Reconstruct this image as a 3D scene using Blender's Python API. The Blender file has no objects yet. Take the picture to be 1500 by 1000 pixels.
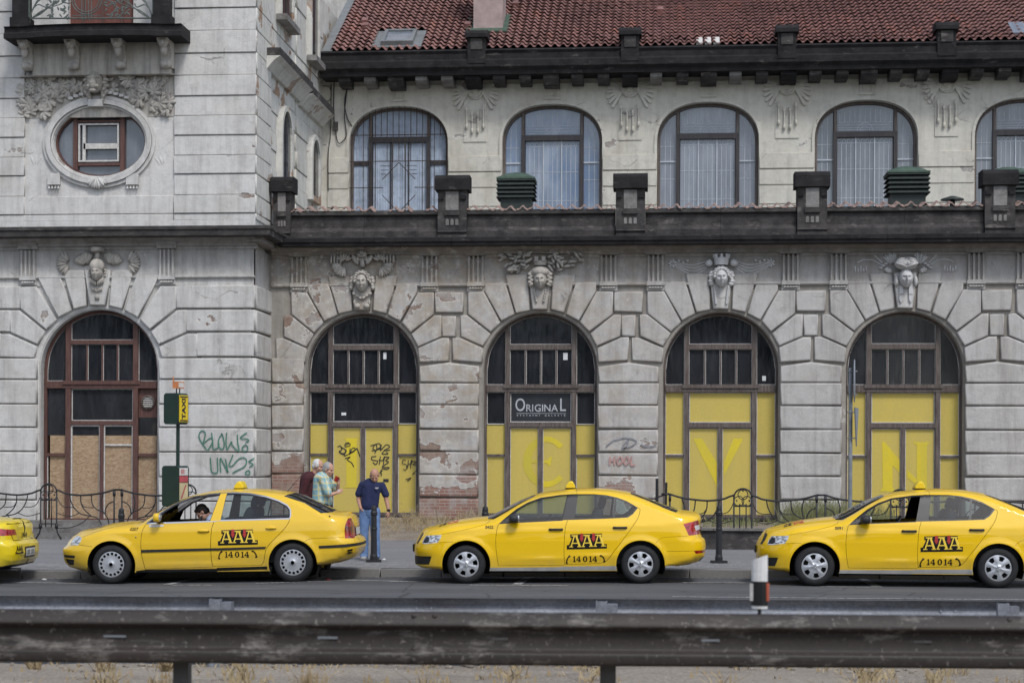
import bpy, bmesh, math, random
import numpy as np
from mathutils import Vector, Matrix
from mathutils.geometry import delaunay_2d_cdt

SC = bpy.context.scene
COL = SC.collection
rnd = random.Random(11)
PI = math.pi

# ------------------------------------------------------------------ camera
# building frame: X along the facade, Y away from the camera, Z up (road = 0)
F, CX, CY, H = 3000.0, 659.0, 675.0, 1.85
CM = (Matrix.Rotation(math.atan(306 / 3000), 3, 'Z') @ Matrix.Rotation(PI / 2, 3, 'X') @ Matrix.Rotation(.004, 3, 'Z'))
cd = bpy.data.cameras.new('camera')
cam = bpy.data.objects.new('camera', cd)
COL.objects.link(cam)
cam.matrix_world = Matrix.Translation((0, 0, H)) @ CM.to_4x4()
cd.sensor_width = 36
cd.lens = F / 1500 * 36
cd.shift_x = (750 - CX) / 1500
cd.shift_y = (CY - 500) / 1500
cd.clip_end = 2000
cd.dof.use_dof = True
cd.dof.focus_distance = 34
cd.dof.aperture_fstop = 3.2
SC.camera = cam

# ------------------------------------------------------------------ light: overcast daylight
SUN_EL, SUN_AZ = math.radians(52), math.radians(152)
wd = bpy.data.worlds.new('World')
SC.world = wd
wd.use_nodes = True
wn = wd.node_tree
sky = wn.nodes.new('ShaderNodeTexSky')
sky.sky_type = 'NISHITA'
sky.sun_disc = False
sky.sun_elevation = SUN_EL
sky.sun_rotation = SUN_AZ
sky.dust_density = 1.5
sky.ozone_density = 3.0
hs = wn.nodes.new('ShaderNodeHueSaturation')
hs.inputs['Saturation'].default_value = .58
wn.links.new(sky.outputs[0], hs.inputs['Color'])
wn.links.new(hs.outputs[0], wn.nodes['Background'].inputs[0])
wn.nodes['Background'].inputs[1].default_value = .15
sl = bpy.data.lights.new('sun', 'SUN')
sl.energy = 1.5
sl.angle = math.radians(12)
sl.color = (1, .98, .95)
sun = bpy.data.objects.new('sun', sl)
COL.objects.link(sun)
# the sun stands behind the camera, to the right
sun.rotation_euler = Vector((-math.sin(SUN_AZ) * math.cos(SUN_EL), -math.cos(SUN_AZ) * math.cos(SUN_EL), -math.sin(SUN_EL))).to_track_quat('-Z', 'Y').to_euler()
SC.view_settings.view_transform = 'Standard'
SC.view_settings.look = 'None'
SC.view_settings.gamma = 1
SC.view_settings.exposure = .38
SC.view_settings.use_curve_mapping = False

# ------------------------------------------------------------------ where a point of the photograph stands
def ray(px, py):
    return CM @ Vector(((px - CX) / F, (CY - py) / F, -1))
def at(px, py, Y):
    d = ray(px, py); t = Y / d.y
    return Vector((d.x * t, Y, H + d.z * t))
def sstep(t): t = min(1, max(0, t)); return t * t * (3 - 2 * t)
def GZ(x, y):
    """the street falls away gently towards the left"""
    return float(np.interp(x, [-40, -13, -8.1, -5.5, -3, 0, 40], [-.16, -.15, -.095, -.045, -.022, 0, 0])) * sstep((y - 19) / 8) * (1 - sstep((y - 37) / 5))
def gnd(px, py, z=0.0):
    d = ray(px, py); s = 0.0
    for _ in range(12):
        t = (z + s - H) / d.z; s = GZ(d.x * t, d.y * t)
    return Vector((d.x * t, d.y * t, z + s))
def atx(px, py, X):
    d = ray(px, py); t = X / d.x
    return Vector((X, d.y * t, H + d.z * t))
def atz(px, py, zc):
    return Vector((0, 0, H)) + ray(px, py) * zc

# ------------------------------------------------------------------ node helpers
def nmat(name):
    m = bpy.data.materials.new(name); m.use_nodes = True
    nt = m.node_tree
    return m, nt, nt.nodes['Principled BSDF']
def put(nt, sock, v):
    if isinstance(v, bpy.types.NodeSocket): nt.links.new(v, sock)
    elif isinstance(v, (tuple, list)) and len(v) == 3 and sock.type == 'RGBA': sock.default_value = (*v, 1)
    else: sock.default_value = v
def nd(nt, t, props=None, **ins):
    n = nt.nodes.new(t)
    for k, v in (props or {}).items(): setattr(n, k, v)
    for k, v in ins.items():
        put(nt, n.inputs[int(k[1:])] if k[0] == '_' else n.inputs[k.replace('_', ' ')], v)
    return n
def pos(nt, sx=1, sy=1, sz=1, off=(0, 0, 0), coord=None):
    g = coord or nd(nt, 'ShaderNodeNewGeometry').outputs['Position']
    return nd(nt, 'ShaderNodeMapping', Vector=g, Scale=(sx, sy, sz), Location=off).outputs[0]
def noise(nt, vec, scale, detail=5, rough=.6):
    return nd(nt, 'ShaderNodeTexNoise', Vector=vec, Scale=scale, Detail=detail, Roughness=rough).outputs[0]
def ramp(nt, fac, stops, interp='LINEAR'):
    n = nd(nt, 'ShaderNodeValToRGB', Fac=fac)
    cr = n.color_ramp; cr.interpolation = interp
    while len(cr.elements) < len(stops): cr.elements.new(.5)
    for e, (p, c) in zip(cr.elements, stops):
        e.position = p
        e.color = (c, c, c, 1) if not isinstance(c, (tuple, list)) else (*c, 1)
    return n.outputs[0]
def mix(nt, fac, a, b, mode='MIX'):
    n = nd(nt, 'ShaderNodeMix', dict(data_type='RGBA', blend_type=mode))
    put(nt, n.inputs[0], fac); put(nt, n.inputs[6], a); put(nt, n.inputs[7], b)
    return n.outputs[2]
def mth(nt, op, a, b=0.0):
    return nd(nt, 'ShaderNodeMath', dict(operation=op), _0=a, _1=b).outputs[0]
def bump(nt, b, h, strength=.3, dist=.02):
    n = nd(nt, 'ShaderNodeBump', Height=h, Strength=strength, Distance=dist)
    nt.links.new(n.outputs[0], b.inputs['Normal'])
def flat(name, col, rough=.6, metal=0.0, var=.15, scale=5, bmp=0.0, bscale=80, spec=.4, coat=0.0):
    m, nt, b = nmat(name)
    p = pos(nt)
    f = noise(nt, p, scale)
    c = mix(nt, 1.0, col, ramp(nt, f, [(.25, 1 - var), (.75, 1 + var)]), 'MULTIPLY')
    put(nt, b.inputs['Base Color'], c)
    b.inputs['Roughness'].default_value = rough
    b.inputs['Metallic'].default_value = metal
    b.inputs['Specular IOR Level'].default_value = spec
    b.inputs['Coat Weight'].default_value = coat
    b.inputs['Coat Roughness'].default_value = .06
    if bmp: bump(nt, b, noise(nt, p, bscale, 3), bmp)
    return m
def plaster(name, base, patch=(.29, .225, .18), grey=(.21, .195, .18), amt=.5, seed=0, wear=None, crack=.6, soot=.5, stainz=None):
    """old lime plaster: grain, blotches, hair cracks, streaks, and places where it has fallen off"""
    m, nt, b = nmat(name)
    p = pos(nt, off=(seed, seed * 1.7, 0))
    big = noise(nt, p, .9, 4, .6)
    mid = noise(nt, p, 5, 6, .65)
    fine = noise(nt, p, 45, 4, .7)
    c = mix(nt, 1.0, base, ramp(nt, big, [(.25, (.86, .84, .80)), (.5, (1, 1, 1)), (.8, (1.05, 1.04, 1.02))]), 'MULTIPLY')
    c = mix(nt, 1.0, c, ramp(nt, mid, [(.25, .80), (.5, .98), (.8, 1.07)]), 'MULTIPLY')
    c = mix(nt, .6, c, ramp(nt, fine, [(.3, .8), (.7, 1.12)]), 'MULTIPLY')
    # soot that rain has drawn down the face
    st = noise(nt, pos(nt, 3.2, 3.2, .28, (seed, 0, seed)), 1.6, 6, .65)
    c = mix(nt, ramp(nt, st, [(.46, 0), (.72, soot)]), c, grey)
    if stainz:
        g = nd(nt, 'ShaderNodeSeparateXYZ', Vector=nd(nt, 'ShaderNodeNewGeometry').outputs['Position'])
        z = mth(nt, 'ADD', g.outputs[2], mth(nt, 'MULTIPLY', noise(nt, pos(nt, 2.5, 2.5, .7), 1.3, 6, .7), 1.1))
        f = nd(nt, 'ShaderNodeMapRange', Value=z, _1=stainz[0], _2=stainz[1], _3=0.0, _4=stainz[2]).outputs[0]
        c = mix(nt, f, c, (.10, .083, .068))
    if wear:
        g = nd(nt, 'ShaderNodeSeparateXYZ', Vector=nd(nt, 'ShaderNodeNewGeometry').outputs['Position'])
        wx = nd(nt, 'ShaderNodeMapRange', Value=g.outputs[0], _1=-3.0, _2=1.5, _3=.85, _4=.12).outputs[0]
        c = mix(nt, mth(nt, 'MULTIPLY', wx, ramp(nt, noise(nt, pos(nt, off=(7, 3, 1)), 2.6, 8, .65), [(.33, 0), (.64, .85)])), c, (.335, .275, .205))
        c = mix(nt, mth(nt, 'MULTIPLY', wx, ramp(nt, noise(nt, pos(nt, off=(1, 3, 5)), 4.5, 8, .7), [(.52, 0), (.68, .75)])), c, (.56, .535, .48))
    # cracks
    v = nd(nt, 'ShaderNodeTexVoronoi', dict(feature='DISTANCE_TO_EDGE'), Vector=pos(nt, 1, 1, 1, (seed, 3, 1), mix(nt, .22, p, noise(nt, p, 2.6, 7, .7))), Scale=1.15).outputs[0]
    cr = mth(nt, 'MULTIPLY', ramp(nt, v, [(.0, 1), (.012, 0)]), ramp(nt, noise(nt, p, 1.3), [(.54, 0), (.66, crack * .75)]))
    c = mix(nt, cr, c, (.12, .10, .085))
    # fallen plaster
    n = noise(nt, pos(nt, 1, 1, 1.25, (seed * 2.1 + 4, 0, 2)), 1.15, 9, .55)
    if wear:     # worn more at one end of the wall and near the ground
        g = nd(nt, 'ShaderNodeSeparateXYZ', Vector=nd(nt, 'ShaderNodeNewGeometry').outputs['Position'])
        wx = nd(nt, 'ShaderNodeMapRange', Value=g.outputs[0], _1=wear[0], _2=wear[1], _3=wear[2], _4=wear[3]).outputs[0]
        wz = nd(nt, 'ShaderNodeMapRange', Value=g.outputs[2], _1=.6, _2=2.4, _3=wear[4], _4=0.0).outputs[0]
        xm = nd(nt, 'ShaderNodeMapRange', Value=g.outputs[0], _1=1.5, _2=3.5, _3=1.0, _4=.25).outputs[0]
        n = mth(nt, 'ADD', n, mth(nt, 'ADD', wx, mth(nt, 'MULTIPLY', wz, xm)))
    t = .72 - .16 * amt
    hole = ramp(nt, n, [(t, 0), (t + .012, 1)])
    rim = ramp(nt, n, [(t - .02, 0), (t - .006, 1), (t, 1), (t + .012, 0)])
    pc = mix(nt, ramp(nt, noise(nt, p, 7, 5), [(.35, 0), (.65, 1)]), patch, (patch[0] * .72, patch[1] * .66, patch[2] * .66))
    pc = mix(nt, ramp(nt, noise(nt, p, 2.0, 4), [(.45, 0), (.6, .8)]), pc, (.36, .34, .32))
    if wear:
        g = nd(nt, 'ShaderNodeSeparateXYZ', Vector=nd(nt, 'ShaderNodeNewGeometry').outputs['Position'])
        bv = nd(nt, 'ShaderNodeCombineXYZ', X=g.outputs[0], Y=g.outputs[2]).outputs[0]
        bk = nd(nt, 'ShaderNodeTexBrick', Vector=bv, Color1=(.23, .10, .078, 1), Color2=(.30, .155, .12, 1), Mortar=(.36, .32, .28, 1), Scale=1.0)
        bk.inputs['Mortar Size'].default_value = .008; bk.inputs['Brick Width'].default_value = .24; bk.inputs['Row Height'].default_value = .075
        zl_ = nd(nt, 'ShaderNodeMapRange', Value=g.outputs[2], _1=1.3, _2=2.1, _3=1.0, _4=.04).outputs[0]
        pc = mix(nt, mth(nt, 'MULTIPLY', zl_, ramp(nt, noise(nt, p, 3.5, 6), [(.36, .1), (.58, .85)])), pc, bk.outputs[0])
    c = mix(nt, hole, c, pc)
    c = mix(nt, mth(nt, 'MULTIPLY', rim, .45), c, (.62, .60, .56))
    put(nt, b.inputs['Base Color'], c)
    b.inputs['Roughness'].default_value = .92
    b.inputs['Specular IOR Level'].default_value = .15
    h = mth(nt, 'ADD', mth(nt, 'MULTIPLY', hole, -1.2), mth(nt, 'ADD', mth(nt, 'MULTIPLY', mid, .9), mth(nt, 'MULTIPLY', fine, .30)))
    h = mth(nt, 'SUBTRACT', h, mth(nt, 'MULTIPLY', cr, .8))
    bump(nt, b, h, .55, .03)
    return m

MAT = {}
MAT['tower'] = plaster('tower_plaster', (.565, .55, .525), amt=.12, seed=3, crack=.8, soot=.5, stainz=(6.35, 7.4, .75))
MAT['tower_up'] = plaster('tower_upper_plaster', (.60, .585, .56), amt=.38, seed=8, crack=.9, soot=.4)
MAT['tower_side'] = plaster('tower_side_plaster', (.62, .605, .56), patch=(.42, .30, .21), amt=.85, seed=5, crack=.9, soot=.3)
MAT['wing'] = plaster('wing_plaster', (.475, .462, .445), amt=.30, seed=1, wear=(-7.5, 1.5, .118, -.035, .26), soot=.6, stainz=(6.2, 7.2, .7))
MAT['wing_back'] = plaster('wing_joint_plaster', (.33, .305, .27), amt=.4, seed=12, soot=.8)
MAT['upper'] = plaster('upper_wall_plaster', (.56, .535, .47), patch=(.36, .335, .30), amt=.34, seed=6, crack=.8, soot=.3)
MAT['relief'] = plaster('relief_plaster', (.47, .44, .395), amt=.0, seed=9, crack=.2, soot=.9)
MAT['relief_pale'] = plaster('pale_relief_plaster', (.55, .545, .54), amt=.0, seed=4, crack=.1, soot=.3)

def sootstone(name, c0, c1, hi, thr):
    m, nt, b = nmat(name)
    p = pos(nt)
    c = mix(nt, ramp(nt, noise(nt, p, 3, 8, .65), [(.35, 0), (.7, 1)]), c0, c1)
    c = mix(nt, ramp(nt, noise(nt, pos(nt, 1, 1, 3), 2.2, 9, .7), [(thr, 0), (thr + .16, .8)]), c, hi)
    c = mix(nt, .7, c, ramp(nt, noise(nt, p, 60, 3), [(.3, .7), (.75, 1.4)]), 'MULTIPLY')
    put(nt, b.inputs['Base Color'], c)
    b.inputs['Roughness'].default_value = .93
    b.inputs['Specular IOR Level'].default_value = .2
    bump(nt, b, mth(nt, 'ADD', noise(nt, p, 9, 6), mth(nt, 'MULTIPLY', noise(nt, p, 70, 3), .4)), .6, .03)
    return m
MAT['soot'] = sootstone('sooty_stone', (.014, .013, .014), (.032, .030, .030), (.16, .15, .14), .60)
MAT['soot_grey'] = sootstone('grey_sooty_stone', (.032, .030, .030), (.085, .078, .074), (.22, .20, .18), .56)
MAT['stone'] = sootstone('grey_stone', (.13, .12, .11), (.26, .25, .24), (.36, .34, .31), .6)

def wood(name, a, c2, rough=.6):
    m, nt, b = nmat(name)
    st = noise(nt, pos(nt, 9, 9, .9), 3, 6, .7)
    c = mix(nt, ramp(nt, st, [(.35, 0), (.68, 1)]), a, c2)
    put(nt, b.inputs['Base Color'], c)
    b.inputs['Roughness'].default_value = rough
    bump(nt, b, st, .25, .01)
    return m
MAT['frame'] = wood('weathered_frame_wood', (.050, .032, .025), (.155, .13, .115))
MAT['frame_red'] = wood('red_brown_frame_wood', (.065, .026, .019), (.13, .062, .048))
MAT['frame_dark'] = wood('dark_frame_wood', (.016, .013, .015), (.045, .035, .033), .45)
MAT['bead'] = flat('pale_putty_bead', (.52, .50, .47), .8, var=.35, scale=25)

def glass(name, tint, rough=.04, opac=.86, spec=.5, var=.3, painted_refl=None):
    m, nt, b = nmat(name)
    p = pos(nt)
    dirt = noise(nt, pos(nt, 6, 6, 1.2), 2.0, 7, .65)
    c = mix(nt, ramp(nt, dirt, [(.5, 0), (.85, var)]), tint, (.30, .29, .27))
    put(nt, b.inputs['Base Color'], c)
    put(nt, b.inputs['Roughness'], ramp(nt, dirt, [(.3, rough), (.8, rough + .22)]))
    b.inputs['Specular IOR Level'].default_value = spec
    put(nt, b.inputs['Alpha'], opac)
    if painted_refl:  # soft reflections of sky and dark silhouettes painted into the base colour
        cl_ = noise(nt, pos(nt, .8, .8, .5, (3, 0, 2)), 1.1, 6, .6)
        c = mix(nt, ramp(nt, cl_, [(.36, 0), (.66, 1)]), c, painted_refl)
        c = mix(nt, ramp(nt, noise(nt, pos(nt, 2.2, 1, .35), 1.7, 4), [(.3, .55), (.6, 0)]), c, tuple(x * .5 for x in tint))
        put(nt, b.inputs['Base Color'], c)
    bump(nt, b, noise(nt, p, 1.6, 2), .10, .03)
    return m
MAT['glass'] = glass('dark_window_glass', (.014, .016, .020), opac=.95, var=.05, painted_refl=(.034, .036, .042))
MAT['glass_sky'] = glass('pale_sky_leaded_glass', (.15, .17, .205), .06, 1.0, .8, .25, (.25, .27, .31))
MAT['glass_blue'] = glass('blue_sky_leaded_glass', (.085, .14, .25), .05, 1.0, .8, .2, (.30, .34, .40))  # reflected blue sky and clouds put into the pane colour
MAT['glass_grey'] = glass('grey_leaded_glass', (.11, .12, .14), .06, 1.0, .8, .25, (.20, .215, .24))
MAT['curtain'] = flat('blue_white_curtain', (.40, .46, .55), .9, var=.2, scale=8)
MAT['lead'] = flat('lead_came', (.42, .45, .49), .5, var=.15)
MAT['iron'] = flat('black_ironwork', (.018, .018, .020), .5, var=.4, scale=30)
MAT['iron_rust'] = flat('rusty_ironwork', (.05, .035, .028), .7, var=.5, scale=30)
MAT['iron_green'] = flat('verdigris_ironwork', (.085, .10, .09), .6, var=.5, scale=25)
MAT['interior'] = flat('dark_room', (.012, .012, .012), .9)

def panel(name, col, dirt=(.36, .31, .12)):
    m, nt, b = nmat(name)
    p = pos(nt)
    f = noise(nt, pos(nt, 2, 2, .5), 1.6, 6, .6)
    c = mix(nt, ramp(nt, f, [(.35, 0), (.75, .6)]), col, dirt)
    c = mix(nt, .5, c, ramp(nt, noise(nt, p, 20, 4), [(.3, .88), (.7, 1.06)]), 'MULTIPLY')
    put(nt, b.inputs['Base Color'], c)
    b.inputs['Roughness'].default_value = .55
    return m
MAT['panel'] = panel('faded_yellow_board', (.55, .425, .085), (.46, .37, .105))
MAT['letter'] = panel('yellow_lettering', (.68, .53, .018), (.50, .41, .06))
MAT['letter2'] = panel('worn_yellow_lettering', (.54, .44, .035), (.44, .37, .08))
MAT['signblack'] = flat('black_sign_board', (.022, .024, .028), .4, var=.3)
MAT['silver'] = flat('silver_lettering', (.40, .41, .43), .4, var=.2)

m, nt, b = nmat('oriented_strand_board')
p = pos(nt, 1, 1, 2.6)
v = nd(nt, 'ShaderNodeTexVoronoi', Vector=mix(nt, .25, p, noise(nt, p, 5, 3)), Scale=26).outputs['Color']
w = nd(nt, 'ShaderNodeSeparateColor', Color=v).outputs[0]
put(nt, b.inputs['Base Color'], mix(nt, ramp(nt, noise(nt, pos(nt), 1.2, 4), [(.3, .0), (.7, .35)]), ramp(nt, w, [(0, (.26, .165, .09)), (.5, (.36, .25, .15)), (1, (.47, .35, .22))]), (.22, .15, .10)))
b.inputs['Roughness'].default_value = .8
MAT['osb'] = m

m, nt, b = nmat('clay_roof_tile')
oi = nd(nt, 'ShaderNodeObjectInfo').outputs['Random']
p = pos(nt)
cell = nd(nt, 'ShaderNodeTexWhiteNoise', dict(noise_dimensions='3D'), Vector=nd(nt, 'ShaderNodeVectorMath', dict(operation='SNAP'), _0=p, _1=(.215, .30, 9)).outputs[0]).outputs[0]
c = ramp(nt, cell, [(0, (.19, .092, .080)), (.6, (.245, .120, .104)), (.93, (.28, .142, .122)), (1, (.34, .14, .10))])
c = mix(nt, ramp(nt, noise(nt, p, .6, 5), [(.4, 0), (.7, .6)]), c, (.12, .055, .048))
c = mix(nt, ramp(nt, noise(nt, p, 14, 5), [(.5, 0), (.75, .5)]), c, (.08, .055, .05))
put(nt, b.inputs['Base Color'], c)
b.inputs['Roughness'].default_value = .58
bump(nt, b, noise(nt, p, 50, 3), .3, .01)
MAT['tile'] = m
MAT['tile_pale'] = flat('pale_coping_tile', (.30, .21, .18), .9, var=.45, scale=12)
MAT['copper'] = flat('green_copper', (.052, .085, .060), .6, var=.35, scale=8)
MAT['copper_dark'] = flat('dark_copper', (.026, .034, .030), .55, var=.3, scale=8)
MAT['render_pink'] = flat('pinkish_render', (.34, .26, .24), .9, var=.25, scale=4, bmp=.3)
MAT['zinc'] = flat('zinc_sheet', (.20, .21, .21), .5, var=.25, scale=3, metal=.3)

# ------------------------------------------------------------------ mesh helpers
W = {}          # world position of each parent (things that are not turned)
def link(o, parent=None):
    COL.objects.link(o)
    if parent: o.parent = parent
    return o
def thing(name, label, cat, loc=(0, 0, 0), rotz=0.0, group=None, local=False):
    o = bpy.data.objects.new(name, None); COL.objects.link(o)
    o.location = loc; o.rotation_euler = (0, 0, rotz); o.empty_display_size = .2
    tag(o, label, cat, group)
    W[o.name] = Vector((0, 0, 0)) if local else Vector(loc)
    return o
def tag(o, label, cat, group=None):
    o['label'] = label; o['category'] = cat
    if group: o['group'] = group
    return o
def mkmesh(name, verts, faces, mats, smooth=False, mi=None, normals=None):
    me = bpy.data.meshes.new(name)
    me.from_pydata([tuple(v) for v in verts], [], faces)
    for m_ in (mats if isinstance(mats, (list, tuple)) else [mats]):
        me.materials.append(MAT[m_] if isinstance(m_, str) else m_)
    if mi is not None: me.polygons.foreach_set('material_index', mi)
    if smooth: me.polygons.foreach_set('use_smooth', [True] * len(me.polygons))
    me.update()
    if normals is not None: me.normals_split_custom_set_from_vertices([tuple(n) for n in normals])
    return me
def inst(name, me, parent, loc=(0, 0, 0), rot=(0, 0, 0), scale=(1, 1, 1)):
    o = bpy.data.objects.new(name, me)
    link(o, parent)
    off = W[parent.name] if parent else Vector((0, 0, 0))
    o.location = Vector(loc) - off; o.rotation_euler = rot; o.scale = scale
    W[o.name] = Vector(loc)
    return o
class MB:
    def __init__(s): s.v = []; s.f = []; s.mi = []; s.k = 0
    def add(s, vs, fs):
        n = len(s.v); s.v += [Vector(v) for v in vs]; s.f += [[i + n for i in f] for f in fs]; s.mi += [s.k] * len(fs); return s
    def box(s, x0, x1, y0, y1, z0, z1):
        return s.add([(x0, y0, z0), (x1, y0, z0), (x1, y1, z0), (x0, y1, z0), (x0, y0, z1), (x1, y0, z1), (x1, y1, z1), (x0, y1, z1)],
                     [(0, 3, 2, 1), (4, 5, 6, 7), (0, 1, 5, 4), (1, 2, 6, 5), (2, 3, 7, 6), (3, 0, 4, 7)])
    def prism(s, poly, y0, y1):
        """poly of (x,z) seen from the front, from plane y0 (front) to y1"""
        if area2(poly) < 0: poly = poly[::-1]
        n = len(poly)
        return s.add([(x, y0, z) for x, z in poly] + [(x, y1, z) for x, z in poly],
                     [list(range(n)), list(range(2 * n - 1, n - 1, -1))] + [(i, n + i, n + (i + 1) % n, (i + 1) % n) for i in range(n)])
    def tube(s, pts, r, n=6, r2=None):
        pts = [Vector(p) for p in pts]
        if len(pts) < 2: return s
        vs = []; fs = []
        up0 = None
        for i, p in enumerate(pts):
            t = (pts[min(i + 1, len(pts) - 1)] - pts[max(i - 1, 0)]).normalized()
            if up0 is None: up0 = Vector((0, 1, 0)) if abs(t.y) < .9 else Vector((1, 0, 0))
            a = t.cross(up0).normalized(); bb = a.cross(t).normalized(); up0 = bb if False else up0
            rr = r if r2 is None else r + (r2 - r) * i / (len(pts) - 1)
            vs += [p + a * math.cos(2 * PI * k / n) * rr + bb * math.sin(2 * PI * k / n) * rr for k in range(n)]
        for i in range(len(pts) - 1):
            fs += [(i * n + k, i * n + (k + 1) % n, (i + 1) * n + (k + 1) % n, (i + 1) * n + k) for k in range(n)]
        fs += [list(range(n))[::-1], [len(pts) * n - n + k for k in range(n)]]
        return s.add(vs, fs)
    def lathe(s, prof, c=(0, 0, 0), n=20, axis='Z', cap=True):
        vs = []; fs = []
        for r, h in prof:
            for k in range(n):
                a = 2 * PI * k / n
                q = (r * math.cos(a), r * math.sin(a), h) if axis == 'Z' else (r * math.cos(a), h, r * math.sin(a))
                vs.append((c[0] + q[0], c[1] + q[1], c[2] + q[2]))
        for i in range(len(prof) - 1):
            for k in range(n):
                f = (i * n + k, i * n + (k + 1) % n, (i + 1) * n + (k + 1) % n, (i + 1) * n + k)
                fs.append(f if axis == 'Z' else f[::-1])
        if cap:
            fs += [list(range(n))[::-1], [(len(prof) - 1) * n + k for k in range(n)]]
        return s.add(vs, fs)
    def ell(s, c, r, n=12, m=8, rot=None):
        vs = []; fs = []
        for j in range(m + 1):
            th = PI * j / m
            for k in range(n):
                a = 2 * PI * k / n
                q = Vector((r[0] * math.sin(th) * math.cos(a), r[1] * math.sin(th) * math.sin(a), r[2] * math.cos(th)))
                if rot: q = rot @ q
                vs.append(Vector(c) + q)
        for j in range(m):
            for k in range(n):
                fs.append((j * n + k, (j + 1) * n + k, (j + 1) * n + (k + 1) % n, j * n + (k + 1) % n))
        return s.add(vs, fs)
    def sweep(s, prof, x0, x1, caps=True):
        """profile of (y,z) drawn along X"""
        n = len(prof)
        fs = [(i, i + 1, n + i + 1, n + i) for i in range(n - 1)]
        if caps: fs += [list(range(n)), list(range(2 * n - 1, n - 1, -1))]
        return s.add([(x0, y, z) for y, z in prof] + [(x1, y, z) for y, z in prof], fs)
    def build(s, name, mat, parent=None, smooth=False):
        off = W[parent.name] if parent else Vector((0, 0, 0))
        if parent is None and s.v:
            xs = [v.x for v in s.v]; ys = [v.y for v in s.v]
            off = Vector(((min(xs) + max(xs)) / 2, (min(ys) + max(ys)) / 2, min(v.z for v in s.v)))
        me = mkmesh(name, [v - off for v in s.v], s.f, mat, smooth, s.mi if isinstance(mat, (list, tuple)) else None)
        bm = bmesh.new(); bm.from_mesh(me); bmesh.ops.recalc_face_normals(bm, faces=bm.faces); bm.to_mesh(me); bm.free()
        o = bpy.data.objects.new(name, me); link(o, parent)
        if parent is None: o.location = off; W[o.name] = off
        else: W[o.name] = off
        return o
def area2(p):
    return sum(p[i][0] * p[(i + 1) % len(p)][1] - p[(i + 1) % len(p)][0] * p[i][1] for i in range(len(p)))
def inset(poly, d):
    """mitred inset of a CCW polygon"""
    n = len(poly); out = []
    for i in range(n):
        p0 = Vector(poly[i - 1]); p = Vector(poly[i]); p1 = Vector(poly[(i + 1) % n])
        e0 = (p - p0).normalized(); e1 = (p1 - p).normalized()
        n0 = Vector((-e0.y, e0.x)); n1 = Vector((-e1.y, e1.x))
        m_ = n0 + n1
        k = max(m_.dot(n0), .35)
        out.append(tuple(p + m_ * (d / k)))
    return out
def pip(px, pz, poly):
    """vectorised point in polygon"""
    px = np.asarray(px); pz = np.asarray(pz)
    ins = np.zeros(px.shape, bool)
    n = len(poly)
    for i in range(n):
        x0, z0 = poly[i - 1]; x1, z1 = poly[i]
        if z0 == z1: continue
        c = ((z0 > pz) != (z1 > pz)) & (px < (x1 - x0) * (pz - z0) / (z1 - z0) + x0)
        ins ^= c
    return ins
def cdt(loops, pts=(), lines=()):
    vs = []; es = []
    for l in loops:
        n = len(vs); vs += [Vector((q[0], q[1])) for q in l]
        es += [(n + i, n + (i + 1) % len(l)) for i in range(len(l))]
    for l in lines:
        n = len(vs); vs += [Vector((q[0], q[1])) for q in l]
        es += [(n + i, n + i + 1) for i in range(len(l) - 1)]
    vs += [Vector((q[0], q[1])) for q in pts]
    r = delaunay_2d_cdt(vs, es, [], 0, 1e-6)
    V = np.array([(q.x, q.y) for q in r[0]])
    T = np.array([t for t in r[2] if len(t) == 3], int)
    return V, T
def fill2d(polys, holes=(), step=0.0):
    """union of polygons minus holes, triangulated"""
    pts = []
    if step:
        xs = [q[0] for p_ in polys for q in p_]; zs = [q[1] for p_ in polys for q in p_]
        pts = [(x, z) for x in np.arange(min(xs), max(xs), step) for z in np.arange(min(zs), max(zs), step)]
    V, T = cdt(list(polys) + list(holes), pts)
    c = V[T].mean(1)
    k = np.zeros(len(T), bool)
    for p_ in polys: k |= pip(c[:, 0], c[:, 1], p_)
    for p_ in holes: k &= ~pip(c[:, 0], c[:, 1], p_)
    return V, T[k]
def sheet(mb, V, T, f):
    """lay a 2-D triangulation down with f(a,b)->point"""
    used = sorted(set(T.ravel().tolist())); ix = {u: i for i, u in enumerate(used)}
    return mb.add([f(V[u][0], V[u][1]) for u in used], [[ix[i] for i in t] for t in T])
def slab(V, T, y0, y1, mb=None):
    """thick plate from a triangulation (front at y0, back at y1)"""
    mb = mb or MB()
    sheet(mb, V, T, lambda a, b: (a, y0, b))
    from collections import Counter
    cnt = Counter()
    for t in T:
        for i in range(3): cnt[(t[i], t[(i + 1) % 3])] += 1
    for (a, b2) in list(cnt):
        if (b2, a) not in cnt:
            mb.add([(V[a][0], y0, V[a][1]), (V[b2][0], y0, V[b2][1]), (V[b2][0], y1, V[b2][1]), (V[a][0], y1, V[a][1])], [(0, 1, 2, 3)])
    return mb
def arc(cx, cz, rx, a0, a1, n=24, rz=None):
    rz = rz or rx
    return [(cx + rx * math.cos(math.radians(a0 + (a1 - a0) * i / n)), cz + rz * math.sin(math.radians(a0 + (a1 - a0) * i / n))) for i in range(n + 1)]
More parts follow.
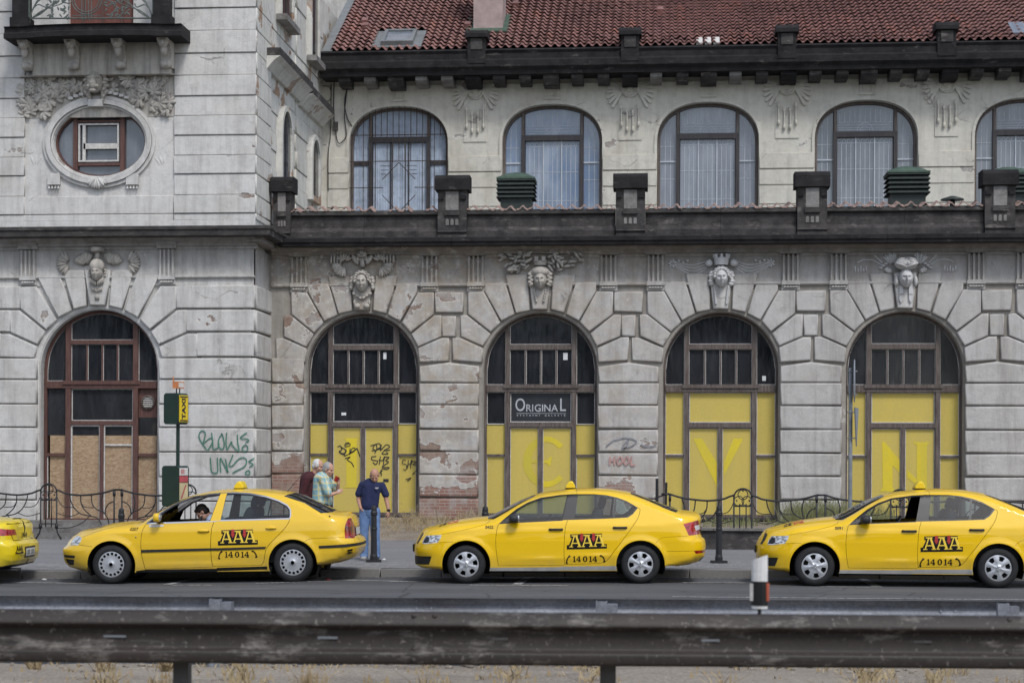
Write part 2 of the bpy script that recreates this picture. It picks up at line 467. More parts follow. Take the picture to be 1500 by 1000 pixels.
def pillow(poly, depth, bev, jit=0.0, steps=3, mapf=None):
    """cushioned block: local mesh data about its own centre; front faces -Y"""
    if area2(poly) < 0: poly = poly[::-1]
    poly = [(x + rnd.uniform(-jit, jit), z + rnd.uniform(-jit, jit)) for x, z in poly]
    n = len(poly)
    cx = sum(p_[0] for p_ in poly) / n; cz = sum(p_[1] for p_ in poly) / n
    vs = []; ns = []; fs = []
    ctr = Vector((cx, cz))
    ins1 = inset(poly, bev)
    tx, tz = rnd.uniform(-jit, jit) * 1.5, rnd.uniform(-jit, jit) * 1.5
    rings = [(0.0, 0.0, 0.0)]
    for k in range(steps + 1):
        a = PI / 2 * k / steps
        rings.append((1 - math.cos(a), depth - bev * .9 * (1 - math.sin(a)), a))
    for (t, dep, a) in rings:
        for i in range(n):
            q = Vector(poly[i]).lerp(Vector(ins1[i]), t)
            o = (Vector(poly[i]) - Vector(ins1[i])).normalized()
            vs.append((q.x - cx, -dep - (tx * (q.x - cx) + tz * (q.y - cz)) * (dep / depth), q.y - cz))
            ns.append(Vector((o.x * math.cos(a), -math.sin(a), o.y * math.cos(a))).normalized())
    R_ = len(rings)
    for j in range(R_ - 1):
        for i in range(n):
            fs.append((j * n + i, j * n + (i + 1) % n, (j + 1) * n + (i + 1) % n, (j + 1) * n + i))
    fs.append([(R_ - 1) * n + i for i in range(n)])
    if mapf:
        vs = [mapf(v) for v in vs]; ns = [mapf(v) for v in ns]
    return vs, fs, ns, (cx, cz)
def block(name, poly, Y, depth, bev, mat, parent, jit=.006, gap=.011):
    if area2(poly) < 0: poly = poly[::-1]
    vs, fs, ns, (cx, cz) = pillow(inset(poly, gap), depth, bev, jit)
    me = mkmesh(name, vs, fs, mat, True, None, ns)
    return inst(name, me, parent, (cx, Y, cz))
# ================================================================== the ground
def struct(o): o['kind'] = 'structure'; return o
def groundmat(name, a, c2, sp, scale=130, spots=.5, rough=.9, bmp=.4, cells=0, wear=None):
    m, nt, b = nmat(name)
    p = pos(nt)
    c = mix(nt, ramp(nt, noise(nt, pos(nt, .35, 1.2, 1), .9, 6), [(.3, 0), (.7, 1)]), a, c2)
    g = noise(nt, p, scale, 3, .7)
    c = mix(nt, ramp(nt, g, [(.52, 0), (.7, spots)]), c, sp)
    c = mix(nt, ramp(nt, g, [(.3, .7), (.46, 0)]), c, tuple(x * .45 for x in a))
    h = g
    if cells:
        v = nd(nt, 'ShaderNodeTexVoronoi', dict(feature='DISTANCE_TO_EDGE'), Vector=p, Scale=cells).outputs[0]
        h = ramp(nt, v, [(0, 0), (.12, 1)])
        vc = nd(nt, 'ShaderNodeSeparateColor', Color=nd(nt, 'ShaderNodeTexVoronoi', Vector=p, Scale=cells).outputs['Color']).outputs[0]
        c = mix(nt, .85, c, ramp(nt, vc, [(0, .7), (1, 1.25)]), 'MULTIPLY')
        c = mix(nt, ramp(nt, h, [(0, .75), (.7, 0)]), c, tuple(x * .4 for x in a))
    # repairs and stains
    c = mix(nt, ramp(nt, noise(nt, pos(nt, .5, 1.4, 1, (5, 2, 0)), 1.1, 7, .6), [(.55, 0), (.62, .35)]), c, tuple(x * .6 for x in a))
    if wear:      # oil drips, polished wheel tracks, patches
        g_ = nd(nt, 'ShaderNodeSeparateXYZ', Vector=p)
        tr2 = mth(nt, 'ABSOLUTE', mth(nt, 'SINE', mth(nt, 'MULTIPLY', mth(nt, 'ADD', g_.outputs[1], mth(nt, 'MULTIPLY', noise(nt, p, .3), .5)), 1.75)))
        c = mix(nt, mth(nt, 'MULTIPLY', ramp(nt, tr2, [(.55, 0), (.95, .5)]), ramp(nt, noise(nt, p, .8, 5), [(.3, .4), (.7, 1)])), c, tuple(x * .62 for x in a))
        c = mix(nt, ramp(nt, noise(nt, pos(nt, 1, .8, 1, (9, 4, 0)), 2.6, 5), [(.64, 0), (.72, .7)]), c, (.030, .030, .031))
        c = mix(nt, ramp(nt, noise(nt, pos(nt, .25, 2.5, 1, (2, 7, 0)), 1.6, 6), [(.60, 0), (.66, .4)]), c, (.15, .148, .145))
        v2 = nd(nt, 'ShaderNodeTexVoronoi', dict(feature='DISTANCE_TO_EDGE'), Vector=mix(nt, .12, p, noise(nt, p, 3, 4)), Scale=.55).outputs[0]
        c = mix(nt, ramp(nt, v2, [(0, .8), (.010, 0)]), c, (.028, .028, .029))
    put(nt, b.inputs['Base Color'], c)
    b.inputs['Roughness'].default_value = rough
    b.inputs['Specular IOR Level'].default_value = .3
    bump(nt, b, h, bmp, .01)
    return m
MAT['asphalt'] = groundmat('road_asphalt', (.082, .084, .088), (.105, .106, .110), (.20, .20, .20), 150, wear=1)
MAT['pave'] = groundmat('pavement_setts', (.20, .195, .195), (.25, .245, .24), (.34, .33, .32), 90, .4, cells=13)
MAT['pave2'] = groundmat('pavement_asphalt', (.165, .165, .168), (.21, .205, .205), (.30, .29, .28), 60, .5, wear=None)
MAT['gravel'] = groundmat('verge_gravel', (.20, .17, .14), (.29, .25, .20), (.46, .42, .36), 34, .75, bmp=.9)
MAT['kerbstone'] = groundmat('kerb_granite', (.17, .165, .16), (.22, .215, .205), (.32, .31, .30), 120, .5)
MAT['soil'] = groundmat('dry_soil', (.18, .15, .12), (.25, .21, .165), (.36, .32, .27), 30, .5, bmp=.8)

YK = lambda x: 33.05           # front line of the kerb
def drape(mb, xs_, ys_, z, keep=None):
    n = len(ys_)
    return mb.add([(x, y, z + GZ(x, y)) for x in xs_ for y in ys_], [(i * n + j, (i + 1) * n + j, (i + 1) * n + j + 1, i * n + j + 1) for i in range(len(xs_) - 1) for j in range(n - 1)])
XG = [-500, -60, -40, -28] + [-20 + .5 * i for i in range(49)] + [8, 20, 60, 500]
struct(drape(MB(), XG, [-300, 0, 10, 16, 19] + [19 + .5 * i for i in range(1, 29)] + [33.5, 34, 600], 0).build('road', 'asphalt', None, True))
YG = [33.20, 33.6, 34.3, 35, 35.9] + [36 + .5 * i for i in range(14)] + [43.5, 90]
struct(drape(MB(), [x for x in XG if abs(x) <= 60], YG, .13).build('pavement', 'pave2', None, True))
struct(drape(MB(), [x for x in XG if abs(x) <= 60], [33.21, 33.6, 34.3, 35, 35.9], .134).build('sett_strip', 'pave', None, True))
kerb = bpy.data.objects.new('kerb', None); COL.objects.link(kerb); kerb['kind'] = 'structure'
W[kerb.name] = Vector((0, 0, 0))
for i in range(-14, 12):
    L = 1.0
    vs, fs, ns, _ = pillow([(0.006, -.05), (L - .006, -.05), (L - .006, .132), (.006, .132)], .16, .018, .004, 2)
    me = mkmesh('kerb_stone', vs, fs, 'kerbstone', True, None, ns)
    x = i * L + rnd.uniform(-.004, .004)
    sl_ = (GZ(x + .5, 33) - GZ(x - .5, 33))
    inst('kerb_stone', me, kerb, (x, 33.21 + rnd.uniform(-.006, .006), .043 + GZ(x, 33) + rnd.uniform(-.006, .004)), (0, -math.atan(sl_), 0))
# paint on the road: the bay line and its ticks (worn)
m, nt, b = nmat('worn_white_road_paint')
w = ramp(nt, noise(nt, pos(nt), 16, 6, .7), [(.40, 0), (.56, 1)])
put(nt, b.inputs['Base Color'], mix(nt, w, (.10, .10, .10), (.42, .42, .41)))
b.inputs['Roughness'].default_value = .8
MAT['paint'] = m
def paint(a, c, wd_):
    mb = MB(); N = 10
    a = gnd(*a); c = gnd(*c); n = (c - a).normalized().cross(Vector((0, 0, 1))) * wd_ / 2
    vs = []
    for i in range(N + 1):
        q = a.lerp(c, i / N)
        for s in (-1, 1):
            e = q + n * s; vs.append((e.x, e.y, GZ(e.x, e.y) + .007))
    mb.add(vs, [(2 * i, 2 * i + 2, 2 * i + 3, 2 * i + 1) for i in range(N)])
    return struct(mb.build('road_marking', 'paint'))
for a, c in (((0, 852.5), (130, 854.5)), ((252, 857), (310, 857)), ((375, 854.5), (520, 850)), ((688, 857), (832, 857.5)), ((870, 853), (985, 851)), ((1000, 853.5), (1100, 853.5)), ((1203, 859.5), (1292, 860))):
    paint(a, c, .11)
for a, c in (((245, 856), (292, 846)), ((757, 856), (774, 846)), ((1262, 847), (1284, 859)), ((500, 849), (640, 853))):
    paint(a, c, .14)
paint((985, 874.0), (1500, 878.5), .10)
# drain: a row of slots along the gutter
mb = MB()
for i in range(220):
    x = -13 + i * .11; y = 32.85; z = GZ(x, y)
    mb.box(x - .03, x + .03, y - .05, y + .05, z + .003, z + .009)
o = mb.build('gutter_drain', 'stone'); struct(o)

# verge between the two guard rails
mb = MB()
P0 = [atz(-700, 1000, 8.0), atz(2100, 1000, 8.0)]
vn = 60; rows = []
for j in range(9):
    row = []
    for i in range(vn + 1):
        px = -900 + 3300 * i / vn
        zc = 9.0 + (18.55 - 9.0) * j / 8
        q = atz(px, 675, zc)
        z = .03 + .05 * math.sin(j * 1.3 + i * .7) * .3 + rnd.uniform(0, .05) if 0 < j < 8 else .006
        row.append((q.x, q.y + (.12 * math.sin(i * 1.7) if j == 8 else 0), z))
    rows.append(row)
n = vn + 1
mb.add([v for r in rows for v in r], [(j * n + i, j * n + i + 1, (j + 1) * n + i + 1, (j + 1) * n + i) for j in range(8) for i in range(vn)])
struct(mb.build('verge', 'gravel', None, True))

# ================================================================== the station building
Y0 = 46.0                     # face plane of the wing's ground floor
YT = 44.3                     # tower
YU = 53.4                     # upper wall, set back behind the terrace
XT = -8.81                    # corner of the tower
P = 4.035
X3 = at(1056, 560, Y0).x
bldg = thing('station_building', 'old grey station building with rusticated arches, corner tower and red tiled roof', 'building', (0, Y0, .13))
Z = lambda y, Yp=Y0, px=1000: at(px, y, Yp).z
def tr(pts, ox, oy, Yp, s=3.5714, X=None):
    """trace from an enlarged crop of the photograph to (x,z) on plane Yp; X: relative to X"""
    out = []
    for u, v in pts:
        q = at(ox + u / s, oy + v / s, Yp)
        out.append((q.x - (X or 0), q.z))
    return out

# ---- raised ground along the wall
mb = MB()
mb.add([(-8.7, 46.3, .56), (-1.2, 46.3, .56), (-1.2, 45.3, .40), (-8.7, 45.3, .44), (-1.2, 43.6, .08), (-8.7, 44.3, .08)], [(0, 3, 2, 1), (3, 5, 4, 2)])
struct(mb.build('grass_bank', 'soil'))
rw = thing('retaining_wall', 'low dark stone retaining wall behind the iron railing by the right arches', 'wall', (5, 40.9, .13))
MB().box(-1.2, 14, 40.75, 41.0, .10, .50).build('wall_face', 'soot_grey', rw)
for i in range(13):
    MB().box(-1.25 + i * 1.17, -1.25 + i * 1.17 + 1.155, 40.70, 41.05, .50 + .001, .545).build('coping_stone', 'stone', rw)
MB().box(-1.2, 14, 41.0, 46.3, .10, .52).build('earth_fill', 'soil', rw)
st = thing('stone_steps', 'worn grey stone steps in front of the boarded tower door', 'steps', (-12.3, 43.6, .13))
for k in range(3):
    MB().box(-17, -8.9 - .02 * k, YT - .95 + .3 * k, YT + .4, .12 + .13 * k if k else -.1, .12 + .13 * (k + 1)).build('step', 'stone', st)

# ---- wing, ground floor: wall behind the blocks, with the arches cut out
C7 = (760, 260); C7b = (760, 520)
ARW = 85 / 3000 * 45.9         # half width of the opening between the blocks
ZS = Z(541)                    # springing line
ZB = Z(757.5, 46.4)            # sill of the doors
def archloop(xc, hw, zb, zs, rz=None, n=28):
    return [(xc - hw, zb), (xc + hw, zb)] + arc(xc, zs, hw, 0, 180, n, rz)
Z_CORN = Z(372)
holes = [archloop(X3 + (k - 3) * P, ARW, ZB - .5, ZS) for k in (1, 2, 3, 4, 5)]
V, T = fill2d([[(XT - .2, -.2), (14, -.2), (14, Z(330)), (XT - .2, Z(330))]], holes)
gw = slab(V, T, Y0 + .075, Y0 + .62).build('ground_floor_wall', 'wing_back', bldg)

half = dict(
    V1=[(928, 708), (1006, 690), (992, 502), (870, 502)],
    V2=[(852, 750), (926, 710), (872, 545), (762, 545), (762, 592)],
    V3=[(797, 810), (850, 752), (760, 592), (672, 592), (672, 712)],
    V4=[(757, 885), (795, 812), (671, 716), (632, 716), (632, 830)],
    V5=[(752, 968), (756, 888), (631, 834), (590, 834), (590, 957)])
half = {k: tr(v, *C7, Y0, X=X3) for k, v in half.items()}
KEY = tr([(1013, 690), (1101, 690), (1118, 500), (996, 500)], *C7, Y0, X=X3)
PC = at(760 + 590 / 3.5714, 560, Y0).x - X3      # pier centre, left of the bay
pierA = [(x - PC, z) for x, z in tr([(512, 593), (668, 593), (668, 705), (512, 705)], *C7, Y0, X=X3)]
pierB = [(x - PC, z) for x, z in tr([(550, 716), (630, 716), (630, 832), (550, 832)], *C7, Y0, X=X3)]
hw_p = (748 - 430) / 2 / 3.5714 / 3000 * 45.85
ys = [553, 560.6, 593.4, 628.7, 662.3, 696.4, 730.5, 764]
def fix(v):      # keep small drifts of the trace symmetrical
    return [(round(x, 4), z) for x, z in v]
for k in (1, 2, 3, 4, 5):
    xc = X3 + (k - 3) * P
    for nm, pl in half.items():
        for s in (-1, 1):
            if k == 5 and s == 1: continue
            if k == 1 and s == -1 and nm in ('V4', 'V5'):
                pl2 = [(max(x, XT + .02 - xc), z) for x, z in pl]
            else: pl2 = pl
            poly = [((x if s < 0 else -x) + xc, z) for x, z in pl2]
            block('voussoir', poly, Y0 + .14, .15 + rnd.uniform(-.018, .018), rnd.uniform(.032, .048), 'wing', gw, .008, .004)
    if k < 5:
        block('keystone', [(x + xc, z) for x, z in KEY], Y0 + .14, .19, .045, 'wing' if k < 3 else 'tower', gw, .003)
for k in (1, 2, 3, 4):
    pc = X3 + (k - 2) * P + PC if False else X3 + (k - 3) * P - PC
    if k < 5:
        block('pier_block', [(x + pc, z) for x, z in pierA], Y0 + .14, .15, .042, 'wing', gw, .010)
        block('pier_block', [(x + pc, z) for x, z in pierB], Y0 + .14, .14, .042, 'wing', gw, .010)
    zt = Z(260 + 984 / 3.5714); zm = Z(260 + 962 / 3.5714)
    block('pier_block', [(pc - hw_p, Z(560.6)), (pc + hw_p, Z(560.6)), (pc + hw_p, zt), (pc, zm), (pc - hw_p, zt)], Y0 + .14, .15, .045, 'wing', gw, .010)
    for a, c in zip(ys[1:], ys[2:]):
        block('pier_block', [(pc - hw_p, Z(c)), (pc + hw_p, Z(c)), (pc + hw_p, Z(a)), (pc - hw_p, Z(a))], Y0 + .14, .155 + rnd.uniform(-.02, .02), rnd.uniform(.035, .055), 'wing', gw, .010)
# narrow pier in the corner against the tower
xl, xr = XT + .02, X3 - 2 * P - ARW - .035
for a, c in zip([522, 560.6] + ys[2:], [560.6] + ys[2:]):
    block('pier_block', [(xl, Z(c)), (xr, Z(c)), (xr, Z(a)), (xl, Z(a))], Y0 + .14, .15, .045, 'wing', gw, .010)
xl5 = 14
# arch reveals (smooth plaster rings behind the blocks)
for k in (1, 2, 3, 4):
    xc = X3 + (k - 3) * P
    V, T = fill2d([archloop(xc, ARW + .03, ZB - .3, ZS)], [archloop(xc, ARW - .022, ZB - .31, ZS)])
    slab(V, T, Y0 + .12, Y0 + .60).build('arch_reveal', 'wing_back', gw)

# ---- frieze and the dark string cornice of the wing
XR = 13.5
zf0, zf1 = Z(417), Z(375)
fr = MB().box(XT, XR, Y0 + .06, Y0 + .2, zf0, zf1).build('frieze', 'wing', bldg)
MB().sweep([(Y0 + .2, Z(418)), (Y0 + .02, Z(418)), (Y0 - .01, Z(416)), (Y0 - .01, Z(413.5)), (Y0 + .2, Z(412.5))], XT + .02, XR).build('string_course', 'wing', fr)
def frieze_bracket(name, x, Yp, px, parent, mat, hw=.185, s=1.0, y0=369, y1=424.5):
    """fluted tablet with a cap and small drops"""
    z = lambda y: Z(y, Yp, px)
    w2 = hw
    MB().sweep([(Yp + .1, z(y0 - 8)), (Yp - .16, z(y0 - 8)), (Yp - .16, z(y0 - 5)), (Yp - .10, z(y0)), (Yp - .10, z(y0 + 3.5)), (Yp + .1, z(y0 + 5))], x - w2 - .05, x + w2 + .05).build('bracket_cap', mat, parent)
    mb = MB()
    n = 3; bw = .035
    for i in range(n + 1):
        c = x - w2 + .03 + (2 * w2 - .06) * i / n
        mb.box(c - bw / 1.6, c + bw / 1.6, Yp - .085, Yp + .08, z(y0 + 43), z(y0 + 4.8))
    mb.box(x - w2, x + w2, Yp - .03, Yp + .08, z(y0 + 43), z(y0 + 4.8))
    o = mb.build(name, mat, parent)
    MB().box(x - w2 - .015, x + w2 + .015, Yp - .105, Yp + .08, z(y0 + 49), z(y0 + 43)).build('bracket_foot', mat, parent)
    mb = MB()
    for i in range(5):
        c = x - w2 + .06 + (2 * w2 - .12) * i / 4
        zz = z(y0 + 49.2)
        mb.add([(c - .035, Yp - .10, zz - .055), (c + .035, Yp - .10, zz - .055), (c, Yp - .07, zz - .005), (c - .035, Yp + .05, zz - .055), (c + .035, Yp + .05, zz - .055), (c, Yp + .05, zz)], [(0, 1, 2), (3, 5, 4), (0, 3, 4, 1), (1, 4, 5, 2), (2, 5, 3, 0)])
    mb.box(x - w2 - .015, x + w2 + .015, Yp - .045, Yp + .08, z(y1 + 1), z(y0 + 49.2))
    mb.build('bracket_drops', mat, parent)
for k in (1, 2, 3, 4, 5):
    pc = X3 + (k - 3) * P + PC
    for s in (-1, 1):
        if k == 1 and s == -1: continue
        frieze_bracket('fluted_bracket', pc + s * .525, Y0 + .06, 1000, fr, 'wing')
# cornice mouldings (pale) and the sooty ledge above
co = MB().sweep([(Y0 + .2, Z(375.5)), (Y0 + .03, Z(375.5)), (Y0 + .03, Z(371)), (Y0 - .05, Z(370)), (Y0 - .05, Z(366)), (Y0 - .16, Z(362)), (Y0 - .20, Z(361.5)), (Y0 - .20, Z(356)), (Y0 + .2, Z(356))], XT + .02, XR).build('string_cornice', 'wing', bldg)
YL = Y0 - .55
zl = lambda y: Z(y, YL)
xx = XT + .25
while xx < XR:
    w_ = rnd.uniform(1.7, 2.3)
    MB().sweep([(Y0 + .1, zl(356.6) + .03), (YL + .16, zl(356.6)), (YL + .04, zl(356.4)), (YL + .03, zl(352)), (YL, zl(351)), (YL, zl(345.5)), (YL + .05, zl(344)), (Y0 + .3, zl(339)), (Y0 + .3, zl(350))], xx, min(xx + w_ - .008, XR)).build('ledge_stone', 'soot', co)
    xx += w_
# ---- terrace parapet with pedestals and clay coping
YP = Y0 - .05
zp = lambda y: Z(y, YP)
pw = bpy.data.objects.new('terrace_parapet', None); link(pw, bldg); W[pw.name] = W[bldg.name]
ped = [at(663, 300, YP).x, at(923.5, 300, YP).x, at(1189.5, 300, YP).x, at(1464, 300, YP).x]
step_ = ped[1] - ped[0]
ends = [at(426, 300, YP).x] + ped + [ped[-1] + step_]
for a, c in zip(ends, ends[1:]):
    l, r_ = a + (.0 if a == ends[0] else .33), c - .33
    n_ = 2
    for i in range(n_):
        u0 = l + (r_ - l) * i / n_; u1 = l + (r_ - l) * (i + 1) / n_ - .006
        MB().sweep([(YP + .3, zp(346)), (YP - .02, zp(346)), (YP - .02, zp(336)), (YP + .02, zp(333)), (YP + .06, zp(330)), (YP + .06, zp(314)), (YP - .02, zp(311)), (YP - .02, zp(307)), (YP + .02, zp(304.5)), (YP + .3, zp(304.5))], u0, u1).build('parapet_stone', 'soot_grey', pw)
    # coping tiles: half round clay humps with flat pans between
    m_ = max(2, int((r_ - l) / .27))
    mbx = MB(); prof = [(0, 0), (.05, .005), (.085, .035), (.11, .07), (.135, .08), (.16, .07), (.185, .035), (.22, .005), (.268, 0)]
    mbx.add([(x, -.16, z) for x, z in prof] + [(x, .22, z + .06) for x, z in prof] + [(x, -.16, z - .03) for x, z in prof], [(i, i + 1, 10 + i, 9 + i) for i in range(8)] + [(i + 18, i + 19, i + 1, i) for i in range(8)])
    cme = mkmesh('coping_tile', mbx.v, mbx.f, 'tile_pale')
    for i in range(m_):
        if rnd.random() < .06: continue
        inst('coping_tile', cme, pw, (l + (r_ - l) * i / m_, YP + .12, zp(304.0) + rnd.uniform(-.012, .012)), (rnd.uniform(-.05, .05), rnd.uniform(-.06, .06), rnd.uniform(-.08, .08)))
for i, x in enumerate([at(414, 300, YP).x] + ped):
    cn = i == 0
    hw = .20 if cn else .325
    o = MB().sweep([(YP + .45, zp(346)), (YP - .10, zp(346)), (YP - .10, zp(341)), (YP - .14, zp(338)), (YP - .10, zp(336)), (YP - .10, zp(276)), (YP + .45, zp(276))], x - hw, x + hw).build('pedestal', 'soot_grey', pw)
    cap = [(YP + .5, zp(276.5)), (YP - .20, zp(276.5)), (YP - .20, zp(260)), (YP - .16, zp(256)), (YP - .05, zp(253.5)), (YP + .5, zp(253.5))]
    MB().sweep(cap, x - hw - .06, x + hw + .06).build('pedestal_cap', 'soot', o)
    MB().box(x - hw * .45, x + hw * .45, YP - .125, YP, zp(306), zp(278)).build('tablet', 'stone', o)
    MB().box(x - hw * .52, x + hw * .52, YP - .15, YP, zp(313.5), zp(307)).build('tablet_sill', 'soot_grey', o)
    for s in (-1, 1):
        MB().box(x + s * hw * .78 - hw * .2, x + s * hw * .78 + hw * .2, YP - .15, YP, zp(290), zp(284)).build('side_block', 'soot', o)
    for s in (-1, 0, 1):
        MB().prism([(x + s * hw * .33 + q[0], q[1]) for q in arc(0, zp(321), hw * .11, 0, 180, 6) + [(-hw * .11, zp(328)), (hw * .11, zp(328))]], YP - .118, YP).build('drop', 'stone', o)
# terrace floor
MB().box(XT, XR, Y0 + .2, YU + .2, Z(346) - .25, Z(344)).build('terrace_floor', 'zinc', bldg)

# ---- upper wall with wide basket arches
zu = lambda y: Z(y, YU, 1000)
U3 = at(1037, 200, YU).x
UH = 263 / 3.5714 / 3000 * 53.2          # half width
ZUS, ZUT = at(1037, 207, YU).z, at(1037, 149.5, YU).z
def basket(xc, hw, zb, zs, rz, n=26):
    pts = [(xc - hw, zb), (xc + hw, zb)]
    for i in range(n + 1):
        a = PI * i / n; c_, s_ = math.cos(a), math.sin(a)
        e = 2 / 2.35
        pts.append((xc + hw * math.copysign(abs(c_) ** e, c_), zs + rz * abs(s_) ** e))
    return pts
ucs = [U3 + (k - 3) * P for k in (1, 2, 3, 4, 5)]
zbu = Z(340)
V, T = fill2d([[(-9.3, zbu - .2), (14, zbu - .2), (14, zu(100)), (-9.3, zu(100))]], [basket(x, UH, zbu, ZUS, ZUT - ZUS) for x in ucs])
uw = slab(V, T, YU, YU + .5).build('upper_wall', 'upper', bldg)
for x in ucs:       # soft rounded rim of the opening
    V, T = fill2d([basket(x, UH + .075, zu(232), ZUS, ZUT - ZUS + .07)], [basket(x, UH + .003, zu(233), ZUS, ZUT - ZUS)])
    slab(V, T, YU - .035, YU + .1).build('arch_rim', 'upper', uw)
upc = [x - P / 2 for x in ucs] + [ucs[-1] + P / 2]
for i, x in enumerate(upc):       # flat bands on the piers
    w2 = P / 2 - UH - .012
    l = x - w2 if i else -8.72
    for y0_, y1_, d in ((225.5, 248.5, .05), (249.8, 272, .035), (273.2, 300, .035), (301, 330, .035)):
        block('wall_band', [(l, zu(y1_)), (x + w2, zu(y1_)), (x + w2, zu(y0_)), (l, zu(y0_))], YU, d, .012, 'upper', uw, .002, .004)
# winged medallions with hanging tassels, small keystone tablets
ring = MB()
ring.lathe([(.225, 0), (.215, -.035), (.185, -.045), (.15, -.03), (.085, -.03), (.075, -.05), (.03, -.055)], (0, 0, 0), 24, 'Y')
ring.v = [Vector((v.x, v.y * 1.7, v.z)) for v in ring.v]
ring_me = mkmesh('medallion', ring.v, ring.f, 'upper', False)
wing_mb = MB()
for j in range(6):
    a0 = math.radians(200 - j * 16)
    pl = [(.0, .0), (.42 + .02 * j, 0.0), (.46 + .02 * j, .05), (.40 + .02 * j, .085), (.0, .06)]
    ca, sa = math.cos(a0 - PI), math.sin(a0 - PI)
    wing_mb.prism([(-(x * ca - z * sa) * .95, (x * sa + z * ca)) for x, z in pl], -.018 - .004 * j, .01)
wing_mb.v = [Vector((v.x, v.y * 1.7, v.z)) for v in wing_mb.v]
wing_me = mkmesh('wing_relief', wing_mb.v, wing_mb.f, 'upper')
tas = MB()
tas.tube([(0, -.02, 0), (0, -.025, -.46)], .018, 6)
tas.box(-.025, .025, -.04, 0, -.12, -.03)
tas.ell((0, -.025, -.53), (.032, .03, .08), 8, 6)
tas.v = [Vector((v.x * 1.25, v.y * 1.9, v.z)) for v in tas.v]
tas_me = mkmesh('tassel', tas.v, tas.f, 'upper', False)
for i, x in enumerate(upc):
    if i == 0 or x > 12: continue
    zc_ = zu(130)
    x = at(923, 130, YU).x + (i - 2) * P
    inst('medallion', ring_me, uw, (x, YU - .002, zc_))
    inst('wing_relief', wing_me, uw, (x - .16, YU - .002, zc_ - .02))
    inst('wing_relief', wing_me, uw, (x + .16, YU - .002, zc_ - .02), (0, 0, 0), (-1, 1, 1))
    MB().box(x - .30, x + .30, YU - .026, YU + .01, zu(204.5), zu(142.5)).build('tablet', 'upper', uw)
    for j, dx in enumerate((-.22, -.075, .075, .22)):
        inst('tassel', tas_me, uw, (x + dx, YU - .028, zu(152) - (.0 if j in (1, 2) else -.12) - .12))
for x in ucs[:4]:
    mb = MB()
    mb.box(x - .17, x - .12, YU - .03, YU + .01, zu(140), zu(117)); mb.box(x + .12, x + .17, YU - .03, YU + .01, zu(140), zu(117))
    mb.box(x - .10, x + .10, YU - .018, YU + .01, zu(137), zu(117)); mb.box(x - .2, x + .2, YU - .04, YU + .01, zu(143), zu(140))
    mb.build('keystone_tablet', 'upper', uw)
MB().box(-8.8, XR, YU - .03, YU + .05, zu(121.3), zu(119.6)).build('string_moulding', 'upper', uw)

# ---- eaves: modillions, sooty cornice, little pedestals
YE = YU - .95
ze = lambda y: Z(y, YE, 1000)
ev = MB().sweep([(YU + .1, ze(103.5) + .01), (YE + .12, ze(103.5)), (YE + .10, ze(98)), (YE + .02, ze(94)), (YE, ze(93)), (YE, ze(84)), (YE + .06, ze(81)), (YE + .06, ze(73)), (YE + .01, ze(69)), (YE + .05, ze(66.5)), (YU + .1, ze(66)), (YU + .1, ze(103))], -8.78, XR).build('eaves_cornice', 'soot', bldg)
mdx = [x for i in range(-13, 18) for x in [at(923, 108, YU).x + i * P / 6]]
for i, x in enumerate(mdx):
    if x < -8.6 or x > XR: continue
    j = (i - 13) % 6
    big = j in (0, 3)
    w2 = .20 if big else .15
    zt = ze(103.5)
    MB().sweep([(YU + .05, zt), (YE + .22, zt), (YE + .22, zt - .10), (YE + .30, zt - .15), (YE + .42, zt - (.24 if big else .19)), (YU + .05, zt - (.26 if big else .2))], x - w2, x + w2).build('modillion', 'soot' if j == 0 else 'soot_grey' if rnd.random() < .6 or big else 'stone', ev)
for px in (698, 923, 1153, 1387):
    x = at(px, 80, YE).x
    o = MB().box(x - .23, x + .23, YE - .02, YE + .5, ze(88), ze(50)).build('eaves_pedestal', 'soot', ev)
    MB().sweep([(YE + .55, ze(50.5)), (YE - .12, ze(50.5)), (YE - .12, ze(45)), (YE - .06, ze(41)), (YE + .06, ze(38.5)), (YE + .35, ze(38.5)), (YE + .55, ze(41))], x - .29, x + .29).build('pedestal_cap', 'soot', o)
    MB().box(x - .15, x + .15, YE - .045, YE, ze(68), ze(52)).build('tablet', 'soot_grey', o)

# ---- the tiled roof
SL = math.radians(28)
zr0 = ze(66.5) + .03
yr0 = YE + .30
TW, TR = .214, .30
roof = MB().add([(-8.75, yr0, zr0 - .02), (XR, yr0, zr0 - .02), (XR, yr0 + 9, zr0 - .02 + 9 * math.tan(SL)), (-8.75, yr0 + 9, zr0 - .02 + 9 * math.tan(SL))], [(0, 1, 2, 3)]).build('roof', 'soot', bldg)
prof = []
for i in range(9):
    t = i / 8
    prof.append((TW * t, .068 * max(0, math.sin(PI * min(1, t / .62))) - .020 * max(0, math.sin(PI * max(0, (t - .62) / .38)))))
TL = TR + .05
def tilemesh():
    vs = []; fs = []
    for (L, dz) in ((0, .070), (TL, .0)):
        for x, z in prof: vs.append((x, L * math.cos(SL) - (z + dz) * math.sin(SL), L * math.sin(SL) + (z + dz) * math.cos(SL)))
    for x, z in prof: vs.append((x, .004 - (z + .050) * math.sin(SL), (z + .050) * math.cos(SL)))
    n = len(prof)
    fs += [(i, i + 1, n + i + 1, n + i) for i in range(n - 1)]
    fs += [(2 * n + i, 2 * n + i + 1, i + 1, i) for i in range(n - 1)]
    return vs, fs
tv, tf = tilemesh()
tme = mkmesh('roof_tile', tv, tf, 'tile', True)
NC = int((10.5 + 8.6) / TW)
cnt = 0
rest = MB()
CHX = (at(694, 30, yr0 + 1.6).x, at(737, 30, yr0 + 1.6).x)
SKX = (at(553, 60, yr0 + .6).x, at(613, 60, yr0 + .6).x)
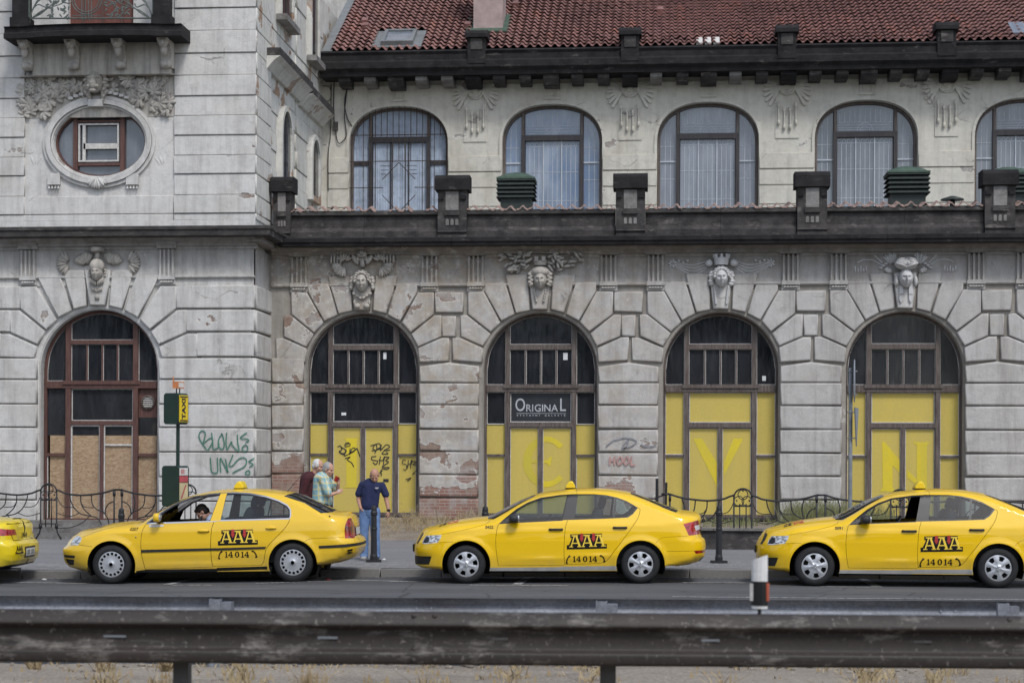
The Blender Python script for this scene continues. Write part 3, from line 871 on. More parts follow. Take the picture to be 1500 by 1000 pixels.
for r in range(18):
    for c in range(NC):
        x = -8.55 + c * TW; y = yr0 + r * TR * math.cos(SL); z = zr0 + r * TR * math.sin(SL)
        if SKX[0] - .1 < x + TW / 2 < SKX[1] + .1 and 1 <= r <= 5: continue
        if CHX[0] - .05 < x + TW / 2 < CHX[1] + .05 and 5 <= r <= 9: continue
        if r < 4 and x < 9.4 and cnt < 300:
            inst('roof_tile', tme, roof, (x + rnd.uniform(-.006, .006), y, z + rnd.uniform(-.006, .01)), (rnd.uniform(-.03, .03), rnd.uniform(-.04, .04), rnd.uniform(-.02, .02))); cnt += 1
        else:
            j = rnd.uniform(-.006, .01)
            rest.add([(a + x, b_ + y, d + z + j) for a, b_, d in tv], tf)
o = rest.build('roof_tiles', 'tile', roof, True); o['kind'] = 'stuff'
# skylight, chimney, vents
sk = bpy.data.objects.new('skylight', None); link(sk, roof); W[sk.name] = W[roof.name]
def onroof(x, d, h): return Vector((x, yr0 + d * math.cos(SL) - h * math.sin(SL), zr0 + d * math.sin(SL) + h * math.cos(SL)))
def roofbox(mb, x0, x1, d0, d1, h0, h1):
    return mb.add([onroof(x, d, h) for h in (h0, h1) for x, d in ((x0, d0), (x1, d0), (x1, d1), (x0, d1))], [(0, 3, 2, 1), (4, 5, 6, 7), (0, 1, 5, 4), (1, 2, 6, 5), (2, 3, 7, 6), (3, 0, 4, 7)])
roofbox(MB(), SKX[0] - .12, SKX[1] + .12, .28, 1.75, 0, .03).build('flashing', 'zinc', sk)
mb = MB()
a, c = SKX[0] + .12, SKX[1] - .12
for q in ((a, c, .42, .52), (a, c, 1.42, 1.52), (a, a + .09, .52, 1.42), (c - .09, c, .52, 1.42)): roofbox(mb, *q, .03, .15)
mb.build('skylight_frame', 'zinc', sk)
roofbox(MB(), a + .09, c - .09, .52, 1.42, .05, .10).build('skylight_pane', 'glass_sky', sk)
ch = MB().box(CHX[0], CHX[1], yr0 + 1.5, yr0 + 2.6, zr0 + .7, zr0 + 3.6).build('chimney', 'render_pink', roof)
roofbox(MB(), CHX[0] - .18, CHX[1] + .2, 1.45, 3.0, .02, .07).build('chimney_flashing', 'copper', ch)
for px, py in ((532, 35), (536, 47), (686, 46), (967, 22), (752, 4)):
    d_ = 2.2 if py > 30 else 3.1
    q = at(px, py, yr0 + d_ * .83)
    d = max(.8, (q.z - zr0) / math.sin(SL))
    mb = MB(); roofbox(mb, q.x - .08, q.x + .08, d, d + .25, .02, .16); mb.build('vent_tile', 'tile', roof)
mb = MB()
for i in range(3):
    x = at(1024 + i * 12.5, 62, yr0 + .1).x
    roofbox(mb, x - .07, x + .09, .02, .5, .03, .085)
mb.build('glass_tiles', 'bead', roof)
q = at(1483, 44, yr0 + .5); mb = MB(); roofbox(mb, q.x - .02, q.x + 1.2, .35, 1.3, .03, .11); mb.build('roof_hatch', 'glass_sky', roof)
roofbox(MB(), -8.76, -8.5, -.1, 9, .0, .06).build('verge_flashing', 'zinc', roof)
# ================================================================== ground floor windows
def clip_poly(x0, x1, z0, z1, xc, hw, zs, rz=None, n=10):
    """rectangle cut off by the arch of an opening"""
    rz = rz or hw
    f = lambda x: zs + rz * math.sqrt(max(0, 1 - ((x - xc) / hw) ** 2))
    top = []
    for i in range(n + 1):
        x = x1 + (x0 - x1) * i / n
        top.append((x, min(z1, f(x))))
    pl = [(x0, z0), (x1, z0)] + top
    out = [pl[0]]
    for q in pl[1:]:
        if (Vector(q) - Vector(out[-1])).length > 1e-4: out.append(q)
    return out
def frame_of(mb, poly, w, y0, y1):
    """a flat frame w wide just inside a polygon"""
    V, T = fill2d([poly], [inset(poly if area2(poly) > 0 else poly[::-1], w)])
    return slab(V, T, y0, y1, mb)
def rectp(x0, x1, z0, z1): return [(x0, z0), (x1, z0), (x1, z1), (x0, z1)]
def ribbon(pts, w, y, mb):
    """a painted stroke (flat, lying on plane y)"""
    P_ = [Vector(q) for q in pts]
    vs = []
    for i, q in enumerate(P_):
        t = (P_[min(i + 1, len(P_) - 1)] - P_[max(i - 1, 0)])
        if t.length < 1e-6: t = Vector((1, 0))
        n = Vector((-t.y, t.x)).normalized() * w / 2
        vs += [(q.x - n.x, y, q.y - n.y), (q.x + n.x, y, q.y + n.y)]
    return mb.add(vs, [(2 * i, 2 * i + 2, 2 * i + 3, 2 * i + 1) for i in range(len(P_) - 1)])
def smooth2(pts, n=5):
    """Catmull-Rom through the points"""
    P_ = [Vector(q) for q in pts]; P_ = [P_[0]] + P_ + [P_[-1]]
    out = []
    for i in range(1, len(P_) - 2):
        for k in range(n):
            t = k / n
            a, b_, c, d = P_[i - 1], P_[i], P_[i + 1], P_[i + 2]
            out.append(.5 * ((2 * b_) + (c - a) * t + (2 * a - 5 * b_ + 4 * c - d) * t * t + (3 * b_ - a - 3 * c + d) * t ** 3))
    out.append(P_[-2])
    return out
YW = Y0 + .40
PXM = 46.3 / 3000
def arch_window(k, xc, Yw, zf, hw, zs, fm, spec, lab, ybar, ytr, ysub, yside, ybot, parent, mull=(45.5, 52.2), yglass=622):
    """zf: photo row -> height; spec picks what fills each light"""
    m0, m1 = mull[0] * PXM, mull[1] * PXM
    root = MB()
    loop = archloop(xc, hw, zf(ybot), zs)
    frame_of(root, loop, .065, Yw - .05, Yw + .08)
    win = root.build('arched_window', fm, parent)
    win['label'] = lab
    hi = hw - .06
    S = lambda name, x0, x1, z0, z1, dy=.05, mat=fm: MB().prism(clip_poly(xc + x0, xc + x1, z0, z1, xc, hw - .03, zs), Yw - dy, Yw + .06).build(name, mat, win)
    for s in (-1, 1):
        a, c = sorted((s * m0, s * m1))
        S('mullion', a, c, zf(ybot), zf(440), .075)
    S('transom', -hi, hi, zf(ytr[1]), zf(ytr[0]), .085)
    S('transom_moulding', -m1 - .05, m1 + .05, zf(ytr[0] + 5), zf(ytr[0] - .5), .12)
    S('crossbar', -m0, m0, zf(ybar[1]), zf(ybar[0]), .06)
    S('crossbar', -m0, m0, zf(ysub[1]), zf(ysub[0]), .07)
    S('door_post', -.045, .045, zf(ybot), zf(ysub[1]), .065)
    for s in (-1, 1):
        a, c = sorted((s * m1, s * hi))
        S('side_bar', a, c, zf(yside[1]), zf(yside[0]), .045)
    for i in (-1, 0, 1):
        S('muntin', i * 22.6 * PXM - .016, i * 22.6 * PXM + .016, zf(ytr[0]), zf(ybar[1]), .045)
    def pane(x0, x1, ya, yb, mat, name='pane', dy=0.0, bead=.018):
        pl = clip_poly(xc + x0, xc + x1, zf(yb), zf(ya), xc, hw - .06, zs)
        MB().prism(pl, Yw + .012 - dy, Yw + .022).build(name, mat, win)
        if bead:
            mb = MB(); frame_of(mb, pl if area2(pl) > 0 else pl[::-1], bead, Yw - .012 - dy, Yw + .02); mb.build('bead', 'bead', win)
    # head: lunette, side lights, row of four
    pane(-m0, m0, 440, ybar[0], 'glass', bead=.012)
    for s in (-1, 1):
        a, c = sorted((s * m1, s * hi))
        pane(a, c, 440, ytr[0], 'glass', bead=.012)
    for i in range(4):
        a = -m0 + .0 if i == 0 else (i - 2) * 22.6 * PXM + .016
        c = m0 if i == 3 else (i - 1) * 22.6 * PXM - .016
        pane(a, c, ybar[1], ytr[0], 'glass', bead=.010)
    # below the transom
    for i, s in enumerate((-1, 1)):
        a, c = sorted((s * m1, s * hi))
        up = spec['side']
        if up == 'board':
            pane(a, c, ytr[1], yside[0], 'panel', 'board'); pane(a, c, yside[1], ybot - 1, 'panel', 'board')
        elif up == 'half':
            pane(a, c, ytr[1], yglass, 'glass'); pane(a, c, yglass, yside[0], 'panel', 'board', bead=0); pane(a, c, yside[1], ybot - 1, 'panel', 'board')
        else:
            if s < 0: pane(a, c, ytr[1], 637.6, 'glass', bead=0)
            else:
                pane(a, c, ytr[1], 611, 'frame_red', 'vent_board', bead=0); pane(a, c, 611, 637.6, 'glass', bead=0)
                q = (xc + (a + c) / 2, Yw - .01, zf(589))
                MB().lathe([(.155, .03), (.155, -.03), (.13, -.04), (.125, 0)], q, 20, 'Y', False).build('vent_ring', 'frame', win)
                mb = MB()
                for j in range(5): mb.box(q[0] - .11, q[0] + .11, Yw - .03, Yw - .01, q[2] - .1 + j * .045, q[2] - .1 + j * .045 + .022)
                mb.build('vent_slats', 'bead', win)
            o0 = .02 if s > 0 else .06
            pane(a + (.06 if s < 0 else 0), c - .01, 637.6, yside[0], 'osb', 'board', bead=0); pane(a + (.06 if s < 0 else 0), c - .01, yside[1], ybot - 1, 'osb', 'board', bead=0)
            if s < 0: MB().box(xc + a, xc + a + .022, Yw - .02, Yw + .01, zf(ybot), zf(yside[1])).build('bead', 'bead', win)
    mid = spec['mid']
    pane(-m0 + .01, m0 - .01, ytr[1] + .6, ysub[0], dict(board='panel', sign='signblack').get(mid, 'glass'), 'board' if mid == 'board' else 'sign_board' if mid == 'sign' else 'pane')
    for s in (-1, 1):
        a, c = sorted((s * .05, s * (m0 - .012)))
        if spec['door'] == 'osb':
            pane(a, c, ysub[1], 637.6, 'glass', 'pane', bead=0); pane(a, c, 637.6 if s < 0 else 652, ybot - 1, 'osb', 'door_leaf', bead=0.0)
            if s > 0: pane(a, c, 637.6, 650, 'osb', 'board', bead=0); MB().box(xc + a, xc + c, Yw - .03, Yw + .02, zf(652.5), zf(650)).build('bead', 'bead', win)
            mb = MB(); frame_of(mb, rectp(xc + a - .012, xc + c + .012, zf(ybot - .5), zf(ysub[1] + .4)), .03, Yw - .035, Yw); mb.build('bead', 'bead', win)
        else: pane(a, c, ysub[1] + 1, ybot - 1.5, 'panel', 'door_leaf', .012, .014)
    MB().box(xc - hw, xc + hw, Yw - .09, Yw + .08, zf(ybot + 4), zf(ybot)).build('threshold', 'frame_dark', win)
    return win
specs = {1: dict(side='half', mid='glass', door='board'), 2: dict(side='half', mid='sign', door='board'), 3: dict(side='board', mid='board', door='board'), 4: dict(side='board', mid='board', door='board')}
labs = {1: 'arched window and door behind the three standing men, boarded yellow with scrawled black tags', 2: 'arched window with black gallery sign over yellow boards', 3: 'arched window boarded yellow with a worn letter V', 4: 'arched window boarded yellow with a worn letter N'}
wins = {}
HWW = ARW - .012
for k in (1, 2, 3, 4):
    xc = X3 + (k - 3) * P + (0.0, -.025, 0, 0, .0)[k]
    wins[k] = arch_window(k, xc, YW, lambda y: Z(y, YW, 1056), HWW, ZS, 'frame', specs[k], labs[k], (504, 511.5), (563.5, 574), (618.8, 626), (666, 668.8), 757.5, bldg)
# dark room behind
MB().box(XT + .1, XR, Y0 + 3.2, Y0 + 3.3, 0, Z(345)).build('room_wall', 'interior', bldg)
MB().box(XT + .1, XR, Y0 + .62, Y0 + 3.2, .3, .45).build('room_floor', 'interior', bldg)
MAT['paper'] = flat('white_paper', (.62, .63, .62), .8)
for k, pts in ((1, [(561.5, 516, 566, 526), (500, 604, 507, 608)]), (2, [(825, 516.5, 831.5, 527)]), (3, [(1116.5, 550.5, 1122, 557.5)])):
    for a, b_, c, d in pts:
        q0, q1 = at(a, d, YW), at(c, b_, YW)
        MB().box(q0.x, q1.x, YW + .002, YW + .008, q0.z, q1.z).build('paper_note', 'paper', wins[k])

# ---- lettering on the boards
YD = YW - .006          # just proud of the door boards
def lay(name, polys, mat, parent, Y, holes=(), th=.004):
    V, T = fill2d(polys, holes)
    return slab(V, T, Y, Y + th).build(name, mat, parent)
t1 = lambda pts: tr(pts, 440, 600, YD, 5.883)
lay('letter', [t1([(395, 262), (372, 245), (505, 245), (486, 262), (484, 650), (500, 670), (375, 670), (396, 650)])], 'letter', wins[1], YD)
t3 = lambda pts: tr(pts, *C7b, YD)
lay('letter', [t3([(912, 436), (958, 436), (1043, 572), (1043, 702)])], 'letter', wins[3], YD)
lay('letter', [t3([(1124, 436), (1174, 436), (1073, 628), (1073, 560)])], 'letter', wins[3], YD)
t4 = lambda pts: tr(pts, 1080, 520, YD)
lay('letter', [t4([(758, 452), (772, 455), (860, 560), (860, 625), (812, 575), (812, 692), (825, 712), (745, 712), (760, 692)])], 'letter', wins[4], YD)
lay('letter', [t4([(890, 600), (940, 650), (940, 470), (918, 455), (1010, 455), (992, 470), (992, 700), (965, 700), (890, 640)])], 'letter', wins[4], YD)
q = at(700 + 545 / 5.558, 560 + 645 / 5.558, YD)
rx, rz, tw = 185 / 5.558 * PXM, 207 / 5.558 * PXM, .16
def ring_part(x0, x1):
    A0, A1 = 38, 322
    out = arc(q.x + .02, q.z, rx, A0, A1, 40, rz) ; inn = arc(q.x + .05, q.z, rx - tw, A1 - 2, A0 + 2, 40, rz - .13)
    poly = out + inn
    V, T = fill2d([poly, [(q.x - rx + .1, q.z + .035), (q.x + .04, q.z + .03), (q.x + .16, q.z + .16), (q.x + .12, q.z - .09), (q.x + .04, q.z - .03), (q.x - rx + .1, q.z - .03)]])
    c = V[T].mean(1)
    return V, T[(c[:, 0] > x0) & (c[:, 0] < x1)]
xm = X3 - P - .025
V, T = cdt([[(xm - 1, 0), (xm - .06, 0), (xm - .06, 5), (xm - 1, 5)]])
for a, c in ((xm - 1, xm - .055), (xm + .055, xm + 1)):
    A0, A1 = 40, 320
    out = arc(q.x + .02, q.z, rx, A0, A1, 40, rz); inn = arc(q.x + .05, q.z, rx - tw, A1 - 2, A0 + 2, 40, rz - .13)
    tongue = [(q.x - rx + .1, q.z + .035), (q.x + .04, q.z + .03), (q.x + .17, q.z + .14), (q.x + .12, q.z - .11), (q.x + .04, q.z - .03), (q.x - rx + .1, q.z - .03)]
    cut = rectp(a, c, q.z - 1, q.z + 1)
    V, T = cdt([out + inn, tongue, cut])
    cc = V[T].mean(1)
    kp = (pip(cc[:, 0], cc[:, 1], out + inn) | pip(cc[:, 0], cc[:, 1], tongue)) & pip(cc[:, 0], cc[:, 1], cut)
    slab(V, T[kp], YD, YD + .004).build('letter', 'letter2' if a < xm - .5 else 'letter', wins[2])
MAT['letter2']

def text_polys(body, size, align='CENTER', bold=0.0, sx=1.0):
    cu = bpy.data.curves.new('t', 'FONT'); cu.body = body; cu.size = size; cu.align_x = align; cu.align_y = 'CENTER'; cu.offset = bold; cu.resolution_u = 3
    cu.fill_mode = 'FRONT'
    o = bpy.data.objects.new('t', cu); COL.objects.link(o)
    dg = bpy.context.evaluated_depsgraph_get()
    me = bpy.data.meshes.new_from_object(o.evaluated_get(dg))
    vs = [(v.co.x * sx, v.co.y) for v in me.vertices]; fs = [list(p_.vertices) for p_ in me.polygons]
    bpy.data.objects.remove(o); bpy.data.curves.remove(cu); bpy.data.meshes.remove(me)
    return vs, fs
def wall_text(name, body, size, c, mat, parent, bold=0.0, sx=1.0):
    vs, fs = text_polys(body, size, bold=bold, sx=sx)
    return MB().add([(c[0] + x, c[1], c[2] + z) for x, z in vs], fs).build(name, mat, parent)
sg = lambda u, v: at(700 + u / 5.558, 560 + v / 5.558, YW - .004)
SY = YW + .004
def sgt(name, body, u, v, h, sx=1.0, bold=.002):
    q = at(700 + u / 5.558, 560 + v / 5.558, SY)
    wall_text(name, body, h / 5.558 * PXM / .70, (q.x, SY, q.z), 'silver', wins[2], bold, sx)
MAT['silver']
for ch_, u, v, h, sx in (('O', 345, 187, 105, .72), ('R', 412, 211, 58, .95), ('I', 446, 211, 58, 1), ('G', 488, 211, 58, .95), ('I', 527, 211, 58, 1), ('N', 566, 211, 58, .95), ('A', 625, 211, 58, .95), ('L', 690, 187, 105, .75)):
    sgt('sign_letter', ch_, u, v, h, sx)
a, c = at(700 + 315 / 5.558, 560 + 249 / 5.558, SY), at(700 + 718 / 5.558, 560 + 253 / 5.558, SY)
MB().box(a.x, c.x, SY, SY + .002, c.z, a.z).build('sign_rule', 'silver', wins[2])
for i, ch_ in enumerate('VÝSTAVNÍ GALERIE'):
    if ch_ != ' ': sgt('sign_letter', ch_, 322 + i * 25.6, 268, 15, 1.05, .001)

# ---- scrawled tags on the boards and the tower wall
def tagline(name, strokes, conv, w, mat, parent, Y):
    mb = MB()
    for i, s in enumerate(strokes): ribbon([(q[0], q[1]) for q in smooth2(conv(s))], w, Y - .0004 * i, mb)
    return mb.build(name, mat, parent)
MAT['ink'] = flat('black_marker', (.02, .022, .028), .6, var=.3)
MAT['ink_green'] = flat('green_spray_paint', (.055, .175, .12), .6, var=.3, scale=20)
MAT['ink_red'] = flat('faded_red_paint', (.42, .24, .22), .8, var=.3, scale=10)
MAT['ink_grey'] = flat('grey_spray_paint', (.22, .22, .24), .8, var=.3, scale=10)
t1b = lambda pts: tr(pts, 440, 600, YD - .003, 5.883)
tagline('graffiti_tag', [[(320, 320), (345, 310), (355, 345), (335, 365), (375, 375), (395, 350), (350, 320)], [(395, 345), (380, 395), (430, 375)], [(395, 300), (425, 290), (425, 310), (385, 315), (395, 285), (420, 283)],
                         [(430, 330), (425, 385), (445, 335), (470, 330), (465, 355), (425, 375), (480, 340), (490, 335), (515, 405)], [(385, 420), (430, 405), (405, 430), (440, 455), (460, 490)], [(335, 350), (350, 375), (380, 385)]], t1b, .022, 'ink', wins[1], YD - .005)
tagline('graffiti_tag', [[(605, 310), (640, 300), (625, 330), (645, 350), (615, 350)], [(650, 290), (660, 330), (640, 375)], [(640, 300), (680, 290), (690, 320), (650, 345), (700, 330)], [(700, 300), (690, 350), (740, 300), (770, 320), (720, 350), (775, 345)], [(720, 355), (705, 378), (755, 378), (740, 365)],
                         [(655, 400), (615, 405), (620, 430), (665, 440), (650, 470), (625, 450)], [(690, 400), (680, 470)], [(675, 430), (710, 435), (725, 400), (715, 470)], [(725, 405), (765, 410), (735, 435), (760, 450), (705, 490), (765, 495), (745, 510), (700, 505)], [(690, 520), (705, 525), (685, 540), (700, 550), (695, 570)]], t1b, .020, 'ink', wins[1], YD - .005)
tagline('graffiti_tag', [[(910, 435), (885, 430), (880, 460), (915, 475), (910, 515), (885, 510)], [(930, 430), (925, 500)], [(925, 465), (960, 460), (955, 430), (950, 505)], [(965, 440), (1000, 450), (970, 470), (1000, 480), (1000, 520), (965, 555)], [(905, 600), (955, 585), (925, 605), (935, 610)]], t1b, .018, 'ink', wins[1], YD - .005)
q0, q1 = at(440 + 715 / 5.883, 600 + 620 / 5.883, YD), at(440 + 760 / 5.883, 600 + 595 / 5.883, YD)
MB().box(q0.x, q1.x, YD - .006, YD, q0.z, q1.z).build('sticker', 'ink', wins[1])
gp = lambda pts: tr(pts, *C7b, Y0 - .02)
tagline('graffiti_tag', [[(478, 530), (476, 575)], [(478, 552), (500, 550)], [(500, 528), (500, 575)], [(530, 530), (515, 550), (522, 572), (540, 560), (540, 538), (530, 530)], [(562, 532), (550, 555), (560, 572), (575, 558), (572, 536), (562, 532)], [(590, 530), (588, 574), (610, 572)]], gp, .035, 'ink_red', gw, Y0 - .03)
tagline('graffiti_tag', [[(455, 480), (490, 450), (520, 440), (560, 432), (600, 440), (615, 455), (590, 475), (540, 485), (575, 440), (560, 480), (540, 495)], [(640, 465), (655, 475), (690, 478), (720, 470)]], gp, .03, 'ink_grey', gw, Y0 - .03)

# ================================================================== upper windows
YUW = YU + .30
PXU = 53.6 / 3000
def upper_window(k, xc):
    zf = lambda y: Z(y, YUW, 1037)
    zb, zt = zf(330), ZUT - ZUS
    root = MB()
    lp = basket(xc, UH - .005, zb, ZUS, zt)
    frame_of(root, lp, .075, YUW - .06, YUW + .1)
    fm = 'frame_dark'
    win = root.build('basket_arched_window', 'frame', bldg)
    m0, m1 = 77 / 2 * PXU + .03, 77 / 2 * PXU + .13
    rzz = zt - .05
    def cl(x0, x1, z0, z1):
        top = []
        for i in range(11):
            x = x1 + (x0 - x1) * i / 10
            t = min(1, abs(x - xc) / (UH - .04)); f = ZUS + rzz * (1 - t ** 2.35) ** (1 / 2.35)
            top.append((x, min(z1, f)))
        return [(x0, z0), (x1, z0)] + [q for i, q in enumerate(top) if i == 0 or (Vector(q) - Vector(top[i - 1])).length > 1e-4]
    S = lambda nm, x0, x1, z0, z1, dy, mt=fm: MB().prism(cl(xc + x0, xc + x1, z0, z1), YUW - dy, YUW + .08).build(nm, mt, win)
    for s in (-1, 1):
        a, c = sorted((s * m0, s * m1))
        S('mullion', a, c, zb, zf(196), .09); S('mullion', a + .012, c - .012, zf(196), zf(140), .07, 'frame')
    S('transom', -m0, m0, zf(204), zf(196), .09)
    g = {2: 'glass_blue', 3: 'glass_sky'}.get(k, 'glass_grey')
    hi = UH - .07
    def pane(x0, x1, z0, z1):
        MB().prism(cl(xc + x0, xc + x1, z0, z1), YUW + .02, YUW + .03).build('pane', g, win)
    if k == 1: g = 'curtain'
    pane(-m0, m0, zf(196), zf(140))
    third = 2 * m0 / 3
    for i in range(3): pane(-m0 + i * third + .012, -m0 + (i + 1) * third - .012, zb, zf(204))
    for s in (-1, 1):
        a, c = sorted((s * m1, s * hi))
        pane(a, c, zf(236), zf(140)); pane(a, c, zb, zf(237.5))
        S('side_bar', a, c, zf(237.5), zf(235.5) if k > 1 else zf(231), .02, 'lead' if k > 1 else fm)
    for i in (1, 2): S('sash_bar', -m0 + i * third - .014, -m0 + i * third + .014, zb, zf(204), .02, 'lead' if k > 1 else fm)
    if k > 1:
        mb = MB(); Yl = YUW + .012; w = .013
        def vl(x, z0, z1): mb.box(xc + x - w / 2, xc + x + w / 2, Yl, Yl + .01, z0, z1)
        def hl(x0, x1, z): mb.box(xc + x0, xc + x1, Yl - .002, Yl + .008, z - w / 2, z + w / 2)
        for i in range(3):
            x0 = -m0 + i * third
            for j in range(3):
                x = x0 + third * (j + 1) / 4
                vl(x, zb, zf(212))
            for y in (212, 250, 292): hl(x0 + .02, x0 + third - .02, zf(y))
            for j in range(4):
                ribbon([(xc + x0 + third * (j + .5) / 4 + .045 * math.cos(a_ * .6), zf(209.5) + .05 * math.sin(a_ * .6)) for a_ in range(12)], w, Yl - .001, mb)
        for s in (-1, 1):
            for j in range(2):
                x = s * (m1 + (hi - m1) * (j + 1) / 3)
                zt_ = zf(176 if j == 0 else 186) if True else 0
                vl(x, zb, zt_)
            a, c = sorted((s * (m1 + .01), s * (hi - .01)))
            for y in (214, 262): hl(a, c, zf(y))
        for j in range(11):
            x = -m0 + 2 * m0 * (j + .5) / 11
            if abs(x) < m0 - .04: vl(x, zf(182), zf(182) + .33 * (1.15 - (x / m0) ** 2 * .6))
        for y in (182, 186, 190, 193): hl(-m0 + .02, m0 - .02, zf(y))
        for r_ in (.12, .2):
            ribbon([(xc + r_ * math.cos(PI * a_ / 12), zf(194.5) + r_ * math.sin(PI * a_ / 12)) for a_ in range(13)], w, Yl - .003, mb)
        mb.build('leadwork', 'lead', win)
    else:
        # folds of the net curtain and the iron grille in front
        mb = MB()
        for i in range(60):
            x = xc - hi + 2 * hi * i / 60 + rnd.uniform(-.01, .01)
            if abs(abs(x - xc) - (m0 + m1) / 2) < .08: continue
            t = min(1, abs(x - xc) / (UH - .04)); top = ZUS + rzz * (1 - t ** 2.35) ** (1 / 2.35) - .06
            mb.tube([(x, YUW + .016, zb), (x, YUW + .016, top)], rnd.uniform(.008, .016), 5)
        mb.build('curtain_folds', 'curtain', win)
        gr = MB()
        for i in range(17):
            x = xc - UH + .05 + (2 * UH - .1) * i / 16
            t = min(1, abs(x - xc) / (UH - .01)); top = ZUS + zt * (1 - t ** 2.35) ** (1 / 2.35)
            low = zb if abs(x - xc) > .47 else zf(233)
            gr.tube([(x, YU + .10, zf(196) if i % 2 and abs(x - xc) > .47 else low), (x, YU + .10, top)], .011, 5)
        for y in (194, 233): gr.tube([(xc - UH, YU + .09, zf(y)), (xc + UH, YU + .09, zf(y))], .013, 5)
        for s in (-1, 1):
            gr.tube([(xc + s * UH, YU + .09, zf(272)), (xc + s * .42, YU + .09, zf(272))], .013, 5)
            gr.tube([(xc, YU + .09, zf(235)), (xc + s * .44, YU + .09, zf(260))], .012, 5)
            gr.tube([(xc + s * .44, YU + .09, zf(283)), (xc + s * .05, YU + .09, zf(306))], .012, 5)
            gr.tube([(xc + s * .17, YU + .11, zb), (xc + s * .17, YU + .11, zf(205))], .014, 5)
            for y in (240, 246, 252): gr.tube([(xc + s * (.44 - (260 - y) * .012), YU + .09, zf(y)), (xc + s * .48, YU + .09, zf(y))], .008, 4)
        gr.build('iron_grille', 'iron_rust', win)
    return win
ul = ['', 'upper window behind an iron grille with pale curtain folds', 'upper window with leaded panes coloured like reflected blue sky behind the first green ventilator', 'upper window with grey leaded panes between the black pedestals', 'upper window with leaded panes behind the second green ventilator', 'upper window cut off by the right edge of the picture']
for k, x in enumerate(ucs, 1):
    o = upper_window(k, x); o['label'] = ul[k]
MB().box(-9, XR, YU + 1.2, YU + 1.3, zbu, zu(100)).build('upper_room_wall', 'interior', bldg)

# ================================================================== the tower
XTC = at(143.1, 560, YT).x
zt_ = lambda y: Z(y, YT, 200)
XTL = 2 * XTC - XT
PXT = 44.9 / 3000
HWT = (825 - 205) / 2 / 3.5714 * PXT
ZTS = zt_(454.5) - HWT
lp = archloop(XTC, HWT + .06, zt_(763) - .5, ZTS)
oc = at(515 / 3.5714, 741 / 3.5714, YT); ORX, ORZ = 247 / 3.5714 * PXT, 180 / 3.5714 * PXT
oval = arc(oc.x, oc.z, ORX, 0, 354, 40, ORZ)
bdoor = [(at(98, 0, YT).x, zt_(-90)), (at(194, 0, YT).x, zt_(-90)), (at(194, 0, YT).x, zt_(36)), (at(98, 0, YT).x, zt_(36))]
V, T = fill2d([[(XTL, -.1), (XT - .13, -.1), (XT - .13, zt_(-140)), (XTL, zt_(-140))]], [lp, oval, bdoor])
tw_ = slab(V, T, YT + .085, YT + .7).build('tower_wall', 'tower_up', bldg)
# side of the tower, running back past the wing
MB().box(XT - .6, XT - .13, YT + .13, 60, -.1, zt_(-140)).build('tower_side_wall', 'tower_side', bldg)
tl = lambda pts: tr(pts, 0, 260, YT, X=XTC)
thalf = dict(V1=[(383, 692), (458, 673), (442, 482), (325, 482)], V2=[(303, 738), (380, 694), (318, 514), (192, 514)], V3=[(243, 800), (300, 742), (190, 568), (103, 568), (103, 686)], V4=[(197, 878), (240, 804), (103, 692), (50, 692), (50, 810)], V5=[(182, 945), (196, 882), (48, 816), (-5, 816), (-5, 940)])
for nm, pl in thalf.items():
    for s in (1, -1): block('voussoir', [(s * x + XTC, z) for x, z in tl(pl)], YT + .14, .155, .032, 'tower', tw_)
block('keystone', [(x + XTC, z) for x, z in tl([(468, 672), (555, 672), (582, 480), (440, 480)])], YT + .14, .19, .04, 'tower', tw_, .003)
def mirrored(x0, x1): return [(x0, x1), (2 * XTC - x1, 2 * XTC - x0)]
U = lambda u, oy=260: at(u / 3.5714, 400, YT).x
trow = [(562, 686, 919), (690, 806, 972), (810, 938, 1026)]
zrows = [(260 + a / 3.5714, 260 + c / 3.5714, U(u)) for a, c, u in trow] + [(a, c, XTC + HWT + .075) for a, c in zip((523.5, 555.5, 591.4, 625.9, 661.4, 697.8, 733), (555.5, 591.4, 625.9, 661.4, 697.8, 733, 766))]
side_map = lambda v: (-v[1], v[0], v[2])
sw = bpy.data.objects['tower_side_wall']
def side_block(y0, y1, z0, z1, d, bev, mat='tower_side', name='quoin'):
    vs, fs, ns, (cy, cz) = pillow(inset(rectp(y0, y1, z0, z1), .008), d, bev, .004, 3, side_map)
    return inst(name, mkmesh(name, vs, fs, mat, True, None, ns), sw, (XT - .14, cy, cz))
for a, c, x0 in zrows:
    for l, r_ in mirrored(x0, XT - .02):
        block('wall_block', [(l, zt_(c)), (r_, zt_(c)), (r_, zt_(a)), (l, zt_(a))], YT + .14, .155, .032, 'tower', tw_)
    side_block(YT + .06, Y0 + .2, zt_(c), zt_(a), .15, .05, 'tower')
# frieze of the tower
tf_ = MB().box(XTL, XT - .06, YT + .05, YT + .2, zt_(418), zt_(362)).build('tower_frieze', 'tower', bldg)
MB().box(XT - .2, XT - .06, YT + .06, Y0 + .2, zt_(418), zt_(362)).build('tower_frieze_return', 'tower', tf_)
MB().sweep([(YT + .1, zt_(407.5)), (YT + .0, zt_(407.5)), (YT - .02, zt_(406)), (YT - .02, zt_(404.5)), (YT + .1, zt_(403.5))], XTL, XT - .04).build('string_course', 'tower', tf_)
for u in (147, 873):
    frieze_bracket('fluted_bracket', U(u), YT + .04, 200, tf_, 'tower', .17, 1, 361, 415.5)
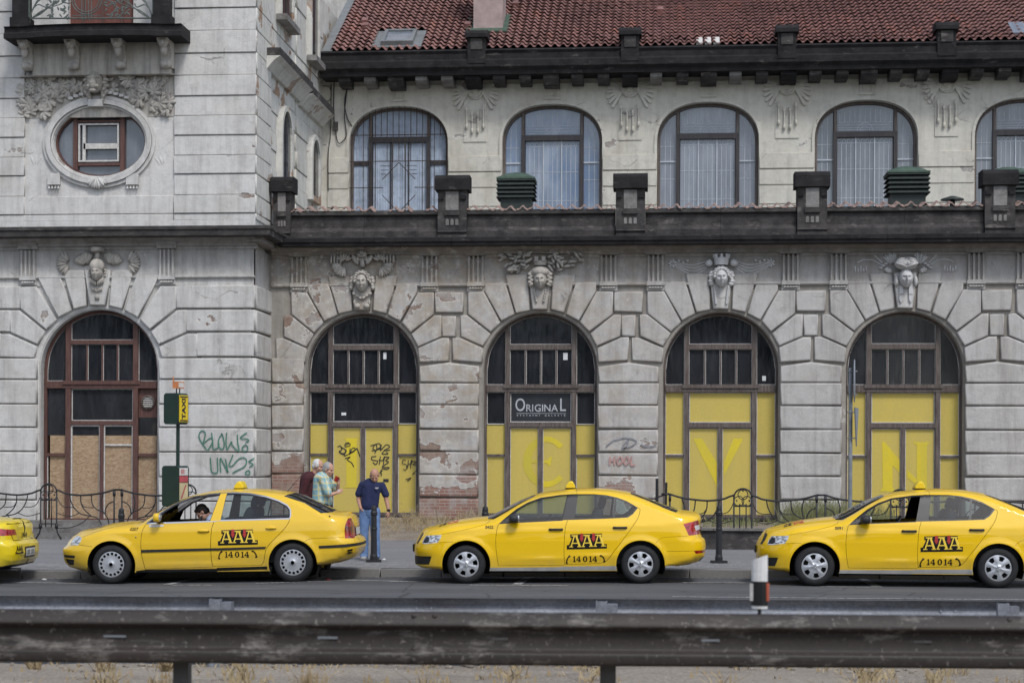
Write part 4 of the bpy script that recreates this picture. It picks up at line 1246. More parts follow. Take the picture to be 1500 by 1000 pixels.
# cornice of the tower
tc = MB().sweep([(YT + .2, zt_(365)), (YT + .02, zt_(365)), (YT + .02, zt_(361.5)), (YT - .06, zt_(360)), (YT - .06, zt_(356)), (YT - .16, zt_(352)), (YT - .20, zt_(350)), (YT - .20, zt_(345)), (YT + .2, zt_(345))], XTL, XT + .0).build('tower_cornice', 'tower', bldg)
YTL = YT - .5
ztl = lambda y: Z(y, YTL, 200)
prof = [(.6, 345.4), (.16, 345.4), (.04, 345), (.03, 337), (0, 336), (0, 332), (.06, 330.5), (.75, 326), (.75, 340)]
mb = MB()
rows_ = []
for k, (o_, y) in enumerate(prof):
    rows_.append((YTL + o_, ztl(y), XT + .42 - o_ if o_ < .6 else XT - .15))
n = len(prof)
for (y, z, xr) in rows_: mb.v += [Vector((XTL, y, z)), Vector((xr, y, z)), Vector((xr, Y0 + .4, z))]
mb.f = [(3 * i + j, 3 * i + j + 1, 3 * i + j + 4, 3 * i + j + 3) for i in range(n - 1) for j in range(2)]; mb.mi = [0] * len(mb.f)
mb.build('tower_ledge', 'soot_grey', tc)
MB().box(XT - .2, XT + .16, YT - .16, Y0 + .2, zt_(356), zt_(345.5)).build('cornice_return', 'tower', tc)
# upper storeys of the tower: flat bands of plaster
yr = [-130, -98, -64, -30, 13.4, 46.2, 79, 111.4, 141.4, 170.3, 198.8, 228.2, 255.4, 286, 313, 323]
for i, (a, c) in enumerate(zip(yr, yr[1:])):
    for l, r_ in mirrored(U(905), XT - .02):
        block('wall_block', [(l, zt_(c)), (r_, zt_(c)), (r_, zt_(a)), (l, zt_(a))], YT + .14, .10 + .03 * (i % 2), .016, 'tower_up', tw_, .002, .006)
    if i >= 13:
        block('wall_block', [(U(100), zt_(c)), (U(904), zt_(c)), (U(904), zt_(a)), (U(100), zt_(a))], YT + .14, .09, .014, 'tower_up', tw_, .002, .006)
    side_block(YT + .06, YT + 1.75, zt_(c), zt_(a), .13, .02)
    side_block(YT + 2.0, YT + 5.1, zt_(c), zt_(a), .06 + .02 * (i % 2), .015, name='side_block')
    side_block(YT + 5.35, YU + .1, zt_(c), zt_(a), .06 + .02 * (i % 2), .015, name='side_block')
MB().box(XTL, XT - .03, YT + .035, YT + .3, zt_(333), zt_(322.5)).build('base_band', 'tower_up', tw_)
MB().box(XT - .25, XT - .032, YT + .30, YU, zt_(333), zt_(322.5)).build('base_band', 'tower_side', tw_)
def sidebox(name, Y1, Y2, z0, z1, d, mat, par=None, d0=0.0): return MB().box(XT - .1 + d0, XT - .1 + d, Y1, Y2, z0, z1).build(name, mat, par or sw)
def sd(px, py, X=XT + .1): q = atx(px, py, X); return q.y, q.z
for (p0, p1, th) in (((398, 72), (447, 120), .18), ((447, 127), (479, 160), .18)):
    a, za = sd(*p0); c, zc_ = sd(*p1)
    zz = (za + zc_) / 2
    mb = MB()
    for i, (d, h) in enumerate(((.42, 0), (.42, -.18), (.30, -.26), (.22, -.34), (.12, -.46))):
        mb.v += [Vector((XT - .12 + d, a, zz + h)), Vector((XT - .12 + d, c, zz + h)), Vector((XT - .15, a, zz + h)), Vector((XT - .15, c, zz + h))]
    for i in range(4):
        o_ = 4 * i
        mb.f += [[o_, o_ + 1, o_ + 5, o_ + 4], [o_ + 2, o_, o_ + 4, o_ + 6], [o_ + 1, o_ + 3, o_ + 7, o_ + 5]]
    mb.f += [[0, 2, 3, 1], [16, 17, 19, 18]]
    mb.mi = [0 if i < 3 else 1 for i in range(len(mb.f))]
    mb.build('side_ledge', ['soot_grey', 'tower_side'], sw)
# narrow windows in the side wall
def sidewin(pa, pb, arch):
    a, za = sd(*pa, X=XT + .02); c, zb_ = sd(*pb, X=XT + .02)
    z0, z1 = min(za, zb_), max(za, zb_)
    poly = ([(a, z0), (c, z0), (c, z1 - (c - a) / 2)] + arc((a + c) / 2, z1 - (c - a) / 2, (c - a) / 2, 0, 180, 12)[1:]) if arch else rectp(a, c, z0, z1)
    V, T = fill2d([poly])
    mb = slab(V, T, 0, .1); mb.v = [Vector((XT + .015 - v.y, v.x, v.z)) for v in mb.v]
    w_ = mb.build('side_window', 'glass', sw)
    V, T = fill2d([inset(poly, -.13)], [poly]); mb = slab(V, T, 0, .15); mb.v = [Vector((XT + .07 - v.y, v.x, v.z)) for v in mb.v]
    mb.build('window_surround', 'tower_side', w_)
    mb = MB(); mb.box(XT + .01, XT + .03, (a + c) / 2 - .02, (a + c) / 2 + .02, z0, z1 - .1); mb.build('sash_bar', 'frame_dark', w_)
    if not arch: MB().box(XT - .05, XT + .2, a - .15, c + .15, z0 - .14, z0).build('sill', 'stone', w_)
sidewin((412, 262), (426, 170), True)
sidewin((456, 285), (467, 210), True)
sidewin((411, 22), (428, -60), False)
sidewin((455, 82), (466, -60), False)

# ---- tower door (boarded)
wt = arch_window(0, XTC, YT + .40, lambda y: Z(y, YT + .40, 143), HWT + .02, ZTS, 'frame_red', dict(side='osb', mid='glass', door='osb'), 'arched tower window and door with red-brown frame, boarded with strand board', (498, 504), (558, 568.5), (616, 622), (663.5, 668), 763, bldg, (46, 53.5))
V, T = fill2d([archloop(XTC, HWT + .07, zt_(763) - .3, ZTS)], [archloop(XTC, HWT + .03, zt_(763) - .31, ZTS)])
slab(V, T, YT + .11, YT + .6).build('arch_reveal', 'tower', tw_)
MB().box(XTL, XT - .3, YT + 2.5, YT + 2.6, 0, zt_(-140)).build('tower_room_wall', 'interior', bldg)

# ---- oval window
ow = MB()
V, T = fill2d([arc(oc.x, oc.z, ORX + .02, 0, 354, 40, ORZ + .02)], [arc(oc.x, oc.z, ORX - .045, 0, 354, 40, ORZ - .045)])
slab(V, T, YT + .22, YT + .34, ow)
owin = ow.build('oval_window', 'frame_red', bldg); owin['label'] = 'oval window with white inner sash'
for r0, r1, d0, d1 in ((305, 288, .02, .14), (286, 262, -.03, .14), (260, 250, .03, .3)):
    e0, e1 = r0 / 3.5714 * PXT, r1 / 3.5714 * PXT; k_ = 62 / 3.5714 * PXT
    V, T = fill2d([arc(oc.x, oc.z, e0, 0, 354, 44, e0 - k_)], [arc(oc.x, oc.z, e1, 0, 354, 44, e1 - k_)])
    slab(V, T, YT + d0, YT + d1 + .03).build('oval_moulding', 'tower_up', owin)
def ovclip(x0, x1, z0, z1):
    V, T = cdt([arc(oc.x, oc.z, ORX - .04, 0, 354, 40, ORZ - .04), rectp(x0, x1, z0, z1)])
    c = V[T].mean(1); k_ = pip(c[:, 0], c[:, 1], arc(oc.x, oc.z, ORX - .04, 0, 354, 40, ORZ - .04)) & pip(c[:, 0], c[:, 1], rectp(x0, x1, z0, z1))
    return V, T[k_]
tu = lambda u, v: (at(u / 3.5714, v / 3.5714, YT + .28).x, at(u / 3.5714, v / 3.5714, YT + .28).z)
for a, c in ((tu(387, 950), tu(412, 560)), (tu(632, 950), tu(657, 560))):
    V, T = ovclip(a[0], c[0], a[1], c[1]); slab(V, T, YT + .20, YT + .32).build('mullion', 'frame_red', owin)
for a, c in ((tu(412, 645), tu(632, 630)), (tu(412, 870), tu(632, 853))):
    V, T = ovclip(a[0], c[0], a[1], c[1]); slab(V, T, YT + .21, YT + .32).build('crossbar', 'frame_red', owin)
V, T = ovclip(oc.x - 2, oc.x + 2, oc.z - 2, oc.z + 2); slab(V, T, YT + .30, YT + .31).build('pane', 'glass_grey', owin)
mb = MB(); a, c = tu(415, 850), tu(627, 648)
frame_of(mb, rectp(a[0], c[0], a[1], c[1]), .034, YT + .19, YT + .25)
mb.box(*sorted((tu(445, 0)[0], tu(625, 0)[0])), YT + .2, YT + .25, tu(0, 788)[1], tu(0, 760)[1])
mb.box(tu(440, 0)[0], tu(455, 0)[0], YT + .2, YT + .25, a[1], c[1])
mb.build('white_sash', 'bead', owin)
for u in (300, 708):
    a = tu(u - 32, 975); c = tu(u + 32, 915)
    MB().box(a[0], c[0], YT - .01, YT + .14, a[1], c[1]).build('oval_foot', 'tower_up', owin)
    mb = MB()
    for i in range(4):
        q = tu(u - 24 + i * 16, 985); mb.add([(q[0] - .025, YT - .01, q[1] - .04), (q[0] + .025, YT - .01, q[1] - .04), (q[0], YT + .01, q[1] + .03), (q[0], YT + .13, q[1])], [(0, 1, 2), (0, 3, 1), (1, 3, 2), (0, 2, 3)])
    mb.build('foot_drops', 'tower_up', owin)

# ---- balcony
YB = YT - .95
zb2 = lambda y: Z(y, YB, 130)
bal = bpy.data.objects.new('balcony', None); link(bal, bldg); W[bal.name] = W[bldg.name]
bx0, bx1 = at(3, 40, YB).x, at(264, 40, YB).x
n = 16; front = []
for i in range(n + 1):
    t = i / n; front.append((bx0 + (bx1 - bx0) * t, YB + .10 - .18 * max(0, math.sin(PI * min(1, max(0, (t - .12) / .76))) ** .5) if .12 < t < .88 else YB + .10))
mb = MB()
lev = [(.0, 53), (-.0, 46), (.05, 44), (.05, 37.5), (.0, 35.5)]
for o_, y in lev:
    mb.v += [Vector((x, yy + .25 + o_ - .25, zb2(y))) for x, yy in front] + [Vector((bx1, YT + .1, zb2(y))), Vector((bx0, YT + .1, zb2(y)))]
N_ = n + 3
for j in range(len(lev) - 1): mb.f += [[j * N_ + i, j * N_ + (i + 1) % N_, (j + 1) * N_ + (i + 1) % N_, (j + 1) * N_ + i] for i in range(N_)]
mb.f += [list(range(N_))[::-1], [(len(lev) - 1) * N_ + i for i in range(N_)]]; mb.mi = [0] * len(mb.f)
mb.build('balcony_slab', 'soot', bal)
zu2 = lambda y: Z(y, YT - .1, 130)
MB().box(bx0 + .45, bx1 - .4, YT - .2, YT + .15, zu2(111), zu2(64)).build('balcony_apron', 'relief', bal)
MB().sweep([(YT + .1, zu2(64.5)), (YT - .32, zu2(64.5)), (YT - .5, zu2(59)), (YT - .62, zu2(54)), (YT + .1, zu2(53))], bx0 + .35, bx1 - .3).build('apron_moulding', 'relief', bal)
for u in (134, 378, 622, 862):
    x = at(u / 3.5714, 80, YT - .4).x
    prof_ = [(YT + .05, zu2(102)), (YT - .24, zu2(103)), (YT - .30, zu2(98)), (YT - .27, zu2(90)), (YT - .30, zu2(80)), (YT - .42, zu2(74)), (YT - .62, zu2(69)), (YT - .70, zu2(62)), (YT - .70, zu2(54.5)), (YT + .05, zu2(54.5))]
    cb = MB().sweep(prof_, x - .12, x + .12).build('corbel', 'relief', bal)
    MB().box(x - .17, x + .17, YT - .72, YT, zu2(56.5), zu2(53)).build('corbel_cap', 'relief', cb)
    mb = MB(); mb.ell((x, YT - .56, zu2(70)), (.11, .12, .11)); mb.ell((x, YT - .66, zu2(71.5)), (.045, .05, .06)); mb.ell((x - .05, YT - .64, zu2(68)), (.03, .03, .025)); mb.ell((x + .05, YT - .64, zu2(68)), (.03, .03, .025)); mb.ell((x, YT - .32, zu2(99)), (.13, .1, .09)); mb.ell((x, YT - .46, zu2(80)), (.08, .1, .12))
    mb.build('corbel_carving', 'relief', cb, True)
for u in (112, 850):
    x = at(u / 3.5714, 20, YB + .25).x
    o = MB().box(x - .17, x + .17, YB + .12, YB + .46, zb2(36), zb2(-90)).build('balcony_pier', 'soot', bal)
    MB().box(x - .21, x + .21, YB + .08, YB + .5, zb2(36), zb2(22)).build('pier_base', 'soot', o)
rl = MB(); Yr = YB + .2
rx0, rx1 = at(42, 20, Yr).x, at(224, 20, Yr).x
rp = lambda u, v: (at(u / 5.5556, v / 5.5556, Yr).x, Yr, at(u / 5.5556, v / 5.5556, Yr).z)
rl.tube([rp(230, 152), rp(1250, 150)], .018, 6)
for u in (228, 240, 1245): rl.tube([rp(u, 190), rp(u, -300)], .018, 6)
for s, c0 in ((1, 240), (-1, 1245)):
    for k_ in range(4):
        rl.tube([rp(c0 + s * q[0], q[1]) for q in smooth2([(5, 140), (25 + 10 * k_, 80 - 20 * k_), (70 + 25 * k_, 40 - 45 * k_), (130 + 20 * k_, 60 - 60 * k_), (150 + 20 * k_, 30 - 70 * k_)])], .013, 5)
    for k_ in range(3):
        rl.tube([rp(c0 + s * q[0], q[1]) for q in smooth2([(20, 148), (100, 90 + 10 * k_), (180 + 20 * k_, 60 - 30 * k_), (280 + 20 * k_, 20 - 60 * k_), (330, -60 - 30 * k_)])], .011, 5)
for r_ in (120, 100):
    rl.tube([rp(705 + r_ * math.cos(math.radians(a)), 0 + r_ * math.sin(math.radians(a))) for a in range(-20, 201, 12)], .013, 5)
for u in (665, 695, 720, 745): rl.tube([rp(u, 160 if u in (695, 720) else 150), rp(u, -200)], .012, 5)
for u in (680, 733): rl.tube([rp(u - 14, 150), rp(u, 172), rp(u + 14, 150)], .011, 5)
rl.tube([rp(590, 130), rp(820, 130)], .012, 5)
for i in range(120):
    u = rnd.choice([rnd.uniform(380, 560), rnd.uniform(850, 1050)]); v = rnd.uniform(-40, 150); q = rp(u, v)
    rl.ell(q, (.05, .012, .018), 6, 4, Matrix.Rotation(rnd.uniform(0, PI), 3, 'Y'))
rl.build('balcony_railing', 'iron_green', bal)
MAT['door_red'] = wood('red_brown_door', (.10, .028, .018), (.16, .055, .04))
o = MB().box(bdoor[0][0], bdoor[1][0], YT + .28, YT + .33, zt_(36), zt_(-90)).build('balcony_door', 'door_red', bal)
for f in (.2, .5, .8):
    x = bdoor[0][0] + (bdoor[1][0] - bdoor[0][0]) * f
    MB().box(x - .03, x + .03, YT + .25, YT + .30, zt_(36), zt_(-90)).build('door_stile', 'frame_red', o)
# ================================================================== carved masks and ornament (parts of the building)
def facemesh(w, h, dep, stern=0.0):
    mb = MB(); nr, na = 22, 44
    vs = [(0, -dep * 1.12, 0)]
    g = lambda t, s: math.exp(-(t / s) ** 2)
    def dpt(u, v):
        au = abs(u)
        d = math.sqrt(max(0, 1 - u * u - v * v)) * .62
        d += .10 * g(au - .34, .22) * g(v - .22, .07)                    # brow
        d -= .17 * g(au - .36, .16) * g(v - .06, .11)                    # socket
        d += .13 * g(au - .36, .12) * g(v - .06, .06)                    # eye
        if -.34 < v < .25: d += (.14 + .26 * (.25 - v) / .55) * g(u, .085 + .07 * max(0, (-v - .02))) 
        d += .11 * g(u, .24) * (g(v + .47, .05) + g(v + .60, .055)) - .05 * g(u, .26) * g(v + .535, .025)
        d += .10 * g(u, .2) * g(v + .86, .13) + .06 * g(au - .5, .2) * g(v + .22, .2)
        return d
    for i in range(1, nr + 1):
        r = i / nr
        for k in range(na):
            a = 2 * PI * k / na; u, v = r * math.cos(a), r * math.sin(a)
            nar = 1 - .22 * max(0, -v) ** 1.3
            vs.append((u * nar * w / 2, -dpt(u, v) * dep * 1.6, v * h / 2))
    vs[0] = (0, -dpt(0, 0) * dep * 1.6, 0)
    fs = [(0, 1 + k, 1 + (k + 1) % na) for k in range(na)]
    for i in range(nr - 1):
        fs += [(1 + i * na + k, 1 + (i + 1) * na + k, 1 + (i + 1) * na + (k + 1) % na, 1 + i * na + (k + 1) % na) for k in range(na)]
    return mkmesh('carved_face', vs, fs, 'relief', True)
def petals(mb, c, R_, a0, a1, n, wd_=.05, dep=.05, r0=.15):
    for i in range(n):
        a = math.radians(a0 + (a1 - a0) * (i + .5) / n)
        L = R_ * (1 - r0) / 2; m_ = R_ * (1 + r0) / 2
        mb.ell((c[0] + m_ * math.cos(a), c[1] - .02 * (i % 2), c[2] + m_ * math.sin(a)), (L, dep, wd_), 8, 6, Matrix.Rotation(-a, 3, 'Y'))
    return mb
def hair_ring(mb, xc, zc, rx, rz, Ym, a0=-10, n=9):
    for lay in (0, 1):
        for j in range(n):
            a = math.radians(a0 + (180 - 2 * a0) * (j + .5 * lay + .25) / n); k = 1 - .18 * lay
            mb.ell((xc + rx * k * math.cos(a), Ym - .05 - .07 * lay, zc + rz * k * math.sin(a)), (.052, .075, .032), 8, 6, Matrix.Rotation(-(a + PI / 2 + .35 * (1 if j < n / 2 else -1)), 3, 'Y'))
fme = facemesh(.31, .42, .22); fme2 = facemesh(.27, .38, .20)
fme3 = fme.copy(); fme3.materials.clear(); fme3.materials.append(MAT['relief_pale'])
YM = Y0 - .06
def mz(y, Yp=YM, px=1056): return Z(y, Yp, px)
def mask(k, xc, kind, Ym=YM, px=1056):
    mat = 'relief_pale' if kind in ('crown', 'turban') else 'relief'
    zf = lambda y: Z(y, Ym, px)
    root = bpy.data.objects.new('mascaron', None); link(root, bldg); W[root.name] = W[bldg.name]
    root['label'] = dict(lady='carved woman mask with loose hair under an eagle', worn='broken and blackened mask with a small crown', crown='carved mask of a crowned woman with braids', turban='carved mask of a woman in a turban', man='carved bearded mask with a disc on its helmet', lion='carved lion mask over the oval window')[kind]
    add = lambda nm, mb, sm=True: mb.build(nm, mat, root, sm)
    fc = {'crown': 407, 'turban': 409, 'lady': 411, 'worn': 409, 'man': 399}[kind]
    inst('face', fme3 if mat == 'relief_pale' else fme if kind != 'man' else fme2, root, (xc, Ym - .02, zf(fc)), (0, 0, 0), (1.0, 1, 1.02))
    mb = MB()
    if kind == 'turban':
        for s in (-1, 1):
            for j in range(5):
                mb.ell((xc + s * .11, Ym - .10 + .01 * j, zf(391) + .035 * j), (.165 - .012 * j, .18, .04), 12, 8, Matrix.Rotation(s * (-.35 + .13 * j), 3, 'Y'))
        mb.ell((xc, Ym - .02, zf(388)), (.255, .20, .15)); add('turban', mb)
        mb = MB(); petals(mb, (xc, Ym - .2, zf(384)), .13, 200, 340, 5, .03, .03); add('turban_jewel', mb)
        for s in (-1, 1):
            mb = MB()
            mb.ell((xc + s * .21, Ym, zf(413)), (.05, .08, .12))
            mb.prism([(xc + s * .10 - .035, zf(420)), (xc + s * .10 + .035, zf(420)), (xc + s * .105 + .045, zf(432)), (xc + s * .105 - .045, zf(432))], Ym - .05, Ym + .05)
            mb.prism([(xc + s * .105 - .04, zf(433)), (xc + s * .105 + .04, zf(433)), (xc + s * .105 + .04, zf(440)), (xc + s * .105, zf(445)), (xc + s * .105 - .04, zf(440))], Ym - .04, Ym + .05)
            add('ear_pendant', mb, False)
        for s in (-1, 1):
            mb = MB(); petals(mb, (xc + s * .26, Ym + .11, zf(391)), .33, 40 if s > 0 else 75, 105 if s > 0 else 140, 7, .028, .03); petals(mb, (xc + s * .34, Ym + .08, zf(392)), .15, -150 if s < 0 else -100, -80 if s < 0 else -30, 6, .045)
            for q_ in range(3): mb.ell((xc + s * (.42 + .06 * q_), Ym + .09, zf(387 + 3 * q_)), (.045, .03, .03))
            add('leaf_fan', mb)
            mb = MB()
            mb.tube([(xc + s * q.x, Ym + .115, zf(q.y)) for q in smooth2([(.5, 390), (.7, 382), (.9, 381), (1.05, 385)])], .012, 6); mb.tube([(xc + s * q.x, Ym + .115, zf(q.y)) for q in smooth2([(.5, 386), (.62, 378), (.7, 373)])], .014, 6)
            for q_ in range(5): mb.box(xc + s * (.85 + .06 * q_) - .015, xc + s * (.85 + .06 * q_) + .015, Ym + .105, Ym + .15, zf(399), zf(390 + (q_ % 2) * 3))
            add('scroll_relief', mb)
    elif kind == 'crown':
        mb.lathe([(.15, 0), (.17, .16), (.15, .17)], (xc, Ym + .03, zf(388)), 18); mb2 = mb
        for j in range(5):
            a = PI + PI * j / 4; mb.box(xc + .165 * math.cos(a) - .025, xc + .165 * math.cos(a) + .025, Ym + .03 + .165 * math.sin(a) - .02, Ym + .03 + .165 * math.sin(a) + .02, zf(388) + .16, zf(388) + .24)
        add('crown', mb, False)
        mb = MB()
        for s in (-1, 1):
            if s > 0: hair_ring(mb, xc, zf(405), .185, .205, Ym)
            for j in range(5): mb.ell((xc + s * (.21 + .02 * (j % 2)), Ym + .02, zf(400) - .06 * j), (.07, .09, .055), 8, 6)
            petals(mb, (xc + s * .20, Ym + .02, zf(391)), .20, 30 if s > 0 else 110, 70 if s > 0 else 150, 3, .05)
        add('hair', mb)
        for s in (-1, 1):
            mb = MB()
            for j in range(11): mb.ell((xc + s * (.155 - .004 * j), Ym - .02, zf(420) - .037 * j), (.03, .03, .028), 6, 5, Matrix.Rotation(s * .5, 3, 'Y'))
            add('braid', mb)
        for s in (-1, 1):
            mb = MB()
            for q_ in range(4):
                mb.tube([(xc + s * q.x, Ym + .115, zf(q.y)) for q in smooth2([(.28, 381 + 3 * q_), (.6, 387 + 5 * q_), (.9, 385 + 3 * q_), (1.1, 382 + 2 * q_)])], .014, 6)
            petals(mb, (xc + s * 1.08, Ym + .11, zf(385)), .11, 0, 360, 7, .026, .02)
            for q_ in range(4): mb.ell((xc + s * (.75 + .1 * q_), Ym + .09, zf(381 + 2 * (q_ % 2))), (.03, .03, .03), 6, 5)
            add('garland', mb)
    elif kind == 'lady':
        for s in (-1, 1):
            if s > 0: hair_ring(mb, xc, zf(409), .185, .215, Ym)
            for j in range(4): mb.ell((xc + s * (.23 + .015 * (j % 2)), Ym + .03, zf(405) - .07 * j), (.055, .08, .06), 8, 6)
        add('hair', mb)
        mb = MB()
        for s in (-1, 1):
            for j in range(3): mb.ell((xc + s * (.04 + .07 * j), Ym - .02, zf(434) + .045 * j), (.05, .05, .035), 8, 6, Matrix.Rotation(s * -.5, 3, 'Y'))
            mb.ell((xc + s * .11, Ym - .02, zf(446)), (.07, .05, .06)); mb.ell((xc + s * .17, Ym - .02, zf(441)), (.03, .04, .06))
        add('necklace', mb)
        for s in (-1, 1):
            mb = MB(); petals(mb, (xc + s * .42, Ym + .03, zf(384)), .30, 175 if s < 0 else -100, 280 if s < 0 else 5, 9, .035, .05, .2); petals(mb, (xc + s * .40, Ym + .02, zf(380)), .2, 20, 160, 6, .03)
            for q_ in range(4): mb.box(xc + s * (.50 + .07 * q_) - .02, xc + s * (.50 + .07 * q_) + .02, Ym, Ym + .12, zf(382), zf(369 + q_ % 2))
            mb.ell((xc + s * .16, Ym, zf(377)), (.06, .06, .13), 8, 6, Matrix.Rotation(s * .6, 3, 'Y'))
            add('eagle_wing', mb)
        mb = MB()
        mb.box(xc - .05, xc + .05, Ym - .02, Ym + .1, zf(388), zf(374))
        petals(mb, (xc, Ym - .05, zf(372)), .14, 10, 170, 6, .03); mb.box(xc - .1, xc + .1, Ym - .1, Ym + .05, zf(373.5), zf(371))
        for s in (-1, 1): petals(mb, (xc + s * .1, Ym, zf(382)), .16, 60, 120, 3, .03)
        add('eagle_crown', mb)
    elif kind == 'worn':
        mb.ell((xc, Ym - .02, zf(397)), (.22, .2, .13))
        for s in (-1, 1):
            for j in range(7): mb.ell((xc + s * (.19 + .03 * (j % 2)), Ym - .02, zf(398) - .045 * j), (.07, .1, .045), 8, 6, Matrix.Rotation(s * .5 * (-1) ** j, 3, 'Y'))
            for j in range(5): mb.ell((xc + s * (.13 - .012 * j), Ym + .0, zf(424) - .06 * j), (.03, .05, .045), 6, 5)
        add('hair', mb)
        mb = MB(); mb.lathe([(.13, 0), (.16, .1)], (xc, Ym + .03, zf(387)), 16)
        for s in (-1, 1): mb.box(xc + s * .08 - .04, xc + s * .08 + .04, Ym - .13, Ym - .05, zf(387) + .08, zf(387) + .19)
        add('crown', mb, False)
        for s in (-1, 1):
            mb = MB()
            for q_ in range(34):
                t = rnd.random(); x = xc + s * (.2 + .72 * t); z0 = zf(rnd.uniform(367, 396 - 8 * abs(t - .5)))
                mb.ell((x, Ym + rnd.uniform(-.04, .06), z0), (.085, .04, .032), 7, 5, Matrix.Rotation(rnd.uniform(-.9, .9) + s * .4, 3, 'Y'))
            add('leaf_relief', mb)
    elif kind == 'man':
        mb.ell((xc, Ym - .03, zf(390)), (.175, .19, .17)); mb.lathe([(.05, 0), (.05, .18)], (xc, Ym + .0, zf(381)), 12); mb.lathe([(.12, 0), (.15, .03), (.15, .09), (.10, .11)], (xc, Ym, zf(369)), 20)
        add('helmet', mb)
        mb = MB()
        for s in (-1, 1):
            for j in range(3): mb.ell((xc + s * .17, Ym + .02, zf(396) - .06 * j), (.035, .06, .04), 8, 6)
            for j in range(4): mb.ell((xc + s * (.03 + .035 * j), Ym - .04, zf(415) + .02 * j), (.028, .06, .07), 6, 5)
        add('beard', mb)
        mb = MB()
        for j in range(7): mb.ell((xc - .105 + .035 * j, Ym - .02, zf(426) + .015 * abs(j - 3)), (.017, .03, .05), 6, 5)
        mb.box(xc - .045, xc + .045, Ym - .03, Ym + .05, zf(439), zf(431)); add('collar_drops', mb)
        for s in (-1, 1):
            mb = MB(); petals(mb, (xc + s * .27, Ym + .08, zf(390)), .33, 25 if s > 0 else 60, 120 if s > 0 else 155, 11, .035, .05); petals(mb, (xc + s * .32, Ym + .06, zf(388)), .26, 20 if s > 0 else 100, 80 if s > 0 else 160, 5, .04)
            mb2 = MB(); petals(mb2, (xc + s * .66, Ym + .08, zf(385)), .30, -75 if s > 0 else 105, 75 if s > 0 else 255, 10, .04, .05)
            add('leaf_fan', mb); add('leaf_fan', mb2)
    return root
MB.sweep   # keep
for k, kind in ((1, 'lady'), (2, 'worn'), (3, 'crown'), (4, 'turban')):
    mask(k, X3 + (k - 3) * P, kind)
mask(0, XTC, 'man', YT - .06, 143)
# lion over the oval window, and the carved leaf field
lz = lambda y: Z(y, YT, 140)
lx = at(505 / 3.5714, 130, YT).x
ln = bpy.data.objects.new('lion_mask', None); link(ln, bldg); W[ln.name] = W[bldg.name]
ln['label'] = 'carved lion mask over the oval window'
mb = MB()
mb.ell((lx, YT - .12, lz(122)), (.17, .22, .24)); mb.ell((lx, YT - .30, lz(127)), (.10, .12, .13)); mb.ell((lx, YT - .38, lz(126)), (.055, .05, .04)); mb.ell((lx, YT - .30, lz(136)), (.09, .08, .05))
for s in (-1, 1):
    mb.ell((lx + s * .08, YT - .32, lz(130)), (.065, .07, .05)); mb.ell((lx + s * .085, YT - .27, lz(117)), (.06, .06, .03), 8, 6, Matrix.Rotation(-s * .4, 3, 'Y')); mb.ell((lx + s * .19, YT - .10, lz(108)), (.08, .06, .11)); mb.tube([(lx + s * .02, YT - .28, lz(112)), (lx + s * .03, YT - .33, lz(123))], .03, 6)
mb.build('head', 'relief', ln, True)
mb = MB()
for s in (-1, 1):
    for j in range(9):
        mb.ell((lx + s * (.17 + .05 * (j % 2)), YT - .04, lz(104) - .07 * j), (.09, .08, .045), 8, 6, Matrix.Rotation(s * (.9 - .25 * j), 3, 'Y'))
    mb.tube([(lx + s * .15, YT - .05, lz(135)), (lx + s * .14, YT - .05, lz(146)), (lx + s * .17, YT - .05, lz(149))], .04, 6)
for j in range(5): mb.ell((lx - .14 + .07 * j, YT - .10, lz(101) - .02 * abs(j - 2)), (.035, .08, .1), 8, 6)
mb.build('mane', 'relief', ln, True)
MB().box(lx - .16, lx + .16, YT - .12, YT + .1, lz(157), lz(147)).build('mask_foot', 'tower_up', ln)
# leaf field
lf = MB().box(U(100), U(905), YT + .07, YT + .15, lz(171), lz(111)).build('leaf_panel', 'relief', bldg)
MB().box(U(100), U(905), YT - .06, YT + .15, lz(112), lz(109.5)).build('panel_moulding', 'relief', lf)
pts_ = [];
for i in range(5):
    a = math.radians(90 + 44 * (i - 2)); pts_.append((a, (.23, .27, .30, .27, .23)[i]))
lm = MB()
for a, L in pts_:
    lm.ell((L * .55 * math.cos(a), -.05, L * .55 * math.sin(a)), (L * .55, .045, .055), 8, 5, Matrix.Rotation(-a, 3, 'Y'))
    lm.ell((L * .7 * math.cos(a + .25), -.045, L * .7 * math.sin(a + .25)), (L * .28, .03, .03), 6, 5, Matrix.Rotation(-a - .4, 3, 'Y'))
lme = mkmesh('carved_leaf', lm.v, lm.f, 'relief', True)
nl = 0
for i in range(400):
    u, v = rnd.uniform(108, 900), rnd.uniform(405, 605)
    e = ((u - 515) / 335) ** 2 + ((v - 741) / 275) ** 2
    if e < 1 or abs(u - 505) < 60: continue
    q = at(u / 3.5714, v / 3.5714, YT)
    inst('carved_leaf', lme, lf, (q.x, YT + .06 + rnd.uniform(-.02, .03), q.z), (rnd.uniform(-.3, .3), rnd.uniform(-2.4, 2.4), rnd.uniform(-.3, .3)), (rnd.uniform(.5, .85),) * 3)
    nl += 1
    if nl > 85: break
for u, v, s in ((180, 860, 1), (850, 860, -1)):
    mb = MB(); q = at(u / 3.5714, v / 3.5714, YT); petals(mb, (q.x - s * .0, YT + .125, q.z - .1), .38, 50 if s > 0 else 70, 115 if s > 0 else 130, 6, .04, .03); mb.build('shell_relief', 'tower_up', owin, True)
mb = MB(); petals(mb, (oc.x - .03, YT - .0, lz(258)), .30, 215, 325, 9, .035, .05); mb.build('oval_shell', 'tower_up', owin, True)
